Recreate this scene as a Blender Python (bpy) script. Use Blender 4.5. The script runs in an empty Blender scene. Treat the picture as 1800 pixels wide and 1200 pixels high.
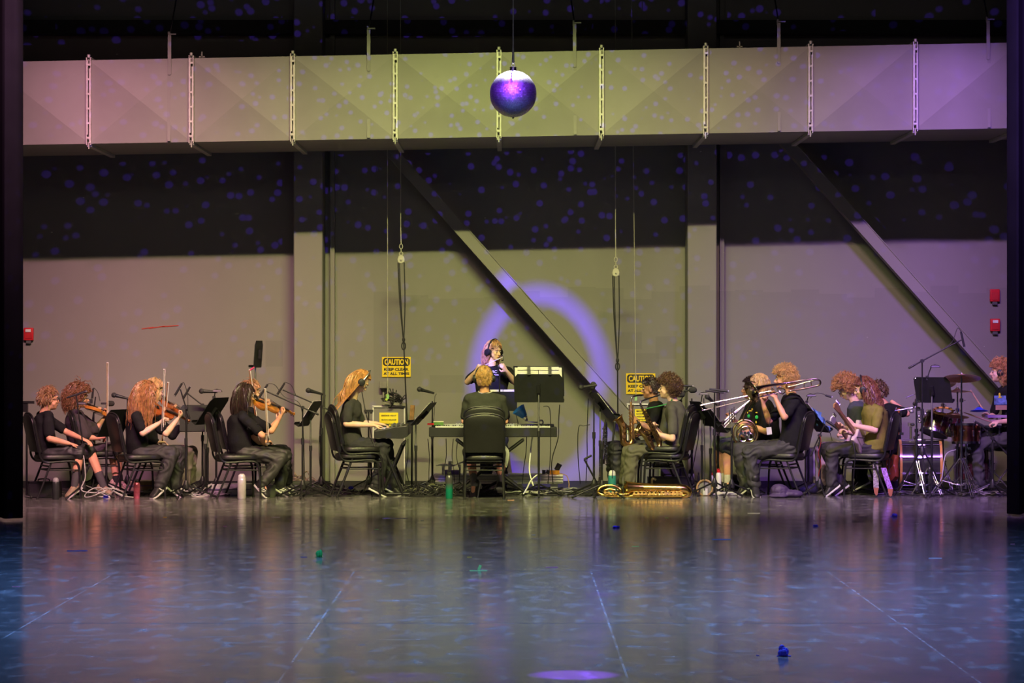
import bpy, math, random
from mathutils import Vector as V, Matrix, Quaternion
random.seed(7)
PI = math.pi
sc = bpy.context.scene
col = sc.collection
# ---------------------------------------------------------------- camera
FPX, CAMY, CAMZ = 5200.0, -34.2, 1.69
cd = bpy.data.cameras.new('camera'); cam = bpy.data.objects.new('camera', cd); col.objects.link(cam)
cam.location = (0, CAMY, CAMZ); cam.rotation_euler = (PI/2, 0, 0)
cd.sensor_width = 36.0; cd.lens = FPX/1800*36.0; cd.clip_end = 200
sc.camera = cam
sc.view_settings.view_transform = 'Standard'; sc.view_settings.look = 'None'
sc.view_settings.gamma = 1.0; sc.view_settings.use_curve_mapping = False
sc.view_settings.exposure = 0.15
# ---------------------------------------------------------------- world and lights
w = bpy.data.worlds.new('dark_hall'); sc.world = w; w.use_nodes = True
w.node_tree.nodes['Background'].inputs[0].default_value = (0.55, 0.5, 0.6, 1)
w.node_tree.nodes['Background'].inputs[1].default_value = 0.03
def aim(o, d): o.rotation_euler = V(d).to_track_quat('-Z', 'Y').to_euler()
def area(name, loc, d, sx, sy, power, colr, spread=180):
    l = bpy.data.lights.new(name, 'AREA'); l.shape = 'RECTANGLE'; l.size = sx; l.size_y = sy
    l.energy = power; l.color = colr; l.spread = math.radians(spread)
    o = bpy.data.objects.new(name, l); col.objects.link(o); o.location = loc; aim(o, d); return o
def spot(name, loc, tgt, power, colr, ang, blend=.2, rad=.03):
    l = bpy.data.lights.new(name, 'SPOT'); l.energy = power; l.color = colr
    l.spot_size = math.radians(ang); l.spot_blend = blend; l.shadow_soft_size = rad
    o = bpy.data.objects.new(name, l); col.objects.link(o); o.location = loc; aim(o, V(tgt)-V(loc)); return o
KY, KZ = -9.0, 6.85
KEY = [(-4.15, -1.6, 1.2, 90, (1.0, .38, .62)), (-2.3, -1.6, 1.2, 52, (1.0, .62, .50)), (-0.2, 0, 2.4, 112, (.93, .97, .30)),
       (2.1, 1.4, 1.2, 50, (1.0, .62, .55)), (4.3, 1.9, 1.2, 150, (.44, .18, 1.0))]
for i, (x, dx, sx, p, c) in enumerate(KEY):
    area('stage_wash_lamp', (x, KY, KZ), (dx, 6.0, -5.5), sx, .07, p*1.25, c, 66)
BY = -8.0; BZ = 1.69+435*(BY+34.2)/5200; BX = 2*(BY+34.2)/5200
rl = spot('purple_ring_beam', (-.25, -6.1, 5.74), (.335, 0, 1.22), 6400, (.12, .02, 1.0), 14.0, .42, .006); rl.scale = (1, 1.16, 1)
spot('purple_ball_beam', (-.4, -12.0, 5.9), (BX, BY, BZ), 2600, (.22, .03, 1.0), 5.2, .3, .05)
spot('ball_top_lamp', (BX+.05, BY+.5, BZ+2.5), (BX, BY, BZ+.02), 2600, (.95, .92, 1.0), 8.4, .1, .02)
for x, p, c in ((-7.5, 240, (.06, .2, 1.0)), (-3.2, 190, (.18, .42, 1.0)), (0.6, 200, (.24, .45, 1.0)), (4.2, 190, (.2, .38, 1.0)), (8.0, 240, (.08, .17, 1.0))):
    area('blue_downlight', (x, -15.0, 8.0), (0, 0, -1), 2.5, 3.0, p, c, 95)
for q in ((.318, -19.2, 15000, 3.7), (-.22, -13.3, 3500, 2.2), (.62, -14.4, 2200, 2.6), (-.55, -19.3, 2200, 4.0)):
    spot('added_floor_dot_lamp', (q[0]*.8, q[1]+.6, 7.5), (q[0], q[1], 0), q[2], (.22, .04, 1.0), q[3], .6, .03)  # overhead spots added to stand in for the ball's dots on the floor
area('house_fill', (0, -31.5, 8.5), (0, 30, -6), 9, 2, 55, (1.0, .9, .8), 120)
# dotted point lamp added behind the ball to stand in for its reflections
pl = bpy.data.lights.new('added_ball_dot_lamp', 'POINT'); pl.energy = 520; pl.color = (.14, .05, 1.0); pl.shadow_soft_size = .004
po = bpy.data.objects.new('added_ball_dot_lamp', pl); col.objects.link(po); po.location = (BX, BY+.24, BZ)
pl.use_nodes = True; nt = pl.node_tree
em = nt.nodes['Emission']; tc = nt.nodes.new('ShaderNodeTexCoord'); vo = nt.nodes.new('ShaderNodeTexVoronoi')
vo.inputs['Scale'].default_value = 52
cr = nt.nodes.new('ShaderNodeMapRange'); cr.inputs[1].default_value = .20; cr.inputs[2].default_value = .30
cr.inputs[3].default_value = 1; cr.inputs[4].default_value = 0
nt.links.new(tc.outputs['Normal'], vo.inputs['Vector']); nt.links.new(vo.outputs['Distance'], cr.inputs[0]); nt.links.new(cr.outputs[0], em.inputs['Strength'])

# ---------------------------------------------------------------- pixel <-> place
def S(Y): return FPX/(Y-CAMY)
def P(px, py, Y):
    s = S(Y); return V(((px-900)/s, Y, CAMZ-(py-600)/s))
def G(px, Y): return V(((px-900)/S(Y), Y, 0))
# ---------------------------------------------------------------- materials
MC = {}
def mat(name, c=(.5, .5, .5), rough=.5, metal=0., var=.12, nscale=18, bump=0., bscale=60, coat=0., trans=0., emit=None, sheen=0., alpha=1., spec=.5):
    if name in MC: return MC[name]
    m = bpy.data.materials.new(name); m.use_nodes = True; nt = m.node_tree; b = nt.nodes['Principled BSDF']
    b.inputs['Base Color'].default_value = (*c, 1); b.inputs['Roughness'].default_value = rough; b.inputs['Metallic'].default_value = metal
    b.inputs['Specular IOR Level'].default_value = spec
    if coat: b.inputs['Coat Weight'].default_value = coat; b.inputs['Coat Roughness'].default_value = .12
    if trans: b.inputs['Transmission Weight'].default_value = trans
    if sheen: b.inputs['Sheen Weight'].default_value = sheen
    if emit: b.inputs['Emission Color'].default_value = (*emit[0], 1); b.inputs['Emission Strength'].default_value = emit[1]
    if alpha < 1: b.inputs['Alpha'].default_value = alpha
    if var or bump:
        t = nt.nodes.new('ShaderNodeTexCoord')
    if var:
        n = nt.nodes.new('ShaderNodeTexNoise'); n.inputs['Scale'].default_value = nscale; n.inputs['Detail'].default_value = 4
        r = nt.nodes.new('ShaderNodeValToRGB')
        r.color_ramp.elements[0].position = .3; r.color_ramp.elements[1].position = .7
        r.color_ramp.elements[0].color = (*[max(0, x*(1-var)) for x in c], 1); r.color_ramp.elements[1].color = (*[min(1, x*(1+var)) for x in c], 1)
        nt.links.new(t.outputs['Object'], n.inputs['Vector']); nt.links.new(n.outputs['Fac'], r.inputs[0]); nt.links.new(r.outputs[0], b.inputs['Base Color'])
    if bump:
        n2 = nt.nodes.new('ShaderNodeTexNoise'); n2.inputs['Scale'].default_value = bscale; n2.inputs['Detail'].default_value = 3
        bp = nt.nodes.new('ShaderNodeBump'); bp.inputs['Strength'].default_value = bump; bp.inputs['Distance'].default_value = .01
        nt.links.new(t.outputs['Object'], n2.inputs['Vector']); nt.links.new(n2.outputs['Fac'], bp.inputs['Height']); nt.links.new(bp.outputs[0], b.inputs['Normal'])
    MC[name] = m; return m
black_metal = mat('black_painted_metal', (.014, .014, .016), .42, spec=.35)
black_plastic = mat('black_plastic', (.02, .02, .022), .45)
chrome = mat('chrome', (.75, .75, .78), .18, 1.)
dull_steel = mat('dull_steel', (.45, .45, .44), .4, .9)
vinyl = mat('black_vinyl', (.016, .0155, .016), .38, spec=.4, bump=.15, bscale=200)
rubber = mat('rubber', (.012, .012, .012), .7)
paper = mat('paper', (.92, .9, .86), .8, var=.04)
brass = mat('lacquered_brass', (.85, .55, .17), .22, 1., var=.15, nscale=30)
silver = mat('silver_plate', (.78, .74, .76), .2, 1.)
white_plastic = mat('white_plastic', (.75, .75, .72), .4, var=.04)
cable_black = mat('cable_jacket', (.014, .014, .015), .5)
cable_grey = mat('grey_cable_jacket', (.45, .45, .42), .5)
wood_dark = mat('dark_wood', (.02, .012, .01), .3)
# ---------------------------------------------------------------- mesh builder
def basis(d, up=V((0, 0, 1))):
    z = V(d).normalized(); up = V(up)
    if abs(z.dot(up.normalized())) > .98: up = V((1, 0, 0)) if abs(z.x) < .9 else V((0, 1, 0))
    x = up.cross(z).normalized(); y = z.cross(x); return x, y, z
class MB:
    def __init__(s): s.v = []; s.f = []; s.mi = []; s.m = 0; s.T = None
    def add(s, vs, fs):
        o = len(s.v)
        if s.T is not None: vs = [s.T @ V(q) for q in vs]
        s.v.extend([tuple(q) for q in vs]); s.f.extend([tuple(i+o for i in f) for f in fs]); s.mi.extend([s.m]*len(fs)); return s
    def box(s, c, size, R=None):
        c = V(c); hx, hy, hz = [k/2 for k in size]; vs = []
        for x in (-hx, hx):
            for y in (-hy, hy):
                for z in (-hz, hz):
                    q = V((x, y, z)); q = R @ q if R is not None else q; vs.append(c+q)
        return s.add(vs, [(0,1,3,2),(4,6,7,5),(0,4,5,1),(2,3,7,6),(0,2,6,4),(1,5,7,3)])
    def loft(s, rings, closed=True, cap=True):
        n = len(rings[0]); vs = [q for r in rings for q in r]; fs = []
        for i in range(len(rings)-1):
            for j in range(n if closed else n-1):
                k = (j+1) % n; fs.append((i*n+j, i*n+k, (i+1)*n+k, (i+1)*n+j))
        if cap: fs.append(tuple(range(n))[::-1]); fs.append(tuple((len(rings)-1)*n+j for j in range(n)))
        return s.add(vs, fs)
    def tube(s, pts, r, n=8, cap=True, up=V((0, 0, 1))):
        pts = [V(p) for p in pts]; m = len(pts)
        if not hasattr(r, '__len__'): r = [r]*m
        rings = []; px = None
        for i in range(m):
            d = pts[min(i+1, m-1)]-pts[max(i-1, 0)]
            if d.length < 1e-7: d = V((0, 0, 1))
            z = d.normalized()
            if px is None: x, y, z = basis(d, up)
            else:
                x = px - z*px.dot(z)
                if x.length < 1e-5: x = basis(d)[0]
                x.normalize(); y = z.cross(x)
            px = x
            rings.append([pts[i]+(x*math.cos(2*PI*j/n)+y*math.sin(2*PI*j/n))*r[i] for j in range(n)])
        return s.loft(rings, True, cap)
    def cyl(s, a, b, r, r2=None, n=12): return s.tube([a, b], [r, r if r2 is None else r2], n)
    def ell(s, c, r, ax=None, n=12, m=8):
        c = V(c); r = V(r) if hasattr(r, '__len__') else V((r, r, r))
        X, Y, Z = ax if ax else (V((1,0,0)), V((0,1,0)), V((0,0,1)))
        vs = [c-Z*r.z]
        for i in range(1, m):
            t = -PI/2+PI*i/m
            for j in range(n):
                a = 2*PI*j/n; vs.append(c+X*r.x*math.cos(t)*math.cos(a)+Y*r.y*math.cos(t)*math.sin(a)+Z*r.z*math.sin(t))
        vs.append(c+Z*r.z); fs = []
        for j in range(n): fs.append((0, 1+(j+1) % n, 1+j))
        for i in range(m-2):
            for j in range(n): k = (j+1) % n; fs.append((1+i*n+j, 1+i*n+k, 1+(i+1)*n+k, 1+(i+1)*n+j))
        L = len(vs)-1
        for j in range(n): fs.append((L, 1+(m-2)*n+j, 1+(m-2)*n+(j+1) % n))
        return s.add(vs, fs)
    def cap(s, a, b, ra, rb=None, n=10):                       # tapered capsule
        a, b = V(a), V(b); rb = ra if rb is None else rb; d = b-a
        if d.length < 1e-5: return s.ell(a, ra)
        z = d.normalized(); pts = [a-z*ra*.97, a-z*ra*.7, a-z*ra*.35, a, b, b+z*rb*.35, b+z*rb*.7, b+z*rb*.97]
        return s.tube(pts, [ra*.2, ra*.72, ra*.94, ra, rb, rb*.94, rb*.72, rb*.2], n)
    def lathe(s, prof, o=(0,0,0), ax=(0,0,1), n=20, cap=True):
        o = V(o); x, y, z = basis(ax)
        rings = [[o+z*h+(x*math.cos(2*PI*j/n)+y*math.sin(2*PI*j/n))*max(r, 1e-4) for j in range(n)] for r, h in prof]
        return s.loft(rings, True, cap)
    def prism(s, poly, o, X, Y, Z, th):
        o, X, Y, Z = V(o), V(X), V(Y), V(Z); n = len(poly)
        a = [o+X*p[0]+Y*p[1]-Z*th/2 for p in poly]; b = [q+Z*th for q in a]
        fs = [tuple(range(n))[::-1], tuple(range(n, 2*n))]+[(i, (i+1) % n, n+(i+1) % n, n+i) for i in range(n)]
        return s.add(a+b, fs)
    def torus(s, c, ax, R, r, n=28, m=8, a0=0, a1=2*PI, up=V((0,0,1)), sy=1.):
        x, y, z = basis(ax, up); full = abs(a1-a0-2*PI) < 1e-4
        k = n+1
        pts = [V(c)+x*R*math.cos(a0+(a1-a0)*i/n)+y*R*sy*math.sin(a0+(a1-a0)*i/n) for i in range(k)]
        return s.tube(pts, r, m, not full, up=z)
    def build(s, name, m, parent=None, local=False, smooth=True):
        me = bpy.data.meshes.new(name); vs = s.v
        if parent is not None and not local:
            inv = wmat(parent).inverted(); vs = [inv @ V(q) for q in vs]
        me.from_pydata([tuple(q) for q in vs], [], s.f); me.update()
        ms = m if isinstance(m, (list, tuple)) else [m]
        for q in ms: me.materials.append(q)
        if len(ms) > 1: me.polygons.foreach_set('material_index', s.mi)
        if smooth:
            me.polygons.foreach_set('use_smooth', [True]*len(me.polygons))
            try: me.set_sharp_from_angle(angle=math.radians(40))
            except Exception: pass
        o = bpy.data.objects.new(name, me); col.objects.link(o)
        if parent is not None: o.parent = parent
        return o
def wmat(o):
    m = o.matrix_basis.copy()
    if o.rotation_mode == 'XYZ': m = Matrix.LocRotScale(o.location, o.rotation_euler, o.scale)
    return (wmat(o.parent) @ m) if o.parent else m
def tag(o, label=None, cat=None, group=None, kind=None):
    if label: o['label'] = label
    if cat: o['category'] = cat
    if group: o['group'] = group
    if kind: o['kind'] = kind
    return o
def thing(name, label, cat, loc=(0,0,0), rz=0, group=None):
    o = bpy.data.objects.new(name, None); col.objects.link(o); o.empty_display_size = .05
    o.location = loc; o.rotation_euler = (0, 0, rz); return tag(o, label, cat, group)
def kids(o): return [c for c in bpy.data.objects if c.parent == o]
def dup(o, parent=None):
    c = o.copy(); col.objects.link(c)
    if parent is not None: c.parent = parent
    for ch in kids(o): dup(ch, c)
    return c
def bez(p, n=12):                                              # Catmull-Rom through points
    p = [V(q) for q in p]; out = []
    for i in range(len(p)-1):
        a, b, c, d = p[max(i-1, 0)], p[i], p[i+1], p[min(i+2, len(p)-1)]
        for k in range(n):
            t = k/n; out.append(.5*((2*b)+(c-a)*t+(2*a-5*b+4*c-d)*t*t+(3*b-3*c+d-a)*t**3))
    out.append(p[-1]); return out
def rotm(ax, a): return Matrix.Rotation(a, 3, V(ax))
def beveled(o, wd=.004, seg=2):
    m = o.modifiers.new('bevel', 'BEVEL'); m.width = wd; m.segments = seg; m.limit_method = 'ANGLE'; return o
# ================================================================ SETTING
def nodes_mat(name):
    m = bpy.data.materials.new(name); m.use_nodes = True; return m, m.node_tree, m.node_tree.nodes['Principled BSDF']
def N(nt, t, **kw):
    n = nt.nodes.new(t)
    for k, v in kw.items():
        if k in n.inputs.keys(): n.inputs[k].default_value = v
        else: setattr(n, k, v)
    return n
def mth(nt, op, a, b=None, c=None):
    n = nt.nodes.new('ShaderNodeMath'); n.operation = op
    for i, q in enumerate((a, b, c)):
        if q is None: continue
        if isinstance(q, (int, float)): n.inputs[i].default_value = q
        else: nt.links.new(q, n.inputs[i])
    return n.outputs[0]
def mixc(nt, f, a, b):
    n = nt.nodes.new('ShaderNodeMix'); n.data_type = 'RGBA'
    for i, q in ((0, f), (6, a), (7, b)):
        if isinstance(q, (int, float)): n.inputs[i].default_value = q
        elif isinstance(q, tuple): n.inputs[i].default_value = (*q, 1)
        else: nt.links.new(q, n.inputs[i])
    return n.outputs[2]
def wall_material():
    m, nt, b = nodes_mat('grey_wall_paint')
    tc = N(nt, 'ShaderNodeTexCoord'); sp = N(nt, 'ShaderNodeSeparateXYZ'); nt.links.new(tc.outputs['Object'], sp.inputs[0])
    X, Z = sp.outputs[0], sp.outputs[2]
    n1 = N(nt, 'ShaderNodeTexNoise', Scale=1.3, Detail=5.); nt.links.new(tc.outputs['Object'], n1.inputs[0])
    base = mixc(nt, n1.outputs[0], (.205, .195, .18), (.245, .235, .22))
    # roller-painted lower band with a stepped top edge
    cellx = mth(nt, 'FLOOR', mth(nt, 'MULTIPLY', X, 3.1))
    wn = N(nt, 'ShaderNodeTexWhiteNoise', noise_dimensions='1D'); nt.links.new(cellx, wn.inputs['W'])
    edge = mth(nt, 'ADD', 2.18, mth(nt, 'MULTIPLY', wn.outputs[0], .16))
    n2 = N(nt, 'ShaderNodeTexNoise', Scale=.45); nt.links.new(tc.outputs['Object'], n2.inputs[0])
    band = mth(nt, 'MULTIPLY', mth(nt, 'LESS_THAN', Z, edge), mth(nt, 'GREATER_THAN', X, -1.6))
    base = mixc(nt, mth(nt, 'MULTIPLY', band, .22), base, (.12, .115, .11))
    # repaired squares
    for (cx, cz, w_, h_) in ((1.78, 1.62, .24, .26), (1.55, 1.38, .3, .35), (-2.75, 1.55, .2, .3), (-.75, 1.2, .4, .2), (1.35, 1.7, .3, .2)):
        a = mth(nt, 'LESS_THAN', mth(nt, 'ABSOLUTE', mth(nt, 'SUBTRACT', X, cx)), w_/2)
        c = mth(nt, 'LESS_THAN', mth(nt, 'ABSOLUTE', mth(nt, 'SUBTRACT', Z, cz)), h_/2)
        base = mixc(nt, mth(nt, 'MULTIPLY', mth(nt, 'MULTIPLY', a, c), .25), base, (.12, .115, .11))
    # tiny chips and scratches
    v = N(nt, 'ShaderNodeTexVoronoi', Scale=1.7); mp = N(nt, 'ShaderNodeMapping'); mp.inputs['Scale'].default_value = (1, 1, 2.2)
    nt.links.new(tc.outputs['Object'], mp.inputs[0]); nt.links.new(mp.outputs[0], v.inputs[0])
    base = mixc(nt, mth(nt, 'LESS_THAN', v.outputs['Distance'], .02), base, (.6, .58, .52))
    nt.links.new(base, b.inputs['Base Color']); b.inputs['Roughness'].default_value = .62
    nb = N(nt, 'ShaderNodeTexNoise', Scale=90.); nt.links.new(tc.outputs['Object'], nb.inputs[0])
    bp = N(nt, 'ShaderNodeBump', Strength=.12, Distance=.004); nt.links.new(nb.outputs[0], bp.inputs['Height']); nt.links.new(bp.outputs[0], b.inputs['Normal'])
    return m
wallm = wall_material()
def floor_material():
    m, nt, b = nodes_mat('scuffed_stage_floor')
    tc = N(nt, 'ShaderNodeTexCoord'); sp = N(nt, 'ShaderNodeSeparateXYZ'); nt.links.new(tc.outputs['Object'], sp.inputs[0])
    X, Y = sp.outputs[0], sp.outputs[1]
    def noise(scale, map_, det=6., dist=0.):
        mp = N(nt, 'ShaderNodeMapping'); mp.inputs['Scale'].default_value = map_; nt.links.new(tc.outputs['Object'], mp.inputs[0])
        n = N(nt, 'ShaderNodeTexNoise', Scale=scale, Detail=det, Distortion=dist); nt.links.new(mp.outputs[0], n.inputs[0]); return n.outputs[0]
    def ramp(x, a, c):
        r = N(nt, 'ShaderNodeMapRange'); nt.links.new(x, r.inputs[0]); r.inputs[1].default_value = a; r.inputs[2].default_value = c; return r.outputs[0]
    big = noise(.5, (1, 1, 1)); base = mixc(nt, big, (.085, .083, .08), (.15, .145, .14))
    sc1 = ramp(noise(2.2, (1, .7, 1), 12., .4), .56, .74)
    sc2 = ramp(noise(9., (1, .34, 1), 12., .25), .54, .70)
    sc3 = ramp(noise(4., (.6, 1.2, 1), 12., .6), .63, .70)
    scf = mth(nt, 'MINIMUM', mth(nt, 'ADD', mth(nt, 'MULTIPLY', sc1, .35), mth(nt, 'ADD', mth(nt, 'MULTIPLY', sc2, .55), mth(nt, 'MULTIPLY', sc3, .4))), 1.)
    base = mixc(nt, scf, base, (.34, .34, .34))
    # board seams
    def line(coord, pos, wd): return mth(nt, 'LESS_THAN', mth(nt, 'ABSOLUTE', mth(nt, 'SUBTRACT', coord, pos)), wd)
    seam = None
    for q in (-12.4, -16.45): 
        l = line(Y, q, .012); seam = l if seam is None else mth(nt, 'MAXIMUM', seam, l)
    xs = None
    for q in (-2.9, -1.16, .58, 2.32, 4.06, -4.64):
        l = line(X, q, .006); xs = l if xs is None else mth(nt, 'MAXIMUM', xs, l)
    xs = mth(nt, 'MULTIPLY', xs, mth(nt, 'LESS_THAN', Y, -12.4))
    seam = mth(nt, 'MULTIPLY', seam, ramp(noise(2., (1, 1, 1)), .30, .62))
    base = mixc(nt, seam, base, (.012, .012, .02))
    base = mixc(nt, mth(nt, 'MULTIPLY', xs, ramp(noise(3., (1, 1, 1)), .35, .6)), base, (.42, .42, .42))
    nt.links.new(base, b.inputs['Base Color'])
    rr = N(nt, 'ShaderNodeMapRange'); nt.links.new(noise(3., (1, 1, 1)), rr.inputs[0]); rr.inputs[1].default_value = .3; rr.inputs[2].default_value = .7
    rr.inputs[3].default_value = .11; rr.inputs[4].default_value = .18
    nt.links.new(mth(nt, 'ADD', mth(nt, 'ADD', rr.outputs[0], mth(nt, 'MULTIPLY', scf, .12)), mth(nt, 'MULTIPLY', seam, .5)), b.inputs['Roughness'])
    bp = N(nt, 'ShaderNodeBump', Strength=.05, Distance=.002); nt.links.new(noise(2.5, (1, 1., 1), 3.), bp.inputs['Height']); nt.links.new(bp.outputs[0], b.inputs['Normal'])
    return m
def struct(name, mb, m, **kw):
    o = mb.build(name, m, **kw); o['kind'] = 'structure'; return o
HW = 9.5
struct('floor', MB().box((0, -17, -.1), (2*HW+2, 36, .2)), floor_material())
struct('wall_back', MB().box((0, .1, 4.5), (2*HW, .2, 9.4)), wallm)
darkwall = mat('dark_side_wall', (.03, .03, .032), .8)
struct('wall_left', MB().box((-HW, -6, 4.5), (.2, 12.4, 9.4)), darkwall)
struct('wall_right', MB().box((HW, -6, 4.5), (.2, 12.4, 9.4)), darkwall)
struct('ceiling', MB().box((0, -6, 9.3), (2*HW, 12.6, .2)), darkwall)
struct('baseboard_back', MB().box((0, -.012, .04), (2*HW, .024, .08)), mat('black_rubber_base', (.014, .014, .016), .45))
# columns
for nm, x0, x1 in (('trim_1', 516, 567), ('trim_2', 1208.5, 1260)):
    a, b_ = G(x0, -.5).x, G(x1, -.5).x
    o = struct(nm, MB().box(((a+b_)/2, -.25, 4.5), (b_-a, .5, 9.)), wallm); beveled(o, .012)
for nm, x0 in (('trim_3', 516), ('trim_4', 1208.5)):    # narrower flange beside each column
    a = G(x0, -.5).x
    struct(nm, MB().box((a+.42, -.06, 4.5), (.05, .12, 9.)), wallm)
struct('trim_5', MB().box((0, -.12, 5.30), (2*HW, .24, .16)), darkwall)
# diagonal braces
def brace(name, a, b_, w_, d_):
    a, b_ = V(a), V(b_); dr = (b_-a).normalized(); side = V((dr.z, 0, -dr.x)); side = side if side.x > 0 else -side
    mb = MB(); c = (a+b_)/2; L = (b_-a).length
    R = Matrix((side, V((0, 1, 0)), dr)).transposed()
    mb.box(c, (w_, .02, L), R); mb.box(c+side*(w_/2-.006)+V((0, d_/2, 0)), (.012, d_, L), R); mb.box(c-side*(w_/2-.006)+V((0, d_/2, 0)), (.012, d_, L), R)
    mb.box(c+side*(w_/2-.003)+V((0, -.014, 0)), (.009, .022, L), R)
    o = struct(name, mb, wallm, smooth=False); return o
yb = -.46
def mid(y, e0, e1): return e0[0]+(y-e0[1])*(e1[0]-e0[0])/(e1[1]-e0[1])
def bp(y, L0, L1, R0, R1): return (mid(y, L0, L1)+mid(y, R0, R1))/2
LA = ((815, 421.7), (1033, 667)); RA = ((836.7, 420), (1085, 697))
LB = ((1511, 406), (1742, 668)); RB = ((1533, 404), (1742, 635))
brace('trim_6', P(bp(150, *LA, *RA), 150, yb), P(bp(845, *LA, *RA), 845, yb), .135, .2)
brace('trim_7', P(bp(150, *LB, *RB), 150, yb), P(bp(800, *LB, *RB), 800, yb), .13, .2)
# ---------------------------------------------------------------- air duct
dy0, dy1 = -2.5, -.62
def dtop(x): return 108-.0190*(x-39)
def dbot(x): return 254.5-.0168*(x-39)
XS = [-205, -24, 157, 337, 515, 695, 877, 1057, 1240, 1424, 1608, 1792, 1975]
ductm = mat('cream_duct_paint', (.26, .255, .23), .55, var=.05, nscale=3, bump=.05, bscale=8)
duct = thing('air_duct', 'long cream rectangular air duct with cross-creased panels spanning the back wall', 'duct', P(900, dbot(900), -1.5))
for i in range(len(XS)-1):
    a, b_ = XS[i], XS[i+1]; mb = MB()
    f = [P(a, dbot(a), dy0), P(b_, dbot(b_), dy0), P(b_, dtop(b_), dy0), P(a, dtop(a), dy0)]
    k = [V((q.x, dy1, q.z)) for q in f]; c = sum(f, V())/4+V((0, -.055, 0))
    mb.add(f+[c]+k, [(0,1,4),(1,2,4),(2,3,4),(3,0,4),(0,5,6,1),(3,2,7,8),(5,8,7,6),(0,3,8,5),(1,6,7,2)])
    mb.build('duct_section', ductm, duct, smooth=False)
flm = mat('galvanised_flange', (.52, .52, .46), .45, .3)
for x in XS[1:-1]:
    a, b_ = P(x, dtop(x)-4, dy0), P(x, dbot(x)+3, dy0); mb = MB(); L = (a.z-b_.z); c = (a+b_)/2
    for sx in (-.022, .022): mb.box(c+V((sx, -.03, 0)), (.008, .06, L))
    for sx in (-.012, .014): mb.box(c+V((sx, -.035, -.05 if sx > 0 else .04)), (.012, .075, L-.14))
    for q in range(6): mb.box(c+V((0, -.062, -L/2+L*(q+.5)/6)), (.05, .012, .02))
    mb.cyl(a+V((0, -.05, .0)), a+V((0, -.05, .03)), .016)
    mb.box(V((c.x, (dy0+dy1)/2, b_.z+.0)), (.05, dy1-dy0, .03)); mb.box(V((c.x, (dy0+dy1)/2, a.z-.01)), (.05, dy1-dy0, .03))
    mb.cyl(b_+V((0, -.04, .03)), b_+V((0, -.04, -.04)), .007)
    mb.build('duct_flange', flm, duct, smooth=False)
for x, yt, xb in ((298, 62, 296), (648, 52, 648), (1010, 42, 1012), (1369, 40, 1370), (1737, 36, 1740)):
    mb = MB(); a = P(x, yt, dy0-.03); t = P(x, dtop(x)+28, dy0-.03); b_ = P(xb, dbot(x)-2, dy0-.006)
    mb.box((a+t)/2, (.036, .012, a.z-t.z))
    mb.box((t+b_)/2+V((0, -.004, 0)), (.034, .008, t.z-b_.z))
    mb.cyl(a+V((-.01, .02, -.02)), a+V((-.01, .02, .04)), .012); mb.box(a+V((.03, .01, .012)), (.08, .05, .012))
    mb.cyl(t+V((0, -.01, 0)), t+V((0, 0, 0)), .008); mb.cyl(b_+V((0, -.015, .02)), b_+V((0, 0, .02)), .008)
    mb.build('hanger_strap', ductm, duct, smooth=False)
    MB().cyl(a+V((0, .02, .0)), a+V((.28 if x < 900 else -.25, .5, 1.9)), .008).build('hanger_rod', black_metal, duct)
for x in (355, 1300, 880, 598):     # little brackets on the duct edge
    p = P(x, dtop(x)-2, dy0+.1) if x in (355, 1300) else P(x, dbot(x)+10, -1.2)
    MB().box(p+V((0, 0, .02)), (.012, .03, .07)).box(p, (.06, .03, .012)).build('duct_bracket', ductm, duct)
# ---------------------------------------------------------------- stage drapes
velvet = mat('black_velvet', (.004, .0045, .006), .95, spec=.04, var=.2, nscale=3)
def drape(x0, x1, Y, name, label, z0=.02, z1=7.5, amp=.09, waves=9):
    n = 120; t = thing(name, label, 'curtain', ((x0+x1)/2, Y, 0)); rings = []
    random.seed(int(abs(x0)*10)); ph = [random.uniform(0, 6) for _ in range(4)]
    for k in range(13):
        z = z0+(z1-z0)*(k/12)**1.6; r = []; 
        A = amp*(1+.25*(1-k/12))
        for j in range(n+1):
            u = j/n; off = A*(math.sin(u*waves*2*PI+ph[0]+.12*math.sin(z*.7))+.35*math.sin(u*waves*4.3*PI+ph[1]+z*.2))
            r.append(V((x0+(x1-x0)*u, Y+off, z)))
        back = [q+V((0, .03, 0)) for q in reversed(r)]; rings.append(r+back)
    mb = MB(); mb.loft(rings, True, True); mb.build('curtain_cloth', velvet, t)
    mb = MB(); mb.loft([[q+V((0, -.006, 0)) for q in rings[0]], [q+V((0, -.006, .13)) for q in rings[0]]], True, True); mb.build('bottom_hem', velvet, t)
    return t
ea, eb = G(39, -6.2).x, G(1771, -5.5).x
drape(ea-2.6, ea, -6.2, 'stage_curtain', 'black velvet side curtain hanging along the left edge', waves=8)
drape(eb, eb+2.6, -5.5, 'stage_curtain', 'black velvet side curtain hanging along the right edge beside the drummer', waves=8)
# unseen black panels added above the stage to cut the wash lamps
def ringE0(c, X, Y_, a, b__, n=32): return [c+X*a*math.cos(2*PI*j/n)+Y_*b__*math.sin(2*PI*j/n) for j in range(n)]
bd = mat('black_light_blocker', (.006, .006, .006), .95)
struct('added_blocker_upper', MB().box((0, -8.0, 6.57+1.2), (2*HW, .02, 2.4)), bd)
struct('added_blocker_lower', MB().box((0, -8.6, 6.03-.55), (2*HW, .02, 1.1)), bd)
L0 = V((-.25, -6.1, 5.74)); Ld = (V((.335, 0, 1.22))-L0).normalized(); bx_, by_, bz_ = basis(Ld)
struct('added_ring_disc', MB().loft([ringE0(L0+Ld*(.6+.004*k), bx_, by_, .050, .062) for k in (0, 1)]), bd)  # unseen disc added to darken the ring centre, replacing the ball's shadow
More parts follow.
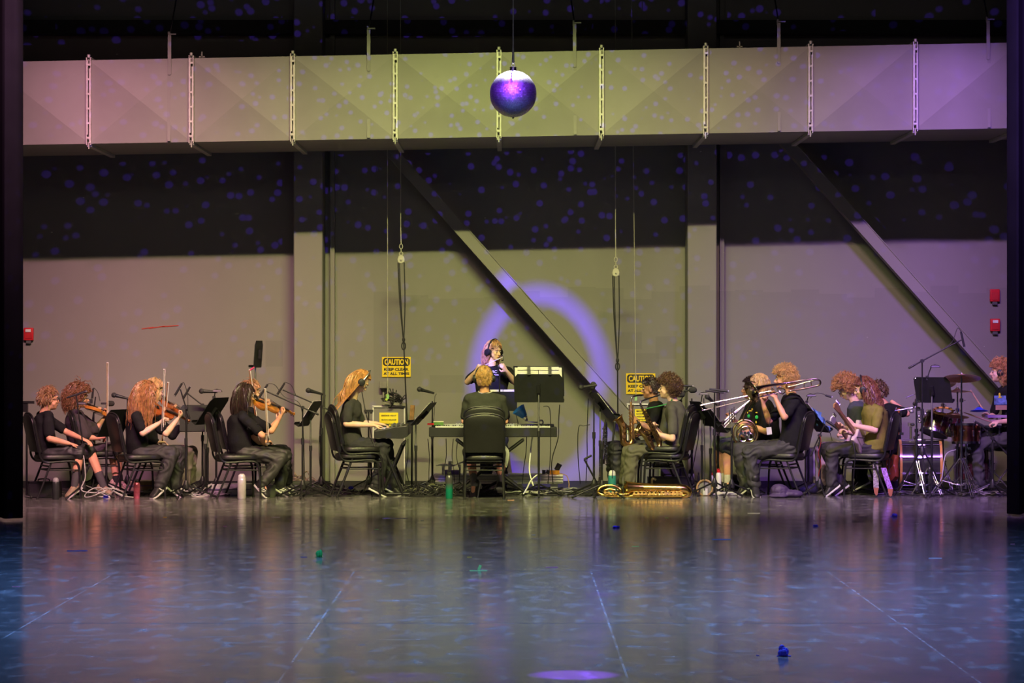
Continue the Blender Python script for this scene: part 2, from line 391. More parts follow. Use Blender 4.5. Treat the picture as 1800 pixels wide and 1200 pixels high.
# ---------------------------------------------------------------- text helper
def text_mesh(body, size, bold=0., xs=1., align='CENTER', space=1.):
    cu = bpy.data.curves.new('lettering', 'FONT'); cu.body = body; cu.size = size; cu.offset = bold; cu.align_x = align; cu.align_y = 'CENTER'
    cu.extrude = .0008; cu.space_character = space; cu.space_line = .95
    o = bpy.data.objects.new('lettering', cu); col.objects.link(o); bpy.context.view_layer.update()
    me = bpy.data.meshes.new_from_object(o.evaluated_get(bpy.context.evaluated_depsgraph_get())); bpy.data.objects.remove(o)
    me.transform(Matrix.Diagonal((xs, 1, 1, 1))); return me
def text_obj(body, size, loc, m, parent, name='lettering', bold=0., xs=1., space=1., rot=(PI/2, 0, 0), fit=None):
    me = text_mesh(body, size, bold, xs, space=space)
    if fit:
        x = [v.co.x for v in me.vertices]; y = [v.co.y for v in me.vertices]
        if fit[0]: me.transform(Matrix.Diagonal((fit[0]/(max(x)-min(x)), 1, 1, 1)))
        if fit[1]: me.transform(Matrix.Diagonal((1, fit[1]/(max(y)-min(y)), 1, 1)))
        x = [v.co.x for v in me.vertices]; y = [v.co.y for v in me.vertices]
        me.transform(Matrix.Translation((-(max(x)+min(x))/2, -(max(y)+min(y))/2, 0)))
    me.materials.clear(); me.materials.append(m)
    o = bpy.data.objects.new(name, me); col.objects.link(o); o.parent = parent
    o.matrix_basis = wmat(parent).inverted() @ Matrix.LocRotScale(V(loc), __import__('mathutils').Euler(rot), None); return o
yel = mat('sign_yellow', (.86, .62, .01), .45, var=.05)
blk = mat('sign_black', (.012, .012, .012), .5)
def caution(x0, y0, x1, y1, label):
    Y = -.012; a, b_ = P(x0, y1, Y), P(x1, y0, Y); c = (a+b_)/2; W_, H_ = b_.x-a.x, b_.z-a.z
    t = thing('caution_sign', label, 'sign', (c.x, Y, c.z)); beveled(MB().box(c, (W_, .008, H_)).build('sign_plate', yel, t), .002)
    hh = H_*.40; cz = b_.z-H_*.05-hh/2; k = .02; w2 = W_*.93/2
    poly = [(-w2+k, -hh/2), (w2-k, -hh/2), (w2, -hh/2+k), (w2, hh/2-k), (w2-k, hh/2), (-w2+k, hh/2), (-w2, hh/2-k), (-w2, -hh/2+k)]
    MB().prism(poly, (c.x, Y-.005, cz), (1,0,0), (0,0,1), (0,-1,0), .003).build('sign_header', blk, t)
    text_obj('CAUTION', .1, (c.x, Y-.008, cz), yel, t, 'header_lettering', .004, fit=(W_*.82, hh*.72))
    text_obj('KEEP CLEAR', .06, (c.x, Y-.006, b_.z-H_*.62), blk, t, 'lettering', .0028, fit=(W_*.86, H_*.135))
    text_obj('AT ALL TIMES', .06, (c.x, Y-.006, b_.z-H_*.83), blk, t, 'lettering', .0028, fit=(W_*.90, H_*.135))
caution(671.5, 627, 722, 662.5, 'yellow CAUTION KEEP CLEAR AT ALL TIMES sign above the keyboard beside the hanging rope')
caution(1100.5, 656, 1152, 692.5, 'yellow CAUTION sign behind the heads of the two saxophone players')
# fire alarm boxes
red = mat('alarm_red', (.62, .02, .03), .35, var=.04)
def alarm(x, y, label, strobe=True):
    Y = -.03; p = P(x, y, Y); t = thing('fire_alarm', label, 'alarm', p); w_, h_ = 17/152, 22/152
    beveled(MB().box(p, (w_, .05, h_)).build('housing', red, t), .008)
    beveled(MB().box(p+V((0, -.027, -.01)), (w_*.72, .012, h_*.62)).build('front_panel', mat('alarm_panel', (.5, .015, .02), .4), t), .003)
    if strobe: MB().box(p+V((.0, -.034, h_*.28)), (w_*.55, .02, h_*.22)).build('strobe_lens', mat('strobe_glass', (.8, .8, .75), .15), t)
    MB().box(p+V((0, 0, -h_*.62)), (w_*.5, .03, h_*.25)).build('conduit_box', mat('conduit', (.08, .08, .08), .5), t)
alarm(50.5, 587, 'red fire alarm box on the wall by the left curtain'); alarm(1748.5, 519, 'upper plain red alarm box by the right curtain', False)
alarm(1749, 571, 'lower red fire alarm with strobe by the right curtain')
# red paint strokes
rp = mat('red_marker_paint', (.5, .05, .03), .7)
mb = MB()
for (a, b_) in (((249, 578), (270, 575)), ((262, 577), (290, 573)), ((285, 574), (314, 572))): mb.tube([P(a[0], a[1], -.002), P(b_[0], b_[1], -.002)], .006, 5)
tag(mb.build('paint_mark', rp), 'thin red paint stroke on the bare wall above the violinists', 'mark')
# electrical boxes under left sign and cabinets
boxm = mat('grey_steel_box', (.22, .21, .18), .5)
p = P(674, 676, -.06); t = thing('junction_box', 'small grey junction box with conduit below the left caution sign', 'electrical box', p)
beveled(MB().box(p, (.085, .12, .085)).build('box_body', boxm, t)); MB().cyl(p+V((0, .02, -.04)), p+V((0, .02, -.45)), .013).build('conduit', boxm, t)
MB().box(p+V((0, -.062, 0)), (.07, .008, .07)).build('box_lid', boxm, t)
wt = mat('white_edge_trim', (.7, .7, .66), .5)
ys = mat('yellow_notice', (.9, .75, .02), .5, var=.03)
def cabinet(x0, y0, x1, ybot, label, nb, sx0, sy0, sx1, sy1):
    Y = -.35; a, b_ = P(x0, ybot, Y), P(x1, y0, Y); a.z = 0; c = (a+b_)/2; t = thing('equipment_cabinet', label, 'cabinet', (c.x, Y+.15, 0))
    beveled(MB().box((c.x, Y+.15, c.z), (b_.x-a.x, .3, b_.z)).build('body', wallm, t)); e = .012
    mb = MB(); mb.box((c.x, Y-.008, b_.z), (b_.x-a.x+.02, .016, .02)); mb.box((a.x, Y-.008, c.z), (.014, .016, b_.z)); mb.box((b_.x, Y-.008, c.z), (.014, .016, b_.z))
    mb.build('edge_frame', wt, t)
    q0, q1 = P(sx0, sy1, Y-.004), P(sx1, sy0, Y-.004); qc = (q0+q1)/2; n = MB().box((qc.x, Y-.006, qc.z), (q1.x-q0.x, .004, q1.z-q0.z)).build('notice', ys, t)
    for k, s_ in enumerate(nb): text_obj(s_, .025, (qc.x, Y-.010, q1.z-(q1.z-q0.z)*(k+.7)/(len(nb)+.3)), blk, n, 'lettering', .0008, fit=((q1.x-q0.x)*.8, .016))
    return t, b_.z
cab1, cz1 = cabinet(656, 714, 711, 850, 'grey wall cabinet with yellow notice behind the keyboard player', ['SMOKE VENT', 'QUICK RELEASE', 'WINCH FOR USE', 'PERSONNEL ONLY'], 667, 725, 700, 757)
cab2, cz2 = cabinet(1103, 710, 1160, 850, 'grey wall cabinet with yellow notice behind the saxophonists', ['SMOKE VENT', 'QUICK RELEASE', 'WINCH FOR USE', 'PERSONNEL ONLY'], 1116, 719, 1140, 740)
# ---------------------------------------------------------------- pulleys, ropes, ball
cream = mat('pale_steel_wire', (.5, .48, .40), .4, .3)
rope = mat('black_rope', (.02, .02, .022), .8, bump=.4, bscale=150)
def pulley(x, ytop, ysh, yrope, xkn, ykn, xend, yend, label):
    Y = -.9; t = thing('rope_pulley', label, 'pulley', P(x, ysh, Y))
    MB().cyl(P(x-.6, ytop, Y), P(x, ysh-26, Y), .006).cyl(P(x-.6, ytop, Y), P(x-1, -60, Y), .004).build('suspension_wire', cream, t)
    mb = MB(); a = P(x, ysh-22, Y); mb.torus(a, (0,1,0), .018, .005, 14, 6, sy=1.5); mb.cyl(P(x, ysh-19, Y), P(x, ysh-12, Y), .007); mb.torus(P(x, ysh-9, Y), (0,1,0), .02, .006, 14, 6)
    mb.build('shackle', cream, t)
    c = P(x, ysh, Y); mb = MB(); out = [(.0, .05), (.03, .035), (.045, -.005), (.036, -.04), (0, -.056), (-.036, -.04), (-.045, -.005), (-.03, .035)]
    mb.prism(out, c, (1,0,0), (0,0,1), (0,1,0), .03); mb.cyl(c+V((0, -.03, -.01)), c+V((0, .03, -.01)), .012); beveled(mb.build('sheave_housing', cream, t), .008)
    kn = P(xkn, ykn, Y)
    for k, dx in enumerate((-.035, -.02, .035)):
        a = c+V((dx, 0, -.04)); q = bez([a, (a+kn)/2+V((dx*.35, 0, 0)), kn+V((dx*.1, 0, 0))], 8)
        MB().tube(q, .007, 6).build('rope', rope, t)
    q = bez([kn, P((xkn*2+xend)/3, (ykn*2+yend)/3, Y+.05), P(xend, yend, Y+.25)], 10); MB().tube(q, .009, 6).build('rope', rope, t)
    mb = MB(); mb.ell(kn, (.018, .018, .03)); mb.torus(kn+V((0, 0, -.07)), (0,1,0), .022, .007, 14, 6, sy=1.9); mb.build('knot', rope, t)
pulley(705, 400, 455, 465, 709.5, 597, 716, 752, 'left rope pulley hanging on a wire above the caution sign')
pulley(1082.5, 403, 478, 487, 1085.5, 633, 1086, 730, 'right rope pulley hanging on a wire beside the purple ring')
for (a, b_, label) in (((681, 400), (681.5, 697), 'thin pale wire hanging straight down beside the left pulley'), ((1109.5, 270), (1118, 700), 'thin pale wire hanging right of the right pulley')):
    t = thing('hanging_wire', label, 'wire', P(b_[0], b_[1], -.8)); MB().cyl(P(a[0], -60, -.8), P(b_[0], b_[1], -.8), .0045, n=6).build('wire', cream, t)
    MB().cyl(P(b_[0], b_[1]-4, -.8), P(b_[0], b_[1]+4, -.8), .016).build('end_fitting', mat('green_tag', (.3, .6, .2), .5), t)
# mirror ball
t = thing('mirror_ball', 'large silver mirror ball glowing white and purple, hanging at centre stage', 'disco ball', (BX, BY, BZ))
R0 = .2066; C0 = V((BX, BY, BZ)); MB().ell(C0, R0-.006, n=40, m=30).build('ball_core', mat('ball_core', (.02, .02, .02), .5), t)
random.seed(3); mb = MB(); rings = 44
for i in range(rings):
    la = -PI/2+PI*(i+.5)/rings; n = max(4, int(2*PI*math.cos(la)*R0/(PI*R0/rings)))
    for j in range(n):
        lo = 2*PI*(j+.5)/n; d = V((math.cos(la)*math.cos(lo), math.cos(la)*math.sin(lo), math.sin(la)))
        x, y, z = basis((d+V([random.gauss(0, .05) for _ in range(3)])).normalized()); h = PI*R0/rings*.47
        mb.add([C0+d*R0+x*h*a+y*h*b_ for a, b_ in ((-1,-1),(1,-1),(1,1),(-1,1))], [(0,1,2,3)])
o = mb.build('mirror_tiles', mat('mirror_glass', (.9, .9, .92), .5, 1., var=0), t, smooth=False); o['kind'] = 'stuff'
MB().cyl(C0+V((0, 0, R0-.01)), C0+V((0, 0, R0+.03)), .03).torus(C0+V((0, 0, R0+.05)), (0,1,0), .014, .005, 12, 6).build('hanging_cap', chrome, t)
mb = MB(); mb.cyl(C0+V((0, 0, R0+.07)), P(902, -60, BY), .006).cyl(C0+V((0, 0, R0+.07)), C0+V((0, 0, R0+.20)), .012, .008).build('hanging_cable', dull_steel, t)
MB().cyl(C0-V((0, 0, R0-.01)), C0-V((0, 0, R0+.012)), .008).build('bottom_stud', black_metal, t)
# ================================================================ CHAIRS
def make_chair(label, x, Y, yaw, z=0, group=None):
    t = thing('banquet_chair', label, 'chair', (0,0,0), 0, group); r = .0115; fr = black_metal
    def rr(w_, d_, h_, z0, rad):
        k = []; 
        for q in range(20):
            a = 2*PI*q/20; cx = abs(math.cos(a))**.45*(1 if math.cos(a) > 0 else -1); cy = abs(math.sin(a))**.45*(1 if math.sin(a) > 0 else -1)
            k.append((cx*d_/2, cy*w_/2))
        rings = []
        for s_, hz in ((.93, 0), (1., .25), (1., .65), (.96, .9), (.82, 1.), (.3, 1.06)): rings.append([V((p[0]*s_+.01, p[1]*s_, z0+h_*hz)) for p in k])
        return rings
    MB().loft(rr(.44, .42, .06, .415, .05)).build('seat', vinyl, t, local=True)
    # backrest: rounded panel
    out = []
    for q in range(15): a = PI*q/14; out.append((.215*math.cos(a)*(1 if abs(math.cos(a)) < .8 else 1), .80+.115*math.sin(a)**.6))
    out = [(.205, .50)]+out+[(-.205, .50)]
    def bx(zz): return -.20-(zz-.45)*.20
    rings = []
    for s_, dx in ((.90, .028), (.985, .018), (1., 0), (.985, -.018), (.90, -.026)):
        rings.append([V((bx(zz)+dx, yy*s_, .70+(zz-.70)*s_)) for yy, zz in out])
    MB().loft(rings).build('backrest', vinyl, t, local=True)
    q = [V((bx(zz), yy*1.02, zz+.008)) for yy, zz in out[1:-1]]
    MB().tube(q, .010, 8).build('back_frame', fr, t, local=True)
    for sy in (-1, 1):
        y = .213*sy
        pts = [(bx(.80), y, .80), (bx(.56), y, .56), (bx(.47)-.004, y, .46), (-.165, y, .405), (-.10, y, .395), (.10, y, .405), (.18, y, .395), (.215, y, .35), (.225, y, .28)]
        MB().tube(bez(pts, 5), r, 8).build('side_frame', fr, t, local=True)
        l = MB().tube(bez([(.205, y, .37), (.224, y, .28), (.235, y*1.03, .012)], 5), r, 8).build('leg', fr, t, local=True)
        MB().cyl((.235, y*1.03, 0), (.235, y*1.03, .025), .014).build('foot_cap', rubber, l, local=True)
        l = MB().tube([(-.08, y*.93, .40), (-.15, y*.95, .22), (-.235, y*.98, .012)], r, 8).build('leg', fr, t, local=True)
        MB().cyl((-.236, y*.98, 0), (-.234, y*.98, .025), .014).build('foot_cap', rubber, l, local=True)
        MB().cyl((-.12, y*.95, .31), (.222, y, .31), .007).build('side_stretcher', fr, t, local=True)
    MB().cyl((-.10, -.2, .35), (-.10, .2, .35), .009).cyl((.19, -.21, .39), (.19, .21, .39), .010).cyl((-.12, -.2, .31), (-.12, .2, .31), .007).box((.0, 0, .408), (.36, .38, .014)).build('seat_frame', fr, t, local=True)
    t.location = (x, Y, z); t.rotation_euler = (0, 0, math.radians(yaw)); return t
chair0 = None
def chair(px, Y, yaw, label, z=0, dx=0, group=None):
    global chair0
    x = G(px, Y).x
    if chair0 is None: chair0 = make_chair(label, x, Y, yaw, z, group); return chair0
    c = dup(chair0); c['label'] = label
    if group: c['group'] = group
    elif 'group' in c: del c['group']
    a = math.radians(yaw); c.location = (x+dx*math.cos(a), Y+dx*math.sin(a), z); c.rotation_euler = (0, 0, a); return c
GC = 'black banquet chairs of the band'
chair(96, -2.28, 22, 'black banquet chair under the boy in glasses beside the left curtain', group=GC)
chair(243, -2.28, 24, 'black banquet chair under the violinist with long red hair', group=GC)
chair(414, -2.3, 15, 'black banquet chair under the dark-haired violinist with frilled sleeves', group=GC)
chair(170, -1.25, 15, 'black banquet chair under the curly-haired violinist', group=GC)
chair(428, -1.45, 15, 'black banquet chair behind the dark-haired violinist', group=GC)
chair(268, -1.35, 15, 'black banquet chair under the blond violinist in the second row', group=GC)
chair(624, -1.95, 14, 'lower black banquet chair of the pair stacked under the keyboard player', group=GC)
chair(624, -1.95, 14, 'upper black banquet chair stacked under the keyboard player', z=.075, dx=.035, group=GC)
chair(851, -2.36, 91, 'lower black banquet chair of the pair seen from behind at the piano', group=GC)
chair(851, -2.36, 91, 'upper black banquet chair of the pair seen from behind at the piano', z=.075, dx=.035, group=GC)
chair(1176, -1.85, 164, 'lower black banquet chair of the pair under the saxophonist with brown curls', group=GC)
chair(1176, -1.85, 164, 'upper black banquet chair stacked under the saxophonist with brown curls', z=.075, dx=.035, group=GC)
chair(1163, -1.1, 168, 'black banquet chair under the dark-haired saxophonist', group=GC)
chair(1378, -1.85, 160, 'black banquet chair under the trombonist', group=GC)
chair(1352, -1.15, 168, 'black banquet chair under the blond horn player', group=GC)
chair(1528, -1.85, 162, 'black banquet chair under the guitarist in the olive shirt', group=GC)
chair(1512, -1.05, 166, 'black banquet chair under the curly blond bass player', group=GC)
# ================================================================ STANDS
def tripod(t, x, Y, rise=.30, reach=.34, rot=0., hub=.28, m=None, mm=None, n=3):
    m = m or black_metal
    for k in range(n):
        a = rot+2*PI*k/n; e = V((x+reach*math.cos(a), Y+reach*math.sin(a), .012)); h = V((x+.02*math.cos(a), Y+.02*math.sin(a), hub))
        l = MB().tube([h, e], .009, 8).build('leg', m, t); MB().cap(e-(e-h).normalized()*.035, e, .014, .012).build('rubber_foot', rubber, l)
def mic_stand(px, Y, top, label, tip=None, mic=True, rot=.4, tipY=None, hub=.14, reach=.33, micl=None, mdir=None, weight=None, gooseneck=False, round_ball=False, col_=None):
    x = G(px, Y).x; z = P(0, top, Y).z; t = thing('microphone_stand', label, 'microphone stand', (x, Y, 0)); m = col_ or black_metal
    tripod(t, x, Y, rot=rot, hub=hub, reach=reach)
    MB().lathe([(.012, hub-.05), (.032, hub-.04), (.034, hub), (.014, hub+.05)], (x, Y, 0)).build('hub', black_plastic, t)
    zc = max(.55, z*.62)
    MB().cyl((x, Y, hub-.06), (x, Y, zc), .012).cyl((x, Y, zc), (x, Y, z), .008).build('pole', m, t)
    MB().cyl((x, Y, zc-.03), (x, Y, zc+.04), .018).build('clutch', black_plastic, t)
    if tip:
        e = P(tip[0], tip[1], tipY if tipY is not None else Y); h = V((x, Y, z)); d = (e-h).normalized(); back = h-d*(.22 if len(tip) < 3 else tip[2])
        bm = MB().cyl(back, e, .0075).build('boom_arm', m, t); MB().cap(back-d*.02, back+d*.05, .012, .012).build('counterweight', black_plastic, bm)
        MB().cyl(h+V((0, -.03, 0)), h+V((0, .03, 0)), .02).build('boom_clamp', black_plastic, t); end = e; dd = d
    else: end = V((x, Y, z)); dd = V((0, 0, 1))
    return end, dd
def mic(p, d, label, kind='pencil', L=.15, cord=None):
    p = V(p); d = V(d).normalized(); t = thing('microphone', label, 'microphone', p)
    if kind == 'ball':
        MB().tube([p-d*.02, p+d*.10, p+d*.13], [.012, .018, .022], 12).build('handle', black_plastic, t)
        MB().ell(p+d*.155, .03).build('grille', mat('mic_grille', (.05, .05, .055), .45, .4, bump=.5, bscale=300), t)
    elif kind == 'foam':
        MB().cyl(p-d*.06, p+d*.02, .011).build('handle', black_plastic, t); MB().cap(p+d*.03, p+d*.06, .033, .033).build('foam_windscreen', mat('foam', (.035, .035, .035), .95, bump=.4, bscale=200), t)
    else:
        MB().tube([p-d*L/2, p+d*L*.3, p+d*L/2], [.011, .013, .013], 10).build('body', black_plastic, t); MB().cyl(p+d*L*.5, p+d*(L*.5+.012), .0125).build('capsule', dull_steel, t)
    if cord:
        MB().tube(bez([p-d*(L/2 if kind == 'pencil' else .05)]+[V(q) for q in cord], 8), .004, 6).build('cord', cable_black, t)
    return t
mdesk = mat('music_desk', (.016, .017, .018), .55, spec=.3)
def music_stand(px, Y, desk_px, label, yaw, tilt=25, w_=.50, h_=.34, rot=.3, reach=.28, name=None):
    """desk centre at desk_px; yaw is the way the reading face points"""
    c = P(desk_px[0], desk_px[1], Y); x = G(px, Y).x; t = thing('music_stand', label, 'music stand', (x, Y, 0))
    tripod(t, x, Y, rot=rot, hub=.13, reach=reach); 
    a = math.radians(yaw); n = V((math.cos(a), math.sin(a), 0)); side = V((-n.y, n.x, 0)); ta = math.radians(tilt)
    up = V((0, 0, 1))*math.cos(ta)-n*math.sin(ta); nn = n*math.cos(ta)+V((0, 0, 1))*math.sin(ta)
    MB().cyl((x, Y, .10), (x, Y, c.z*.6), .0125).build('lower_pole', black_metal, t); MB().cyl((x, Y, c.z*.58), (x, Y, c.z-.04), .009).build('upper_pole', dull_steel, t)
    MB().cyl((x, Y, c.z*.58-.03), (x, Y, c.z*.58+.03), .017).build('clutch', black_plastic, t)
    R = Matrix((side, up, nn)).transposed(); c2 = V((c.x, c.y, c.z))
    poly = [(-w_/2+.04, h_/2), (-w_/2, h_/2-.05), (-w_/2, -h_/2), (w_/2, -h_/2), (w_/2, h_/2-.05), (w_/2-.04, h_/2)]
    beveled(MB().prism(poly, c2, side, up, nn, .005).build('desk', mdesk, t, smooth=False), .001)
    mb = MB(); mb.box(c2-up*(h_/2)+nn*.028, (w_, .004, .056), R); mb.box(c2-up*(h_/2-.012)+nn*.056, (w_, .022, .004), R); mb.build('shelf_lip', mdesk, t, smooth=False)
    MB().box(c2-nn*.018, (.035, .10, .03), R).cyl(V((x, Y, c.z-.07)), c2-nn*.02, .011).build('tilt_bracket', black_metal, t)
    return c2, side, up, nn
def sheet(c, side, up, nn, label, w_=.36, h_=.27, ox=0, oy=.02, n=2, cat='sheet music'):
    c = c+side*ox+up*oy+nn*.010; t = thing('sheet_music', label, cat, c); 
    for k in range(n):
        x0 = -w_/2+k*w_/n; mb = MB(); mb.add([c+side*(x0+.003)-up*h_/2+nn*.006, c+side*(x0+w_/n-.003)-up*h_/2+nn*.002, c+side*(x0+w_/n-.003)+up*h_/2+nn*.004, c+side*(x0+.003)+up*h_/2+nn*.006,
            c+side*(x0+.003)-up*h_/2+nn*.003, c+side*(x0+w_/n-.003)-up*h_/2-nn*.001, c+side*(x0+w_/n-.003)+up*h_/2+nn*.001, c+side*(x0+.003)+up*h_/2+nn*.003], [(0,1,2,3),(7,6,5,4),(0,4,5,1),(1,5,6,2),(2,6,7,3),(3,7,4,0)])
        pg = mb.build('page', paper, t, smooth=False)
        mb = MB(); 
        for r in range(7): mb.box(c+side*(x0+w_/n/2)+up*(h_/2-.03-r*h_*.125)+nn*.0075, (w_/n*.8, .006, .001), Matrix((side, up, nn)).transposed())
        mb.build('staves', mat('ink', (.1, .1, .1), .8), pg)
    return t
def stand_light(base, head, Y, label, lampc=(.03, .03, .03)):
    a, h = P(*base, Y), P(*head, Y-.04); t = thing('stand_light', label, 'stand light', a)
    MB().tube(bez([a, a+(h-a)*.5+V((.0, .02, .04)), h], 8), .006, 6).build('gooseneck', black_metal, t)
    MB().box(a, (.03, .04, .05)).build('clip', black_plastic, t)
    mb = MB(); mb.loft([[h+V((sx*.055*k, sy*.03*k, -.03*(1-q))) for sx, sy in ((-1,-1),(1,-1),(1,1),(-1,1))] for k, q in ((1.,0),(.85,.6),(.5,1.))]); beveled(mb.build('lamp_shade', mat('lamp_shade', lampc, .4), t), .004)
# ================================================================ VIOLIN, BOW
vwood = mat('violin_varnish_red', (.42, .10, .022), .25, var=.3, nscale=12, coat=.6)
vamber = mat('violin_varnish_amber', (.55, .21, .035), .25, var=.25, nscale=12, coat=.6)
def violin(P0, P1, nrm, label, m):
    P0, P1 = V(P0), V(P1); x = (P1-P0).normalized(); z = (V(nrm)-x*V(nrm).dot(x)).normalized(); y = z.cross(x)
    t = thing('violin', label, 'violin', P0); o = P0; k = 1.0
    prof = [(0, .0), (.008, .05), (.03, .085), (.07, .103), (.11, .098), (.137, .080), (.142, .066), (.16, .058), (.19, .055), (.215, .060), (.226, .070), (.24, .078), (.28, .083), (.315, .072), (.343, .045), (.355, .0)]
    out = prof+[(a, -b_) for a, b_ in reversed(prof[1:-1])]
    rings = []
    for s_, h in ((.93, -.020), (.99, -.016), (1., -.014), (1., .014), (.99, .016), (.93, .020), (.5, .026)):
        rings.append([o+x*(.178+(a-.178)*s_)+y*b_*s_+z*h for a, b_ in out])
    MB().loft(rings).build('body', m, t)
    mb = MB(); mb.loft([[o+x*a+y*(s_*w_)+z*h for s_, h in ((-1, .026), (1, .026), (.8, .008), (-.8, .008))] for a, w_ in ((.34, .012), (.36, .013), (.46, .012), (.49, .012))]); mb.build('neck', m, t)
    mb = MB(); mb.loft([[o+x*a+y*(s_*w_)+z*(hh+h) for s_, h in ((-1, 0), (0, .005), (1, 0), (0, -.006))] for a, w_, hh in ((.225, .021, .040), (.49, .012, .031))]); mb.build('fingerboard', wood_dark, t)
    mb = MB(); mb.loft([[o+x*a+y*s_*w_+z*h for s_, h in ((-1, h1), (1, h1), (1, h0), (-1, h0))] for a, w_, h0, h1 in ((.49, .012, .008, .030), (.53, .011, -.004, .020), (.565, .009, -.010, .010))])
    mb.torus(o+x*.575+z*.0, y, .012, .008, 14, 8); mb.build('scroll', m, t)
    for kk, (a, s_) in enumerate(((.505, 1), (.52, -1), (.535, 1), (.55, -1))): MB().cyl(o+x*a, o+x*a+y*s_*.04, .004).ell(o+x*a+y*s_*.043, .008).build('tuning_peg', wood_dark, t)
    MB().box(o+x*.195+z*.043, (.004, .042, .034), Matrix((x, y, z)).transposed()).build('bridge', mat('maple', (.7, .5, .28), .5), t)
    MB().loft([[o+x*a+y*s_*w_+z*h for s_, h in ((-1, .038), (1, .038), (.7, .030), (-.7, .030))] for a, w_ in ((.01, .010), (.12, .022))]).build('tailpiece', wood_dark, t)
    MB().ell(o+x*.035+y*.05+z*.036, (.035, .045, .012), (x, y, z)).build('chin_rest', wood_dark, t)
    for s_ in (-1, 1): MB().tube(bez([o+x*.155+y*s_*.045+z*.027, o+x*.175+y*s_*.035+z*.028, o+x*.20+y*s_*.036+z*.028, o+x*.222+y*s_*.024+z*.027], 4), .0028, 5).build('sound_hole', wood_dark, t)
    for q in (-.9, -.3, .3, .9): MB().tube([o+x*.11+y*q*.013+z*.040, o+x*.195+y*q*.018+z*.060, o+x*.49+y*q*.008+z*.034], .0009, 4).build('string', dull_steel, t)
    return t, o+x*.46+z*.02, x, y, z
bowm = mat('bow_stick', (.30, .12, .04), .35); hairm = mat('horse_hair', (.75, .72, .62), .6)
def bow(a, b_, label, off=V((.012, 0, 0)), stick=None):
    a, b_ = V(a), V(b_); d = (b_-a).normalized(); t = thing('violin_bow', label, 'bow', a)
    pts = [a+(b_-a)*k/8-off*.35*math.sin(PI*k/8)*-1 for k in range(9)]; MB().tube(pts, [.0055]*5+[.005, .0045, .004, .004], 8).build('stick', stick or bowm, t)
    MB().tube([a+d*.04+off*1.6, b_+off*1.3], .0035, 5).build('bow_hair', hairm, t)
    MB().box(a+d*.035+off*.9, (.018, .014, .045), Matrix(basis(d)).transposed()).build('frog', wood_dark, t)
    MB().cap(b_, b_+off*1.3, .005, .004).build('bow_tip', white_plastic, t)
# ================================================================ PEOPLE
def SKIN(n, c): return mat('skin_'+n, c, .5, var=.06, nscale=14, spec=.35)
skin_l = SKIN('light', (.80, .47, .32)); skin_f = SKIN('fair', (.85, .54, .39)); skin_t = SKIN('tan', (.45, .22, .12)); skin_r = SKIN('warm', (.76, .39, .24))
blackc = mat('black_cotton', (.012, .012, .014), .9, bump=.3, bscale=40, spec=.2, var=.25, nscale=8)
greyc = mat('charcoal_cotton', (.045, .043, .044), .9, bump=.3, bscale=40, spec=.2)
clouds = bpy.data.textures.new('cloth_folds', 'CLOUDS'); clouds.noise_scale = .055
folds = bpy.data.textures.new('trouser_folds', 'WOOD'); folds.noise_scale = .16; folds.wood_type = 'BANDNOISE'; folds.turbulence = 22; folds.noise_basis_2 = 'SIN'
sfold = bpy.data.textures.new('shirt_folds', 'WOOD'); sfold.noise_scale = .26; sfold.wood_type = 'BANDNOISE'; sfold.turbulence = 14; sfold.noise_basis_2 = 'SIN'
def remesh(o, vox, sm=2, disp=0., tex=None):
    m = o.modifiers.new('remesh', 'REMESH'); m.mode = 'VOXEL'; m.voxel_size = vox; m.use_smooth_shade = True
    if sm: q = o.modifiers.new('smooth', 'SMOOTH'); q.iterations = sm; q.factor = .5
    if disp: q = o.modifiers.new('folds', 'DISPLACE'); q.texture = tex or clouds; q.strength = disp; q.mid_level = .5; q.texture_coords = 'LOCAL'
    return o
def ringE(c, X, Y_, a, b_, n=20, p=.8):
    r = []
    for j in range(n):
        t = 2*PI*j/n; cx, sy = math.cos(t), math.sin(t); r.append(c+X*a*math.copysign(abs(cx)**p, cx)+Y_*b_*math.copysign(abs(sy)**p, sy))
    return r
def hand(mb, wr, d, pn, curl=.6, side=1, sc_=1.0, spread=.0):
    """d: wrist to knuckles; pn: the way the palm faces; side: +1 thumb toward d x pn"""
    d = V(d).normalized(); pn = V(pn); pn = (pn-d*pn.dot(d)).normalized(); s_ = d.cross(pn)*side
    wr = V(wr); L = .088*sc_
    mb.loft([ringE(wr+d*L*k, s_, pn, w_*sc_, h*sc_, 12, .8) for k, w_, h in ((-.1, .026, .019), (.15, .031, .017), (.5, .039, .016), (.9, .041, .014), (1.0, .038, .011))])
    for q, (o, l, r) in enumerate(((.030, .070, .0088), (.010, .080, .009), (-.010, .074, .0086), (-.029, .058, .0078))):
        a = wr+d*(L*(.97-.05*abs(q-1)))+s_*o*sc_; dd = (d+s_*spread*(1.5-q)*.3).normalized(); ang = 0; p = a
        for seg, f in enumerate((.46, .30, .24)):
            ang += curl*(.9 if seg == 0 else 1.15)*(.9+.08*q); v = dd*math.cos(ang)+pn*math.sin(ang); e = p+v*l*f*sc_*1.0
            mb.cap(p, e, r*sc_*(1-.07*seg), r*sc_*(1-.07*(seg+1)), 8); p = e
    a = wr+d*L*.22+s_*.026*sc_; b_ = a+(d*.55+s_*.6+pn*.45).normalized()*.042*sc_; mb.cap(a, b_, .013*sc_, .0105*sc_, 8)
    e = b_+(d*.9+s_*(.15-.4*curl)+pn*.5*curl).normalized()*.034*sc_; mb.cap(b_, e, .0105*sc_, .0085*sc_, 8)
def gauss_v(s_): return V([random.gauss(0, s_) for _ in range(3)])
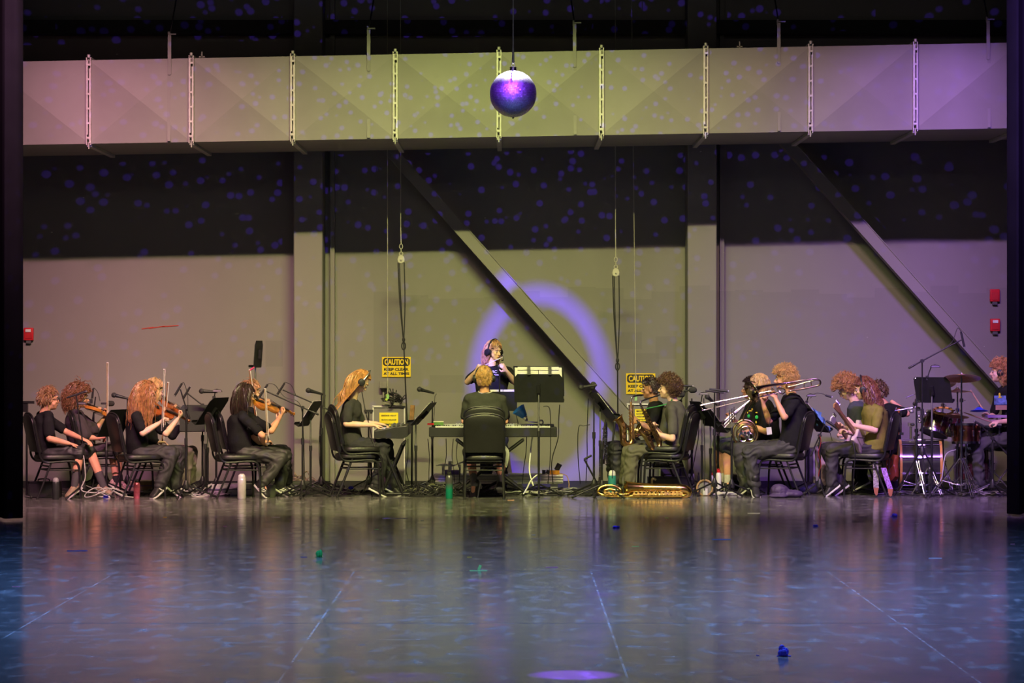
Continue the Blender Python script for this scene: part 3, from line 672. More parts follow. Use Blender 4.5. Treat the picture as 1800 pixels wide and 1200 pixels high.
def make_hair(H, f, u, r, style, m, parent, k=1.0, body=None):
    """locks grown from the scalp; style sets length, curl and fall"""
    st = dict(n=260, L=.05, r=.007, curl=0, vol=.012, grav=.3, fr=.35, low=-.35, fringe=.0, out=.5, drape=V((0,0,0)), seg=7, comb=None); st.update(style); st['n'] = int(st['n']*3.8); st['r'] *= .45
    C = H+u*.022*k-f*.012*k; A = V((.080, .100, .108))*k      # side, forward, up radii
    mb = MB(); W_ = lambda a, b_, c: C+r*a+f*b_+u*c
    def faceok(d):  # d in (r,f,u): scalp only
        a, b_, c = d
        if b_ > .1: return c > st['fr']+(b_-.1)*.28
        return c > (st['low'] if b_ < -.2 else -.02+ (st['low']+.1)*(.1-b_)/.3)
    sk = MB(); nn = 28; mm = 18
    for i in range(mm):
        for j in range(nn):
            q = []
            for (ii, jj) in ((i, j), (i, j+1), (i+1, j+1), (i+1, j)):
                t = -PI/2+PI*ii/mm; a = 2*PI*jj/nn; q.append((math.cos(t)*math.cos(a), math.cos(t)*math.sin(a), math.sin(t)))
            cen = [sum(e[n_] for e in q)/4 for n_ in range(3)]
            if faceok(cen): sk.add([W_(e[0]*A.x*1.06, e[1]*A.y*1.06, e[2]*A.z*1.05) for e in q]+[W_(e[0]*A.x*.9, e[1]*A.y*.9, e[2]*A.z*.9) for e in q], [(0,1,2,3),(7,6,5,4),(0,4,5,1),(1,5,6,2),(2,6,7,3),(3,7,4,0)])
    mb.add(sk.v, sk.f)
    ns = 0
    while ns < st['n']:
        d = gauss_v(1).normalized()
        if not faceok(d): continue
        ns += 1
        p = W_(d.x*A.x, d.y*A.y, d.z*A.z); nrm = (r*d.x+f*d.y+u*d.z).normalized(); L = st['L']*random.uniform(.75, 1.15)
        if d.y > .35 and st['fringe']: L = st['fringe']*random.uniform(.7, 1.1)
        v = nrm*st['out']+gauss_v(.25)
        if st['comb'] is not None: v += (f*st['comb'][0]+u*st['comb'][1]+r*st['comb'][2]*(1 if d.x > 0 else -1))
        v.normalize(); pts = [p-nrm*.004]; seg = st['seg']; ph = random.uniform(0, 6); cur = p
        vol = 1.05+st['vol']*random.uniform(.2, 1.3)/.1
        for q in range(seg):
            g = V((0, 0, -1))*st['grav']+st['drape']*(.3 if q > seg*.4 else 0); v = (v*.66+g*.55+gauss_v(.035)).normalized()
            cur = cur+v*L/seg; e = cur-C; ex, ey, ez = e.dot(r)/A.x, e.dot(f)/A.y, e.dot(u)/A.z; ln = math.sqrt(ex*ex+ey*ey+ez*ez)
            yl = st.get('face', .38)
            if ez < st.get('fz', .30) and ey > yl: ey = yl; cur = C+(r*ex*A.x+f*ey*A.y+u*ez*A.z); ln = math.sqrt(ex*ex+ey*ey+ez*ez)
            if ez < -.1:  # neck: keep hanging straight down outside a narrowing form
                ln2 = math.sqrt(ex*ex+ey*ey)
                lim = .80 if ez < -.6 else .95
                if 1e-3 < ln2 < lim: cur = C+(r*ex*A.x+f*ey*A.y)*(lim/ln2)+u*ez*A.z
            elif ln < vol: cur = C+(r*ex*A.x+f*ey*A.y+u*ez*A.z)*(vol/max(ln, .05))
            if body is not None and cur.z < body[0].z+.02:        # rest on shoulders and back
                e2 = cur-body[0]; hx = V((e2.x, e2.y, 0)); 
                if hx.length < .115: cur = body[0]+hx.normalized()*.118+V((0, 0, e2.z))
            cc = V(cur)
            if st['curl']:
                x, y, z = basis(v); a = ph+q*2*PI/2.6; cc += (x*math.cos(a)+y*math.sin(a))*st['curl']
            pts.append(cc)
        if st['curl']: pts = bez(pts, 2)
        m_ = len(pts); rr = [st['r']*(1.1-.75*(i/(m_-1))**2) for i in range(m_)]; mb.tube(pts, rr, 5)
    return mb.build('hair', m, parent)
def headphones(C, f, u, r, parent_label, k=1., boom=False, silverband=False):
    t = thing('headphones', parent_label, 'headphones', C)
    mb = MB(); a0 = -.15; pts = []
    for q in range(17):
        a = PI*q/16; pts.append(C+r*.098*math.cos(a)*k+u*(.02+.122*math.sin(a))*k)
    MB().tube(pts, .009, 8).build('headband', dull_steel if silverband else black_plastic, t)
    for s_ in (-1, 1):
        c = C+r*s_*.094*k-u*.005; cup = MB().lathe([(.020, .034), (.034, .030), (.041, .012), (.042, 0), (.036, -.012)], c, r*s_, 20).build('ear_cup', black_plastic, t)
        MB().torus(c-r*s_*.008, r, .030, .012, 20, 8).build('ear_cushion', vinyl, cup)
    if boom: MB().tube(bez([C-r*.12*1-u*.01, C-r*.10+f*.06-u*.06, C-r*.03+f*.12-u*.085], 6), .004, 6).cap(C-r*.03+f*.12-u*.085, C-r*.01+f*.125-u*.085, .008).build('boom_microphone', black_plastic, t)
    return t
def glasses(C, f, u, r, parent, k=1.):
    mb = MB()
    for s_ in (-1, 1): mb.torus(C+f*.103*k+r*s_*.033*k+u*.006*k, f, .022*k, .0028, 16, 5); mb.cyl(C+f*.098*k+r*s_*.056*k+u*.01*k, C+f*.0+r*s_*.082*k+u*.008*k, .0028, n=5)
    mb.cyl(C+f*.104*k-r*.011*k+u*.008*k, C+f*.104*k+r*.011*k+u*.008*k, .0028, n=5); mb.build('glasses', black_plastic, parent)
def shoe(ank, toe, m, solem, parent, boot=False, sc_=1., stripes=0):
    a, t = V(ank), V(toe); d = t-a; up = V((0, 0, 1)); d.normalize(); up = (up-d*up.dot(d)).normalized(); s_ = d.cross(up); L = max((t-a).length, .14)
    base = a-up*.075
    rings = []; R = ((-.065, .018, .020, .035), (-.055, .034, .040, .045), (0, .038, .050, .050), (.35*L, .040, .040, .040), (.65*L, .046, .030, .030), (.9*L, .042, .024, .025), (L+.01, .024, .016, .018))
    for x, w_, h, c in R: rings.append(ringE(base+d*x+up*c, s_, up, w_*sc_, h*sc_, 14, .75))
    o = MB().loft(rings); 
    if boot: o.cap(a-up*.03, a+up*.07, .05, .052)
    else: o.cap(a-up*.035, a-up*.005, .042, .040)
    so = o.build('shoe', m, parent); remesh(so, .009, 1)
    rings = [ringE(base+d*x+up*.008, s_, up, (w_+.004)*sc_, .012, 14, .6) for x, w_, h, c in R]
    MB().loft(rings).build('sole', solem, so)
    if stripes:
        n_ = s_ if s_.y < 0 else -s_; m_ = MB()
        for q in range(stripes):
            x = L*(.28+.16*q); m_.tube([base+d*(x-.02)+n_*.044+up*.025, base+d*x+n_*.047+up*.045, base+d*(x+.015)+n_*.034+up*.068], .006, 5)
        m_.build('side_stripe', mat('white_sole', (.7, .7, .66), .5), so)
    return so
def person(label, Y0, yaw, head, neck, hip, arms, legs, skin=None, pitch=0, hyaw=None, hair=None, hairm_=None, shirt=None, pants=None, sleeve='short', shorts=False,
           shoem=None, solem=None, sock=None, socklen=.10, bulk=1.0, hk=.96, lean=-.03, gl=False, face=True, ears=True, roll=0, hair_len_body=False, legr=1.0, shoes=True, boot=False, necklace=False, stripes=0):
    def J(q, dflt=0.): return P(q[0], q[1], Y0+(q[2] if len(q) > 2 else dflt))
    a = math.radians(yaw); fv = V((math.cos(a), math.sin(a), 0)); sg = 1 if math.cos(a) >= -1e-6 else -1
    nv = V((math.sin(a), -math.cos(a), 0))*sg
    H, Nk, Hp = J(head), J(neck), J(hip)
    t = thing('person', label, 'person', V((Hp.x, Hp.y, 0)))
    ha = math.radians(yaw if hyaw is None else hyaw); pa = math.radians(pitch)
    f0 = V((math.cos(ha), math.sin(ha), 0)); f = f0*math.cos(pa)+V((0,0,1))*math.sin(pa); u = V((0,0,1))*math.cos(pa)-f0*math.sin(pa); r = f.cross(u)
    if roll: q = Matrix.Rotation(math.radians(roll), 3, f); u = q @ u; r = q @ r
    k = hk; mb = MB()
    # head
    mb.ell(H+u*.022*k-f*.012*k, (.076*k, .096*k, .103*k), (r, f, u), 20, 14)
    mb.ell(H-u*.035*k+f*.030*k, (.056*k, .056*k, .078*k), (r, f, u), 16, 12)
    mb.ell(H-u*.085*k+f*.052*k, (.032*k, .034*k, .026*k), (r, f, u), 12, 8)
    mb.cap(H-u*.045*k+f*.035*k-r*.045*k, H-u*.085*k+f*.055*k-r*.018*k, .024*k, .018*k); mb.cap(H-u*.045*k+f*.035*k+r*.045*k, H-u*.085*k+f*.055*k+r*.018*k, .024*k, .018*k)
    mb.cap(H+u*.020*k+f*.078*k, H-u*.026*k+f*.106*k, .009*k, .013*k); mb.ell(H-u*.028*k+f*.094*k, (.017*k, .014*k, .011*k), (r, f, u))
    mb.cap(H+u*.034*k+f*.074*k-r*.035*k, H+u*.034*k+f*.074*k+r*.035*k, .013*k); mb.ell(H-u*.060*k+f*.078*k, (.024*k, .016*k, .013*k), (r, f, u))
    for s_ in (-1, 1):
        if ears: mb.ell(H-u*.004*k+r*s_*.078*k-f*.005*k, (.012*k, .022*k, .033*k), (r, f, u))
        mb.ell(H-u*.020*k+f*.060*k+r*s_*.036*k, (.022*k, .022*k, .020*k), (r, f, u))
    mb.cap(H-u*.05*k-f*.022*k, Nk+V((0, 0, -.01)), .052*k, .058*k)
    # torso
    ax = (Nk-Hp); T = ax.length; au = ax.normalized(); fx = (fv-au*fv.dot(au)).normalized(); sx = au.cross(fx).normalized()
    TR = ((-.08, .13, .10, 0), (.02, .165, .125, 0), (.25, .155, .115, lean*.8), (.5, .150, .108, lean), (.75, .168, .112, lean*.6), (.9, .165, .085, lean*.2), (.98, .095, .062, 0))
    def tor(g, n=20, z1=7): return [ringE(Hp+ax*q[0]+fx*q[3], sx, fx, q[1]*bulk+g, q[2]*bulk+g, n, .85) for q in TR[:z1]]
    mb.loft(tor(-.018))
    shm = MB(); shm.loft(tor(.014)); shm.loft([ringE(Nk+au*z_, sx, fx, w_, w_*.85, 16, 1) for z_, w_ in ((-.05, .088), (-.02, .072), (.004, .064))])
    shj = {}
    for sd, s_ in (('n', 1), ('f', -1)):
        sh = Nk+nv*s_*.172*bulk-au*.04
        arm = arms.get(sd) if arms else None
        if arm is None: shm.cap(Nk+nv*s_*.10-au*.05, sh, .05, .055); mb.cap(Nk-au*.05, sh, .036, .036); continue
        if 'sh' in arm: sh = J(arm['sh'])
        el, wr = J(arm['el']), J(arm['wr']); shj[sd] = sh
        mb.cap(Nk+nv*s_*.06-au*.055, sh, .036, .036); mb.cap(sh, el, .038, .036); mb.cap(el, el+(wr-el)*.35, .037, .036); mb.cap(el+(wr-el)*.35, wr, .036, .024)
        shm.cap(Nk+nv*s_*.07-au*.04, sh, .052, .060); shm.cap(Hp+ax*.72+nv*s_*.09, sh, .085, .055)
        if sleeve == 'short': e = sh+(el-sh)*.76; shm.cap(sh, e, .055, .057); 
        elif sleeve == 'wide': shm.cap(sh, sh+(el-sh)*.9, .068, .085)
        else: shm.cap(sh, el, .058, .050); shm.cap(el, el+(wr-el)*.85, .050, .036)
        h = arm.get('hand')
        if h:
            tgt = J(h['to']) if 'to' in h else wr+(wr-el); hand(mb, wr+(tgt-wr).normalized()*.01, tgt-wr, h.get('pn', (0, 0, -1)), h.get('curl', .5), h.get('side', 1), .98)
    # legs
    pm = MB(); pm.loft(tor(.004, z1=2)); pm.ell(Hp, (.160*bulk, .125*bulk, .085), (sx, fx, au))
    for sd, s_ in (('n', 1), ('f', -1)):
        lg = legs.get(sd) if legs else None
        if lg is None: continue
        hj = Hp+nv*s_*.095*bulk; kn, an = J(lg['kn']), J(lg['an']); lr = legr
        mb.cap(hj, kn, .072*lr, .055*lr); mb.cap(kn, kn+(an-kn)*.3, .053*lr, .054*lr); mb.cap(kn+(an-kn)*.3, an, .054*lr, .034)
        if pants:
            pm.cap(hj, kn, .092*lr, .074*lr)
            if shorts: pm.cap(hj, hj+(kn-hj)*.95, .095*lr, .088*lr)
            else: pm.cap(kn, kn+(an-kn)*.25, .073*lr, .070*lr); pm.cap(kn+(an-kn)*.25, kn+(an-kn)*.99, .070*lr, .062*lr if legr < 1.12 else .075)
        if 'toe' in lg:
            toe = J(lg['toe']); mb.cap(an, an+(toe-an)*.3-V((0, 0, .035)), .032, .026)
            if shoes: shoe(an, toe, shoem or mat('black_shoe', (.02, .02, .02), .5), solem or mat('white_sole', (.7, .7, .66), .5), t, boot, stripes=stripes)
        if sock:
            e = an+(kn-an).normalized()*socklen; MB().cap(an-V((0, 0, .01)), e, .041, .047 if socklen > .12 else .042).build('sock', sock, t)
    remesh(mb.build('body', skin or skin_l, t), .0072, 2)
    if shirt: remesh(shm.build('shirt', shirt, t), .011, 2, .011, sfold)
    if pants: remesh(pm.build('shorts' if shorts else 'trousers', pants, t), .011, 2, .013, folds)
    if face:
        ew = mat('eye_white', (.38, .34, .31), .3, var=0); ed = mat('eye_iris', (.03, .02, .015), .2, var=0); br = hairm_ or blackc
        for s_ in (-1, 1):
            e = MB().ell(H+u*.008*k+f*.0815*k+r*s_*.033*k, .0100*k, None, 12, 8).build('eye', ew, t); MB().ell(H+u*.007*k+f*.0875*k+r*s_*.034*k, .0062*k, None, 8, 6).build('iris', ed, e)
            MB().tube([H+u*.030*k+f*.092*k+r*s_*.016*k, H+u*.036*k+f*.088*k+r*s_*.034*k, H+u*.030*k+f*.074*k+r*s_*.052*k], .0042*k, 5).build('eyebrow', br, t)
        MB().tube([H-u*.058*k+f*.084*k-r*.022*k, H-u*.057*k+f*.096*k, H-u*.058*k+f*.084*k+r*.022*k], [.003, .0065, .003], 6).build('lips', mat('lips', (.42, .14, .11), .4), t)
    if hair: make_hair(H, f, u, r, hair, hairm_, t, k*1.0, (Nk,) if hair_len_body else None)
    if gl: glasses(H, f, u, r, t, k)
    if necklace: MB().torus(Nk+fx*.02+V((0, 0, .0)), (fx*.35+V((0,0,1))), .062, .004, 24, 5).build('necklace', mat('white_cord', (.7, .7, .7), .5), t)
    return dict(o=t, H=H, f=f, u=u, r=r, N=Nk, Hp=Hp, nv=nv, fv=fv, sh=shj, J=J, fx=fx, au=au, sx=sx)
def HAIR(n, c):
    c = tuple(q*1.35 for q in c); return mat('hair_'+n, c, .42, var=.45, nscale=26, spec=.6)
h_auburn = HAIR('auburn', (.25, .115, .045)); h_curlred = HAIR('copper', (.17, .075, .038)); h_blond = HAIR('blond', (.42, .27, .12)); h_dark = HAIR('dark', (.022, .012, .009))
h_brown = HAIR('brown', (.085, .045, .024)); h_ginger = HAIR('ginger', (.33, .16, .06)); h_gold = HAIR('gold', (.42, .25, .09)); h_lbrown = HAIR('light_brown', (.20, .10, .035)); h_pink = HAIR('strawberry', (.36, .19, .10))
# ================================================================ THE BAND: strings
long_wavy = dict(n=330, L=.40, r=.0085, grav=.9, vol=.022, out=.3, seg=11, curl=.004, comb=(-.5, -.2, .2), fringe=.0, drape=V((-.12, -.05, 0)))
vinyl_sh = mat('black_shoe', (.02, .02, .02), .5); wsole = mat('white_sole', (.7, .7, .66), .5)
YA = -2.2
boy = person('seated boy with glasses, black t-shirt and shorts, hands on his lap by left curtain', -2.2, 22, (87, 702), (78, 724), (84, 797),
    dict(n=dict(el=(87, 771, -.22), wr=(120, 779, -.16), hand=dict(to=(136, 784, -.12), pn=(.3, 0, -1), curl=.25, side=-1)),
         f=dict(el=(118, 760, .18), wr=(142, 770, .04), hand=dict(to=(156, 776, .0), pn=(0, 0, -1), curl=.3))),
    dict(n=dict(kn=(139, 797, -.14), an=(131, 853, -.16), toe=(113, 866, -.24)), f=dict(kn=(158, 792, .16), an=(182, 854, .14), toe=(206, 866, .10))),
    skin=skin_r, hair=dict(n=240, L=.06, r=.009, grav=.45, vol=.006, out=.15, fr=.33, low=-.45, comb=(-.2, .1, 0), fringe=.055), hairm_=HAIR('chestnut', (.20, .105, .045)), shirt=blackc, pants=mat('black_shorts', (.02, .02, .022), .55, bump=.3), shorts=True,
    shoem=mat('tan_shoe', (.30, .22, .14), .7), sock=mat('grey_sock', (.07, .065, .07), .9), socklen=.15, gl=True, necklace=True, bulk=.92, hk=.98, pitch=-3)
curly = person('seated violinist with long copper curls, loose charcoal shirt, violin under the chin', -1.2, 14, (140, 699), (130, 722), (150, 795),
    dict(n=dict(el=(150, 768, -.25), wr=(172, 770, -.20), hand=dict(to=(186, 768, -.1), pn=(0, 0, -1), curl=.9)),
         f=dict(sh=(136, 732, .16), el=(165, 757, .10), wr=(181, 737, .16), hand=dict(to=(187, 728, .18), pn=(-.6, 0, .6), curl=.9))),
    dict(n=dict(kn=(198, 792, -.06), an=(205, 846, -.08), toe=(222, 856, -.1)), f=dict(kn=(205, 790, .20), an=(210, 844, .2), toe=(228, 852, .2))),
    skin=skin_r, hair=dict(n=300, L=.17, r=.009, grav=.55, vol=.035, out=.6, curl=.009, seg=7, low=-.55, fr=.30, fringe=.05, comb=(-.3, 0, .2)), hairm_=h_curlred, shirt=mat('plum_charcoal_cotton', (.05, .04, .045), .9, bump=.3, bscale=40), sleeve='wide', pants=mat('grey_shorts', (.06, .05, .05), .8), shorts=True,
    shoem=mat('patterned_shoe', (.5, .35, .3), .6, var=.6, nscale=40), sock=mat('black_sock', (.02, .02, .02), .9), socklen=.05, bulk=1.0, pitch=-4)
redh = person('seated violinist with long wavy auburn hair, black t-shirt and black cargo trousers', -2.18, 24, (258, 694), (247, 722), (243, 797),
    dict(n=dict(sh=(240, 731, -.18), el=(251, 761, -.26), wr=(279, 744, -.22), hand=dict(to=(287, 737, -.20), pn=(.5, 0, -.9), curl=1.0)),
         f=dict(sh=(260, 732, .13), el=(292, 762, .10), wr=(311, 738, .20), hand=dict(to=(318, 730, .24), pn=(-.7, 0, .4), curl=1.1))),
    dict(n=dict(kn=(303, 797, -.10), an=(281, 852, -.20), toe=(264, 866, -.33)), f=dict(kn=(316, 795, .20), an=(308, 853, .12), toe=(326, 866, .10))),
    skin=skin_f, hair=dict(long_wavy, L=.40), hairm_=h_auburn, shirt=blackc, pants=mat('black_cargo', (.028, .028, .030), .7, bump=.35, bscale=30), hyaw=34, bulk=.90, pitch=-6, legr=1.1, shoem=vinyl_sh, stripes=1, hair_len_body=True, hk=1.0)
# white side stripe on skate shoe
blondv = person('seated blond violinist in black long sleeves and grey trousers, behind the auburn-haired one', -1.25, 12, (272, 688), (264, 716), (262, 795),
    dict(n=dict(sh=(262, 730, -.16), el=(262, 770, -.24), wr=(276, 776, -.2), hand=dict(to=(286, 777, -.18), pn=(.2, 0, -1), curl=.6)),
         f=dict(sh=(272, 728, .15), el=(303, 765, .12), wr=(316, 749, .2), hand=dict(to=(322, 740, .22), pn=(-.7, 0, .4), curl=1.0))),
    dict(n=dict(kn=(330, 797, -.05), an=(325, 850, -.05), toe=(345, 858, -.04)), f=dict(kn=(336, 794, .2), an=(334, 846, .2), toe=(352, 852, .2))),
    skin=skin_f, hair=dict(long_wavy, L=.26, n=220, fringe=.1), hairm_=h_blond, shirt=blackc, sleeve='long', pants=mat('taupe_trousers', (.20, .17, .14), .85, bump=.3, bscale=30), hyaw=20, bulk=.9, pitch=-5)
darkv = person('seated violinist with dark shoulder-length hair and frilled short black sleeves', -2.12, 18, (431, 696), (422, 722), (425, 795),
    dict(n=dict(sh=(427, 733, -.17), el=(461, 765, -.25), wr=(462, 777, -.1), hand=dict(to=(471, 775, -.04), pn=(-.2, 0, -1), curl=.45)),
         f=dict(sh=(440, 733, .14), el=(477, 757, .12), wr=(492, 733, .24), hand=dict(to=(499, 723, .28), pn=(-.6, 0, .5), curl=1.1))),
    dict(n=dict(kn=(495, 806, -.10), an=(461, 850, -.20), toe=(476, 866, -.26)), f=dict(kn=(502, 800, .16), an=(492, 852, .10), toe=(512, 864, .12))),
    skin=skin_r, hair=dict(n=300, L=.20, r=.0085, grav=1.0, vol=.016, out=.25, seg=8, comb=(-.3, -.1, .15), fr=.3, low=-.6, fringe=.07), hairm_=h_dark, shirt=blackc, pants=mat('black_slacks', (.03, .03, .028), .6, bump=.25, bscale=30), hyaw=26, bulk=.95, pitch=-5,
    shoem=vinyl_sh, stripes=3, sock=mat('pale_grey_sock', (.4, .45, .42), .9), socklen=.08)
MB().tube([darkv['sh']['n']+V((.11, -.03, -.10))+V((.055*math.cos(a), .05*math.sin(a), .02*math.cos(a)+.012*math.sin(a*7))) for a in [k*2*PI/40 for k in range(41)]], .012, 6).build('sleeve_frill', blackc, darkv['o'])
hidv = person('seated violinist mostly hidden behind the dark-haired one, brown hair', -1.3, 14, (443, 691), (434, 716), (440, 793),
    dict(n=dict(el=(447, 768, -.2), wr=(455, 778, -.12), hand=dict(to=(461, 780, -.1), pn=(0, 0, -1), curl=.6)),
         f=dict(el=(470, 760, .12), wr=(484, 742, .2), hand=dict(to=(489, 734, .22), pn=(-.7, 0, .4), curl=1.0))),
    dict(n=dict(kn=(496, 795, -.05), an=(492, 848, -.05), toe=(512, 856, -.04)), f=dict(kn=(500, 793, .2), an=(505, 846, .2), toe=(522, 852, .2))),
    skin=skin_l, hair=dict(n=220, L=.10, r=.008, grav=.5, vol=.012, out=.3, fringe=.06), hairm_=h_pink, shirt=blackc, pants=blackc, hyaw=15, bulk=.9)
# violins and bows
violin(P(158, 716, -1.28), P(196, 735, -.85), (-.1, -.55, .83), 'amber violin held by the violinist with copper curls', vamber)
violin(P(261, 714, -2.16), P(327, 738, -1.80), (.05, -.75, .65), 'bright orange-red violin held by the auburn-haired violinist', vwood)
violin(P(283, 704, -1.22), P(345, 742, -.85), (.0, -.6, .8), 'red violin of the blond violinist, half hidden behind another violin', vwood)
violin(P(446, 706, -2.02), P(519, 728, -1.62), (-.1, -.7, .7), 'amber violin held out by the dark-haired violinist', vamber)
violin(P(452, 702, -1.25), P(498, 722, -.8), (-.1, -.6, .8), 'violin almost hidden behind the dark-haired violinist', vamber)
bow(P(187, 768, -1.33), P(188, 637, -1.35), 'pale bow held upright above the copper-curled violinist', stick=mat('pale_bow_stick', (.5, .36, .2), .4))
bow(P(284, 757, -2.44), P(287.5, 649, -2.40), 'silvery grey bow held upright by the auburn-haired violinist', stick=mat('grey_bow_stick', (.3, .3, .28), .3))
bow(P(284, 780, -1.45), P(294.5, 672, -1.4), 'brown bow of the blond violinist leaning right')
bow(P(470, 776, -2.22), P(464.5, 683, -2.22), 'light bow of the dark-haired violinist pointing straight up', stick=mat('pale_bow_stick2', (.45, .35, .24), .4))
bow(P(452, 757, -1.5), P(437.5, 650, -1.5), 'thin bow rising behind the dark-haired head with pink mark at its tip')
MB().ell(P(443, 648, -1.5), (.035, .01, .01), (V((.8, 0, .6)), V((0, 1, 0)), V((-.6, 0, .8)))).build('pink_ribbon', mat('pink_cloth', (.7, .05, .2), .7), [o for o in bpy.data.objects if o.get('label', '').startswith('thin bow')][0])
# ================================================================ keyboard player, pianist, conductor
kb = person('seated keyboard player in headphones with very long straight auburn-blond hair', -1.85, 12, (633, 671), (619, 702), (620, 782),
    dict(n=dict(sh=(614, 715, -.17), el=(609, 745, -.22), wr=(655, 747, -.16), hand=dict(to=(672, 750, -.12), pn=(-.1, 0, -1), curl=.35, side=-1)),
         f=dict(sh=(626, 714, .14), el=(634, 744, .18), wr=(662, 744, .14), hand=dict(to=(680, 747, .12), pn=(-.1, 0, -1), curl=.35))),
    dict(n=dict(kn=(675, 784, -.08), an=(662, 853, -.16), toe=(680, 862, -.16)), f=dict(kn=(680, 782, .16), an=(690, 853, .1), toe=(705, 860, .1))),
    skin=skin_f, hair=dict(n=300, L=.50, r=.0085, grav=1.0, vol=.010, out=.04, seg=14, comb=(-1.3, .1, .25), face=.05, fz=.62, fr=.46, low=-.5, fringe=.0, drape=V((-.05, -.05, 0))), hairm_=HAIR('straw_auburn', (.36, .17, .05)), shirt=mat('faded_black_tee', (.035, .036, .034), .9, bump=.3, bscale=40), pants=mat('dark_jeans', (.02, .021, .024), .8, bump=.3),
    pitch=-42, bulk=.86, hair_len_body=True, sock=None)
headphones(kb['H'], kb['f'], kb['u'], kb['r'], 'silver-banded headphones on the keyboard player with long hair', k=1.18, silverband=True)
pian = person('pianist seen from behind in grey-black t-shirt and shorts on stacked chairs', -2.14, 90, (851, 664), (852, 690), (852, 786),
    dict(n=dict(sh=(881, 702, 0), el=(888, 740, .06), wr=(877, 750, .28), hand=dict(to=(874, 750, .38), pn=(0, 0, -1), curl=.4)),
         f=dict(sh=(823, 702, 0), el=(816, 740, .06), wr=(828, 750, .28), hand=dict(to=(831, 750, .38), pn=(0, 0, -1), curl=.4))),
    dict(n=dict(kn=(881, 795, .40), an=(880, 850, .22), toe=(884, 857, .36)), f=dict(kn=(826, 795, .40), an=(834, 850, .05), toe=(828, 874, -.03))),
    skin=skin_r, hair=dict(n=300, L=.05, r=.009, grav=.9, vol=.006, out=.12, fr=.2, low=-.75), hairm_=HAIR('dark_gold', (.30, .16, .055)), shirt=mat('olive_black_tee', (.035, .037, .032), .9, bump=.3, bscale=40), pants=mat('black_gym_shorts', (.03, .03, .03), .7, bump=.3), shorts=True,
    sock=mat('mid_grey_sock', (.16, .16, .17), .9), socklen=.12, bulk=1.06, pitch=-8, shoem=vinyl_sh, hk=.94)
MB().torus(pian['N']+V((0, 0, .012)), (0, -.3, 1), .066, .006, 24, 6).build('collar', mat('pale_collar', (.5, .45, .4), .8), pian['o'])
headphones(pian['H'], pian['f'], pian['u'], pian['r'], 'black headphones on the pianist seen from behind', k=.95)
cond = person('standing conductor with shoulder-length strawberry blond hair, black t-shirt, white baton', -.85, -58, (868, 618), (864, 643), (866, 735),
    dict(n=dict(sh=(841, 654, 0), el=(822, 671, -.06), wr=(836, 654, -.22), hand=dict(to=(841, 645, -.26), pn=(.5, .3, -.2), curl=1.1, side=-1)),
         f=dict(sh=(893, 653, 0), el=(904, 671, -.04), wr=(890, 652, -.2), hand=dict(to=(884, 643, -.25), pn=(-.6, .3, 0), curl=1.1))),
    dict(n=dict(kn=(855, 795, 0), an=(855, 848, 0), toe=(850, 862, -.16)), f=dict(kn=(882, 795, 0), an=(883, 848, 0), toe=(890, 862, -.16))),
    skin=skin_f, hair=dict(n=300, L=.17, r=.008, grav=.9, vol=.018, out=.3, seg=8, comb=(-.3, -.1, .35), fr=.40, low=-.6, fringe=.05), hairm_=h_pink, shirt=blackc, pants=mat('navy_jeans', (.02, .02, .06), .8), hyaw=-42, hk=.88, bulk=1.12, pitch=-6, lean=.0)
headphones(cond['H'], cond['f'], cond['u'], cond['r'], 'black headset with boom microphone on the conductor', boom=True)
t = thing('baton', 'white conducting baton held between the conductor hands', 'baton', P(846, 645, -1.13)); MB().tube([P(846, 645, -1.13), P(884, 627, -1.10)], [.005, .0025], 8).build('shaft', white_plastic, t); MB().ell(P(845, 645.5, -1.13), (.02, .012, .012)).build('grip', mat('cork', (.5, .35, .2), .7), t)
c = P(872, 653, -1.01); text_obj('ACIA', .05, c, mat('white_print', (.7, .7, .7), .7), cond['o'], 'shirt_print', .001, rot=(PI/2+.1, 0, math.radians(16)), fit=(.10, .035))
text_obj('GUARD', .02, c+V((.006, -.008, -.035)), mat('white_print'), cond['o'], 'shirt_print', .0008, rot=(PI/2+.1, 0, math.radians(16)), fit=(.06, .014))
# ================================================================ saxes, brass players
sxb = person('seated saxophonist with short dark hair, black t-shirt and black wristwatch', -1.35, 172, (1144, 684), (1150, 706), (1162, 787),
    dict(n=dict(sh=(1156, 718, -.17), el=(1142, 752, -.26), wr=(1121, 742, -.22), hand=dict(to=(1110, 734, -.16), pn=(-.3, .8, .2), curl=.75)),
         f=dict(sh=(1148, 718, .16), el=(1140, 760, .16), wr=(1124, 762, .02), hand=dict(to=(1114, 764, -.06), pn=(-.2, -.6, 0), curl=.7))),
    dict(n=dict(kn=(1080, 786, -.10), an=(1088, 845, -.12), toe=(1070, 858, -.14)), f=dict(kn=(1072, 786, .18), an=(1078, 843, .16), toe=(1060, 854, .16))),
    skin=skin_t, hair=dict(n=300, L=.022, r=.009, grav=.4, vol=.004, out=.15, fr=.36, low=-.5, fringe=.06), hairm_=h_dark, shirt=blackc, pants=mat('black_chinos', (.022, .022, .024), .7, bump=.3), bulk=.95)
w_ = sxb['J']((1122, 743, -.22)); MB().torus(w_, (.8, .1, .5), .031, .009, 20, 6).box(w_+V((0, -.034, 0)), (.03, .012, .03)).build('wristwatch', black_plastic, sxb['o'])
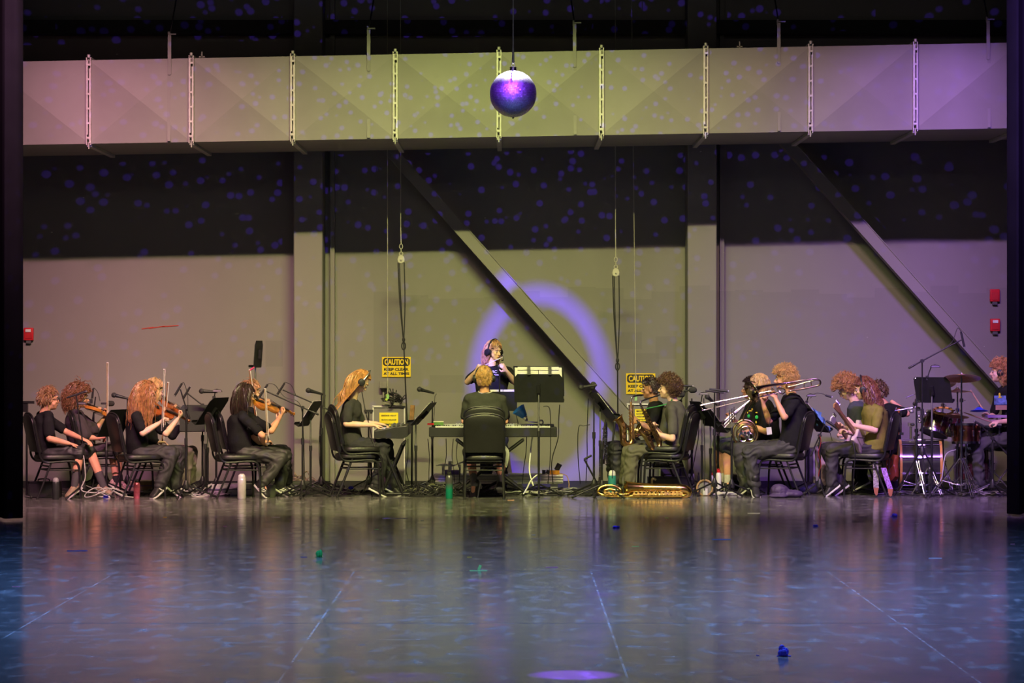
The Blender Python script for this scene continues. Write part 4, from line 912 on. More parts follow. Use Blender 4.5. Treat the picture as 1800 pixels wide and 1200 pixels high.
sxf = person('seated saxophonist with brown curls, grey button shirt and olive-grey trousers', -1.8, 166, (1174, 683), (1184, 705), (1192, 789),
    dict(n=dict(sh=(1182, 721, -.16), el=(1182, 771, -.24), wr=(1158, 763, -.16), hand=dict(to=(1147, 757, -.08), pn=(-.3, .8, .2), curl=.8)),
         f=dict(sh=(1174, 722, .16), el=(1166, 770, .16), wr=(1152, 752, .04), hand=dict(to=(1147, 744, -.02), pn=(-.2, -.7, 0), curl=.8))),
    dict(n=dict(kn=(1112, 794, -.10), an=(1105, 848, -.14), toe=(1088, 862, -.14)), f=dict(kn=(1106, 794, .2), an=(1100, 846, .16), toe=(1084, 858, .16))),
    skin=skin_f, hair=dict(n=320, L=.06, r=.009, grav=.25, vol=.022, out=.7, curl=.009, seg=6, fr=.34, low=-.6, fringe=.06), hairm_=h_brown, shirt=mat('grey_button_shirt', (.085, .08, .07), .85, bump=.3, bscale=40), pants=mat('olive_grey_pants', (.11, .105, .07), .85, bump=.3, bscale=25), legr=1.12, bulk=.95, hyaw=172)
MB().tube(bez([sxf['N']+V((-.02, -.07, .02)), sxf['N']+V((-.08, -.04, -.03)), P(1136, 718, -1.95)], 5), .006, 6).build('neck_strap', mat('green_strap', (.05, .3, .08), .7), sxf['o'])
horn = person('seated horn player with blond hair, black t-shirt with green print, and shorts', -1.25, 170, (1334, 678), (1340, 702), (1352, 786),
    dict(n=dict(sh=(1346, 716, -.17), el=(1346, 758, -.26), wr=(1314, 746, -.22), hand=dict(to=(1301, 741, -.18), pn=(-.3, .8, .0), curl=.9)),
         f=dict(sh=(1334, 716, .16), el=(1326, 756, .16), wr=(1310, 760, .04), hand=dict(to=(1304, 764, 0), pn=(0, -.6, 0), curl=.5))),
    dict(n=dict(kn=(1278, 788, -.05), an=(1279, 846, -.08), toe=(1282, 860, -.20)), f=dict(kn=(1270, 786, .20), an=(1272, 843, .16), toe=(1256, 856, .16))),
    skin=skin_r, hair=dict(n=320, L=.07, r=.009, grav=.8, vol=.010, out=.12, fr=.34, low=-.6, fringe=.07), hairm_=h_blond, shirt=blackc, pants=mat('dark_green_shorts', (.04, .05, .04), .8), shorts=True, sock=mat('white_sock', (.6, .58, .52), .9), socklen=.06, bulk=.98)
gp = mat('green_print', (.02, .5, .06), .7); yp = mat('yellow_print', (.8, .65, .03), .7)
for (x, y, m_, a, b_) in ((1316, 731, gp, .016, .02), (1330, 733, gp, .018, .022), (1319, 722, yp, .02, .007), (1331, 725, yp, .022, .008), (1322, 719, yp, .008, .012), (1333, 719, yp, .008, .01), (1314, 725, yp, .006, .01), (1329, 742, yp, .008, .015)):
    MB().ell(horn['J']((x, y, -.13)), (a, .006, b_)).build('shirt_print', m_, horn['o'])
trp = person('seated trumpet player with short black hair, mostly hidden behind the horn player', -.8, 172, (1320, 684), (1324, 706), (1338, 784),
    dict(n=dict(sh=(1326, 718, -.15), el=(1308, 750, -.2), wr=(1290, 740, -.12), hand=dict(to=(1284, 728, -.08), pn=(-.3, .6, 0), curl=.6)),
         f=dict(sh=(1318, 718, .15), el=(1304, 748, .15), wr=(1288, 738, .02), hand=dict(to=(1281, 729, -.04), pn=(0, -.6, 0), curl=.7))),
    dict(n=dict(kn=(1266, 782, -.05), an=(1270, 838, -.05), toe=(1254, 848, -.05)), f=dict(kn=(1262, 780, .18), an=(1266, 836, .16), toe=(1250, 846, .16))),
    skin=skin_t, hair=dict(n=220, L=.03, r=.007, grav=.1, vol=.008, out=.8, fr=.38, low=-.5), hairm_=h_dark, shirt=blackc, pants=mat('green_shorts', (.10, .14, .10), .8), shorts=True)
trb = person('seated trombonist with tousled golden curls, black t-shirt and dark trousers', -1.85, 165, (1378, 667), (1392, 692), (1392, 786),
    dict(n=dict(sh=(1398, 708, -.16), el=(1379, 733, -.30), wr=(1364, 702, -.24), hand=dict(to=(1361, 690, -.20), pn=(-.5, .6, -.1), curl=1.0)),
         f=dict(sh=(1384, 708, .16), el=(1352, 740, .10), wr=(1342, 712, .06), hand=dict(to=(1341, 699, .04), pn=(.6, -.5, 0), curl=.9))),
    dict(n=dict(kn=(1316, 796, -.14), an=(1326, 850, -.16), toe=(1332, 866, -.33)), f=dict(kn=(1299, 790, .16), an=(1310, 848, .10), toe=(1294, 860, .08))),
    skin=skin_r, hair=dict(n=340, L=.065, r=.0085, grav=.3, vol=.022, out=.8, curl=.008, seg=6, fr=.30, low=-.55, fringe=.07), hairm_=h_gold, shirt=blackc, pants=mat('charcoal_trousers', (.04, .042, .036), .7, bump=.3, bscale=28), legr=1.12, bulk=1.14, boot=True, hyaw=176)
o = MB().box(trb['J']((1352, 757, -.20)), (.055, .008, .08), rotm((0,1,0), -.12)).build('lanyard_badge', mat('badge', (.6, .58, .6), .4), trb['o']); MB().tube([trb['J']((1354, 735, -.2)), trb['J']((1352, 751, -.2))], .004, 5).build('lanyard', blk, trb['o'])
# ================================================================ guitars, drummer
olv = person('seated guitarist with long brown curls, olive t-shirt and black headphones', -1.8, 164, (1518, 684), (1533, 706), (1537, 789),
    dict(n=dict(sh=(1545, 722, -.17), el=(1538, 756, -.26), wr=(1500, 747, -.30), hand=dict(to=(1488, 738, -.32), pn=(-.4, .6, .5), curl=1.0)),
         f=dict(sh=(1529, 722, .16), el=(1515, 763, .15), wr=(1490, 760, -.04), hand=dict(to=(1478, 754, -.1), pn=(-.2, -.2, -.9), curl=.8))),
    dict(n=dict(kn=(1462, 790, -.12), an=(1462, 850, -.14), toe=(1446, 862, -.16)), f=dict(kn=(1452, 788, .2), an=(1478, 850, .1), toe=(1462, 862, .1))),
    skin=skin_f, hair=dict(n=320, L=.22, r=.010, grav=.8, vol=.012, out=.25, curl=.0065, seg=8, fr=.30, low=-.7, fringe=.05, comb=(-.5, 0, .2), drape=V((.2, 0, 0))), hairm_=HAIR('dark_auburn', (.13, .048, .025)), shirt=mat('olive_tee', (.20, .19, .025), .85, bump=.3, bscale=40), pants=mat('black_jeans', (.03, .028, .03), .7, bump=.3, bscale=25), bulk=1.1, pitch=-12, hyaw=170, hair_len_body=True)
headphones(olv['H'], olv['f'], olv['u'], olv['r'], 'black headphones over the brown curls of the olive-shirted guitarist', k=1.1)
bas = person('seated bass player with curly ginger-blond hair, glasses and slate t-shirt', -1.15, 168, (1489, 684), (1503, 706), (1516, 788),
    dict(n=dict(sh=(1514, 722, -.16), el=(1510, 752, -.24), wr=(1492, 764, -.2), hand=dict(to=(1482, 762, -.2), pn=(0, .6, -.4), curl=.8)),
         f=dict(sh=(1500, 720, .16), el=(1492, 756, .16), wr=(1479, 750, .0), hand=dict(to=(1474, 745, -.05), pn=(0, -.3, -.9), curl=.8))),
    dict(n=dict(kn=(1445, 790, -.05), an=(1450, 846, -.05), toe=(1434, 854, -.05)), f=dict(kn=(1448, 788, .2), an=(1478, 846, .16), toe=(1462, 854, .16))),
    skin=skin_f, hair=dict(n=340, L=.07, r=.0095, grav=.25, vol=.028, out=.8, curl=.011, seg=6, fr=.32, low=-.4, fringe=.085), hairm_=h_ginger, shirt=mat('slate_tee', (.055, .065, .085), .85, bump=.3, bscale=40), pants=mat('beige_trousers', (.45, .38, .33), .85), gl=True, pitch=-34, hyaw=172)
drm = person('drummer with long blond curls, black t-shirt with blue print and headphones', -1.25, 174, (1757, 654), (1770, 677), (1780, 768),
    dict(n=dict(sh=(1778, 692, -.17), el=(1790, 738, -.2), wr=(1757, 741, -.26), hand=dict(to=(1744, 742, -.26), pn=(0, .4, -.9), curl=.95)),
         f=dict(sh=(1757, 692, .16), el=(1746, 730, .20), wr=(1739, 733, .06), hand=dict(to=(1733, 728, .02), pn=(0, -.2, -.8), curl=.95))),
    dict(n=dict(kn=(1718, 782, -.14), an=(1722, 848, -.16), toe=(1702, 858, -.16)), f=dict(kn=(1712, 782, .2), an=(1716, 846, .2), toe=(1698, 854, .2))),
    skin=skin_f, hair=dict(n=330, L=.11, r=.0085, grav=.6, vol=.022, out=.7, curl=.009, seg=7, fr=.32, low=-.8, fringe=.06), hairm_=HAIR('curly_sand', (.40, .20, .09)), shirt=blackc, pants=mat('grey_work_trousers', (.05, .05, .055), .8), bulk=1.0, hyaw=178)
headphones(drm['H'], drm['f'], drm['u'], drm['r'], 'black headphones on the drummer')
MB().box(drm['J']((1763, 703, -.172)), (.20, .008, .10), rotm((0,0,1), .15)).build('shirt_print', mat('blue_print', (.12, .2, .5), .7, var=.6, nscale=25), drm['o'])
MB().ell(drm['J']((1757, 694, -.180)), (.012, .006, .026)).ell(drm['J']((1757, 698, -.180)), (.03, .006, .010)).build('shirt_print', yp, drm['o'])
MB().box(drm['J']((1764, 716, -.170)), (.18, .008, .05), rotm((0,0,1), .15)).build('shirt_print', mat('sand_print', (.4, .22, .18), .7), drm['o'])
per = person('seated player hidden behind the olive-shirted guitarist with one elbow showing', -.75, 170, (1540, 690), (1556, 712), (1562, 790),
    dict(n=dict(sh=(1562, 716, -.1), el=(1594, 727, -.05), wr=(1568, 706, -.05)),
         f=dict(sh=(1552, 722, .14), el=(1540, 760, .14), wr=(1526, 750, 0))),
    dict(n=dict(kn=(1512, 788, -.05), an=(1516, 842, -.05), toe=(1500, 850, -.05)), f=dict(kn=(1508, 786, .2), an=(1510, 840, .16), toe=(1496, 848, .16))),
    skin=skin_r, hair=dict(n=160, L=.05, r=.008, grav=.4), hairm_=h_brown, shirt=blackc, pants=blackc)
# ================================================================ INSTRUMENTS
def lerp(a, b_, t): return a+(b_-a)*t
def sax(top, down, fwd, label, k=1., m=brass, km=None, mouth=None, ground=False):
    """alto saxophone: top of the body tube, direction down the tube, direction of the bell"""
    km = km or m; top = V(top); d = V(down).normalized(); f = V(fwd); f = (f-d*f.dot(d)).normalized(); s_ = d.cross(f); s_ = s_ if s_.y < 0 else -s_; t = thing('saxophone', label, 'saxophone', top)
    q = lambda a, b_, c=0: top+d*a*k+f*b_*k+s_*c*k
    MB().tube([q(0, 0), q(.2, .0), q(.46, 0)], [.013*k, .02*k, .030*k], 16).build('body_tube', m, t)
    pts = [q(.46+.055*math.sin(PI*i/8), .055-.055*math.cos(PI*i/8)) for i in range(9)]; MB().tube(pts, [lerp(.030, .037, i/8)*k for i in range(9)], 16).build('bow', m, t)
    bp_ = bez([q(.46, .11), q(.36, .112), q(.28, .122), q(.22, .15), q(.195, .168)], 5); n = len(bp_)
    MB().tube(bp_, [(.037+.004*(i/n)+.030*(i/(n-1))**4)*k for i in range(n)], 20, False).build('bell', m, t)
    MB().tube(bp_, [(.034+.004*(i/n)+.030*(i/(n-1))**4)*k for i in range(n)], 20, False).torus(bp_[-1], bp_[-1]-bp_[-2], .0705*k, .004*k, 28, 6).build('bell_rim', m, t)
    for i in range(9):
        a = .06+i*.045; c = q(a, -.004, .026+.001*i); MB().cyl(c, c+s_*.012*k, (.012+.0014*i)*k).cyl(c+s_*.012*k, c+s_*.018*k, .005*k).build('key_cup', km, t)
    for i in range(3): c = q(.42-i*.07, .11, .040); MB().cyl(c, c+s_*.014*k, .022*k).build('key_cup', km, t)
    mb = MB()
    for c0 in (.034, .030): mb.cyl(q(.03, -.018, c0), q(.45, -.022, c0+.006), .0035*k)
    mb.cyl(q(.05, .025, .02), q(.44, .035, .024), .003*k)
    for i in range(8): mb.cyl(q(.05+i*.055, -.02, .034), q(.05+i*.055, .0, .016), .003*k)
    for i in range(4): mb.ell(q(.10+i*.035, .03, .02), (.009*k,)*3)
    for i in range(3): mb.tube([q(.30+i*.05, .02, .03), q(.28+i*.05, .08, .045)], .004*k, 6)
    mb.build('key_rods', km, t)
    MB().torus(q(.30, .06), d, .012*k, .004*k, 14, 6).cyl(q(.30, .02), q(.30, .085), .006*k).build('bell_brace', m, t)
    if mouth is not None:
        mo = V(mouth); pts = bez([q(.01, 0), q(-.035, -.004), q(-.065, -.03), lerp(q(-.07, -.03), mo, .6), mo], 5); n = len(pts)
        MB().tube(pts, [lerp(.013, .008, i/(n-1))*k for i in range(n)], 12).build('neck_tube', silver if m is not brass else m, t)
        a = pts[-3]; e = mo+(mo-a).normalized()*.035; MB().tube([a, mo, e], [.012, .012, .005], 12).build('mouthpiece', black_plastic, t)
    return t
sax(P(1109, 706, -1.50), (.02, -.12, -1), (-1, -.25, 0), 'brass saxophone played by the dark-haired saxophonist', .93, mat('aged_brass', (.62, .38, .16), .3, 1., var=.3), mouth=P(1127, 694.5, -1.42))
sax(P(1128, 716, -1.98), (.50, .05, -1), (-1, -.45, -.3), 'dark antique-brass saxophone played by the curly saxophonist in grey', .93, mat('antique_brass', (.40, .27, .12), .3, 1., var=.3), mouth=P(1156, 695, -1.86))
# baritone saxophone lying on the floor
def bari():
    Y = -2.25; z = .10; x0, x1 = G(1098, Y).x, G(1212, Y).x; t = thing('baritone_saxophone', 'golden baritone saxophone lying on the floor in front of the saxophonists', 'saxophone', ((x0+x1)/2, Y, 0))
    gb = mat('bright_brass', (.90, .60, .16), .2, 1., var=.12)
    zb = .108
    MB().tube(bez([V((x0+.01, Y-.02, zb)), V((x0+.06, Y-.01, zb)), V((x0+.16, Y, zb)), V((x1-.09, Y, zb-.01))], 6), [.082, .076, .069, .064, .061, .059, .057, .056, .055, .0545]+[.054]*9, 24, False).build('bell', gb, t)
    MB().torus(V((x0+.008, Y-.02, zb)), (1, .05, 0), .083, .005, 32, 8).tube([V((x0+.01, Y-.02, zb)), V((x0+.10, Y-.005, zb)), V((x0+.2, Y, zb))], [.078, .064, .056], 24, False).build('bell_rim', gb, t)
    pts = [V((x1-.09+.075*math.sin(PI*i/10), Y-.0, zb-.01-.04+.04*math.cos(PI*i/10))) for i in range(11)]
    MB().tube(pts, [lerp(.054, .030, i/10) for i in range(11)], 18).build('bow', gb, t)
    MB().tube([V((x1-.09, Y-.055, .034)), V((x0+.06, Y-.07, .024))], [.03, .018], 16).build('body_tube', gb, t)
    mb = MB()
    for i in range(13):
        x = x0+.10+i*.042; c = V((x, Y-.085, .05)); mb.cyl(c, c+V((0, -.018, .004)), .013+.0006*i); mb.cyl(V((x, Y-.10, .05)), V((x, Y-.04, .085)), .003)
    mb.cyl(V((x0+.08, Y-.10, .045)), V((x1-.1, Y-.10, .05)), .004); mb.cyl(V((x0+.08, Y-.095, .075)), V((x1-.1, Y-.095, .075)), .0035); mb.build('keys', mat('darker_brass', (.7, .45, .14), .28, 1.), t)  # keys use a darker brass than the bell
    for i in range(3):
        x = x0+.24+i*.11; c = V((x, Y-.105, .07)); mb = MB(); 
        for a in (0, 2.1, 4.2): e = c+V((.035*math.cos(a+.5), -.012, .035*math.sin(a+.5))); mb.cyl(c, e, .0035); mb.ell(e, .007)
        mb.build('key_guard', gb, t)
    # pigtail loops
    cx = G(1073, Y).x
    MB().tube(bez([V((x0+.06, Y-.07, .024)), V((cx+.10, Y-.06, .022)), V((cx, Y-.05, .022)), V((cx-.12, Y-.04, .05)), V((cx-.13, Y-.03, .09)), V((cx-.08, Y-.02, .128)), V((cx+.02, Y-.02, .135)), V((cx+.10, Y-.02, .10)), V((cx+.11, Y-.05, .06)), V((cx+.02, Y-.075, .045)), V((cx-.07, Y-.08, .075)), V((cx-.02, Y-.08, .10)), V((cx+.05, Y-.085, .09))], 6), .015, 12).build('pigtail', gb, t)
    mb = MB()
    for i in range(4): mb.cyl(V((cx-.06+i*.04, Y-.09, .06)), V((cx-.06+i*.04, Y-.115, .065)), .013)
    mb.cyl(V((cx-.1, Y-.10, .04)), V((x0+.05, Y-.10, .05)), .005); mb.build('octave_keys', gb, t)
bari()
# soprano saxophone and clarinet on pegs
def straight_horn(px, yb, yt, Y, label, m, km, name, cat, lean=0.):
    b_ = P(px, yb, Y); a = P(px+lean, yt, Y); t = thing(name, label, cat, b_); d = (a-b_).normalized(); L = (a-b_).length
    MB().tube([b_, b_+d*.02, b_+d*.06, b_+d*.12, b_+d*L*.5, a], [.042, .032, .022, .018, .013, .010], 14).build('body', m, t)
    x, y, z = basis(d); mb = MB(); random.seed(int(px))
    for i in range(int(L/.022)):
        c = b_+d*(.05+i*.021)-V((random.uniform(-.012, .016), .018, 0)); mb.cyl(c, c-V((0, .008, 0)), random.choice((.006, .009, .011)), n=8)
    mb.cyl(b_+d*.04-V((.014, .018, 0)), a-d*.04-V((.010, .014, 0)), .003); mb.cyl(b_+d*.04-V((-.014, .018, 0)), a-d*.04-V((-.010, .014, 0)), .003); mb.build('keywork', km, t)
    MB().tube([a-d*.01, a+d*.03, a+d*.07], [.011, .010, .004], 10).build('mouthpiece', black_plastic, t); return t
straight_horn(1053, 862, 748, -1.75, 'silver-keyed soprano saxophone standing upright beside the music stands left of the saxophonists', mat('dark_nickel', (.16, .13, .10), .3, .9), silver, 'soprano_saxophone', 'saxophone', 10)
straight_horn(1064, 815, 752, -1.55, 'black clarinet standing behind the soprano saxophone', mat('grenadilla', (.02, .018, .018), .35), silver, 'clarinet', 'clarinet', 2)
straight_horn(1218, 774, 742, -1.3, 'black clarinet held on the cross bar behind the saxophonist chair', mat('grenadilla'), silver, 'clarinet', 'clarinet', -6)
# trombone
def trombone():
    Y = -2.05; sl = mat('pink_silver', (.80, .70, .74), .18, 1.); t = thing('trombone', 'long silver-pink trombone with extended slide pointing left', 'trombone', P(1362, 690, Y))
    A0, A1 = P(1236, 711, Y), P(1355, 687, Y); B0, B1 = P(1240, 720, Y-.03), P(1372, 689, Y-.03)
    r = .0075; mb = MB(); mb.tube(bez([A1, lerp(A0, A1, .5), A0+V((.0, 0, 0)), A0+V((-.025, -.008, -.012)), B0+V((-.03, -.01, .01)), B0, lerp(B0, B1, .5), B1], 5), r, 8); mb.build('outer_slide', sl, t)
    MB().cyl(P(1272, 703.5, Y), P(1274, 712.5, Y-.03), .006).build('slide_brace', sl, t); MB().cyl(P(1347, 689, Y), P(1349, 695, Y-.03), .007).build('slide_brace', sl, t)
    # bell section passes beside the head
    Yb = Y-.10; b0 = P(1322, 689, Yb-.12); b1 = P(1340, 680, Yb-.06)
    pts = bez([b0, b1, P(1380, 673.5, Yb), P(1420, 667, Yb), P(1437, 667, Yb), P(1442, 671, Yb), P(1439, 677, Yb), P(1424, 680.5, Yb), P(1386, 687.5, Yb)], 6); n = len(pts); L = [0]
    for i in range(1, n): L.append(L[-1]+(pts[i]-pts[i-1]).length)
    MB().tube(pts, [max(.0095, .105*math.exp(-l/.05)*.55+.105*math.exp(-l/.018)*.45+.0095+.010*math.exp(-l/.3)) for l in L], 24, False).build('bell', mat('bell_bronze', (.55, .42, .30), .15, 1.), t)
    MB().torus(b0, b0-b1, .122, .004, 36, 6).build('bell_rim', sl, t)
    MB().tube([P(1362, 676, Y), P(1420, 667, Y)], .008, 8).tube([P(1385, 680, Y), P(1436, 667, Y-.05)], .007, 8).build('tuning_tube', sl, t)
    MB().tube(bez([P(1372, 689, Y-.03), P(1366, 684, Y-.02), P(1372, 680, Y), P(1380, 686, Y-.03), P(1376, 692, Y-.05), P(1368, 690, Y-.05)], 5), .007, 8).build('valve_tubing', silver, t)
    MB().cyl(P(1425, 669, Yb), P(1427, 679, Yb), .005).cyl(P(1414, 671, Yb), P(1413, 681, Yb), .004).build('bell_brace', brass, t)
    MB().cyl(P(1360, 687, Y+.02), P(1358, 684, Y+.08), .012, .016).build('mouthpiece', silver, t)
trombone()
def french_horn():
    Y = -1.55; t = thing('french_horn', 'coiled brass french horn on the lap of the blond horn player', 'french horn', P(1309, 760, Y)); c = P(1310, 762, Y)
    hb = mat('horn_brass', (.66, .50, .26), .22, 1., var=.2)
    MB().torus(c, (0, -1, .1), .135, .013, 40, 10, sy=1.12).build('main_coil', hb, t); MB().torus(c+V((.01, -.03, 0)), (0, -1, .1), .105, .009, 36, 8).build('inner_coil', hb, t)
    mb = MB(); mb.torus(c+V((.0, -.045, .03)), (0, -1, 0), .05, .008, 24, 8); mb.torus(c+V((-.03, -.045, -.04)), (0, -1, 0), .045, .008, 24, 8); mb.torus(c+V((.05, -.045, -.03)), (0, -1, 0), .035, .008, 24, 8); mb.build('valve_slides', silver, t)
    for i in range(3): MB().cyl(c+V((-.05+i*.04, -.05, .01-.0*i)), c+V((-.05+i*.04, -.085, .01)), .017).build('rotary_valve', silver, t)
    bp_ = bez([c+V((.10, .02, .07)), c+V((.12, .06, -.02)), c+V((.10, .08, -.10)), c+V((.03, .10, -.15))], 6); n = len(bp_)
    MB().tube(bp_, [.018+.12*(i/(n-1))**3 for i in range(n)], 24, False).build('bell', hb, t)
    MB().tube(bez([c+V((-.02, 0, .14)), c+V((.0, .02, .22)), P(1322, 706, -1.42), P(1320, 694, -1.38)], 5), [.008]*16, 8).build('leadpipe', hb, t)
    for i in range(3): MB().cyl(c+V((-.10+i*.02, -.05, .09)), c+V((-.13+i*.02, -.07, .12)), .004).ell(c+V((-.13+i*.02, -.07, .12)), (.014, .008, .006)).build('lever', silver, t)
french_horn()
def trumpet():
    Y = -1.05; t = thing('trumpet', 'silver trumpet pointing down left in front of the horn player', 'trumpet', P(1290, 728, Y)); tip = P(1264, 748, Y-.05); a = P(1302, 718, Y)
    d = (a-tip).normalized(); pts = [tip+d*.46*i/14 for i in range(15)]; MB().tube(pts, [max(.0065, .058*math.exp(-i/1.3)+.0065+.008*math.exp(-i/5)) for i in range(15)], 20, False).torus(tip, d, .064, .003, 28, 6).build('bell', silver, t)
    off = V((.02, -.02, .05)); 
    MB().tube(bez([a+d*.06, a+off*.0+d*.03, a-d*.2+V((0, -.02, -.05)), a-d*.26+V((0, -.02, -.03)), a-d*.22+off*.4, a+off*.4+d*.16], 5), .006, 8).build('leadpipe', silver, t)
    for i in range(3): c = a-d*(.10+i*.032)+V((0, -.02, 0)); MB().cyl(c+V((0, 0, -.07)), c+V((0, 0, .05)), .0095).cyl(c+V((0, 0, .05)), c+V((0, 0, .075)), .004).cyl(c+V((0, 0, .075)), c+V((0, 0, .08)), .009).build('valve', silver, t)
    MB().tube(bez([a-d*.08+V((0, -.02, -.03)), a-d*.3+V((0, -.02, -.08)), a-d*.32+V((0, -.02, -.05)), a-d*.1+V((0, -.02, -.0))], 5), .006, 8).build('tuning_slide', silver, t)
    MB().cyl(a+d*.15+off*.4, a+d*.2+off*.4, .006, .012).build('mouthpiece', silver, t)
trumpet()
def guitar(body, nut, nrm, label, bm, L=.66, k=1., headm=None, name='electric_guitar', cat='guitar', neckm=None, acoustic=False):
    body, nut = V(body), V(nut); x = (nut-body).normalized(); z = V(nrm); z = (z-x*z.dot(x)).normalized(); y = z.cross(x); t = thing(name, label, cat, body); q = lambda a, b_, c=0: body+x*a*k+y*b_*k+z*c*k
    out = [(-.20, 0), (-.19, .09), (-.14, .155), (-.06, .165), (.0, .125), (.03, .11), (.08, .125), (.14, .14), (.18, .12), (.165, .08), (.135, .05), (.13, -.04), (.17, -.08), (.175, -.12), (.13, -.135), (.07, -.115), (.02, -.11), (-.04, -.14), (-.11, -.16), (-.17, -.11)]
    if acoustic: out = [(-.25, 0), (-.24, .10), (-.17, .185), (-.07, .19), (.0, .14), (.05, .12), (.10, .13), (.18, .14), (.23, .09), (.245, 0), (.23, -.09), (.18, -.14), (.10, -.13), (.05, -.12), (0, -.14), (-.07, -.19), (-.17, -.185), (-.24, -.10)]
    th = .10 if acoustic else .044
    rings = [[q(a*s_, b_*s_, h) for a, b_ in out] for s_, h in ((.93, -th/2), (1, -th/2+.008), (1, th/2-.008), (.95, th/2))]
    MB().loft(rings).build('body', bm, t); nm = neckm or mat('maple_neck', (.45, .25, .10), .4); N0 = .10 if not acoustic else .2
    MB().loft([[q(a, s_*w_, h) for s_, h in ((-1, th/2+.006), (1, th/2+.006), (.7, th/2-.014), (-.7, th/2-.014))] for a, w_ in ((N0, .028), (L, .021))]).build('neck', nm, t)
    MB().loft([[q(a, s_*w_, h) for s_, h in ((-1, th/2+.011), (1, th/2+.011), (1, th/2+.005), (-1, th/2+.005))] for a, w_ in ((N0, .027), (L, .021))]).build('fingerboard', wood_dark, t)
    MB().prism([(L, -.022), (L+.03, -.035), (L+.16, -.042), (L+.18, -.01), (L+.14, .03), (L+.03, .028), (L, .022)], q(0, 0, th/2-.008), x*k, y*k, z, .014).build('headstock', headm or nm, t)
    for i in range(6): c = q(L+.04+i*.022, .034, th/2-.008); MB().cyl(c, c+y*.02*k, .004).ell(c+y*.026*k, (.008,)*3).build('tuning_peg', silver, t)
    if not acoustic:
        for a in (-.06, .0, .06): MB().box(q(a, 0, th/2+.004), (.02*k, .07*k, .01), Matrix((x, y, z)).transposed()).build('pickup', black_plastic, t)
        MB().prism([(-.15, -.12), (.10, -.10), (.12, .0), (.08, .06), (-.05, .05), (-.15, -.02)], q(0, 0, th/2+.001), x*k, y*k, z, .003).build('pickguard', mat('pickguard_cream', (.6, .58, .5), .3), t)
    else: MB().torus(q(.08, 0, th/2+.001), z, .05, .004, 28, 6).build('sound_hole_ring', wood_dark, t)
    MB().box(q(-.12, 0, th/2+.006), (.025*k, .08*k, .012), Matrix((x, y, z)).transposed()).build('bridge', dull_steel, t)
    mb = MB()
    for s_ in (-.8, -.5, -.17, .17, .5, .8): mb.tube([q(-.12, s_*.026, th/2+.014), q(L, s_*.018, th/2+.014)], .0008, 4)
    mb.build('strings', dull_steel, t); return t, q
guitar(P(1512, 768, -2.0), P(1478, 722, -2.52), (-.75, -.25, .35), 'electric guitar with brown neck played by the olive-shirted guitarist', mat('cream_guitar', (.7, .62, .48), .3, coat=.5))
guitar(P(1496, 774, -1.38), P(1470, 742, -2.0), (-.8, -.2, .35), 'pale bass guitar held low by the ginger-blond player', mat('pale_bass', (.65, .55, .42), .3, coat=.5), L=.70, headm=white_plastic, name='bass_guitar')
guitar(P(1562, 768, -1.02), P(1577, 725, -1.02), (.2, -1, 0), 'small stringed instrument of the hidden player, neck rising beside the olive player', vwood, L=.52, k=.5, name='mandolin', cat='mandolin', neckm=vwood)
guitar(P(1568, 822, -1.30), P(1572, 775, -1.25), (-.9, -.45, .1), 'red-brown guitar resting on a stand behind the olive-shirted guitarist', mat('sunburst', (.35, .09, .03), .25, coat=.6), L=.5, k=.62, name='acoustic_guitar', acoustic=True)
# guitar strap hanging from the chair
def strap(pts, wd, label, m):
    t = thing('guitar_strap', label, 'strap', pts[-1]); mb = MB(); pts = bez(pts, 6); mb.loft([[p+V((-wd/2, -.003, 0)), p+V((wd/2, -.003, 0)), p+V((wd/2, .003, 0)), p+V((-wd/2, .003, 0))] for p in pts]); mb.build('webbing', m, t, smooth=False)
    e = pts[-1]; MB().prism([(-wd/2, 0), (wd/2, 0), (wd*.3, -.07), (0, -.085), (-wd*.3, -.06)], e, (1,0,0), (0,0,1), (0,1,0), .008).build('leather_end', mat('leather_end', (.35, .12, .06), .6), t)
pur = mat('purple_patterned_webbing', (.33, .16, .52), .7, var=.8, nscale=60); gre = mat('grey_patterned_webbing', (.30, .27, .30), .7, var=.8, nscale=60)
strap([P(1538.5, 802, -2.05), P(1539.5, 830, -2.06), P(1540, 857, -2.06)], .058, 'grey-violet patterned strap end hanging straight down from the guitarist chair', gre)
strap([P(1553, 822, -2.1), P(1559, 842, -2.12), P(1565, 859, -2.12)], .058, 'purple patterned strap end hanging slanted from the guitarist chair', pur)
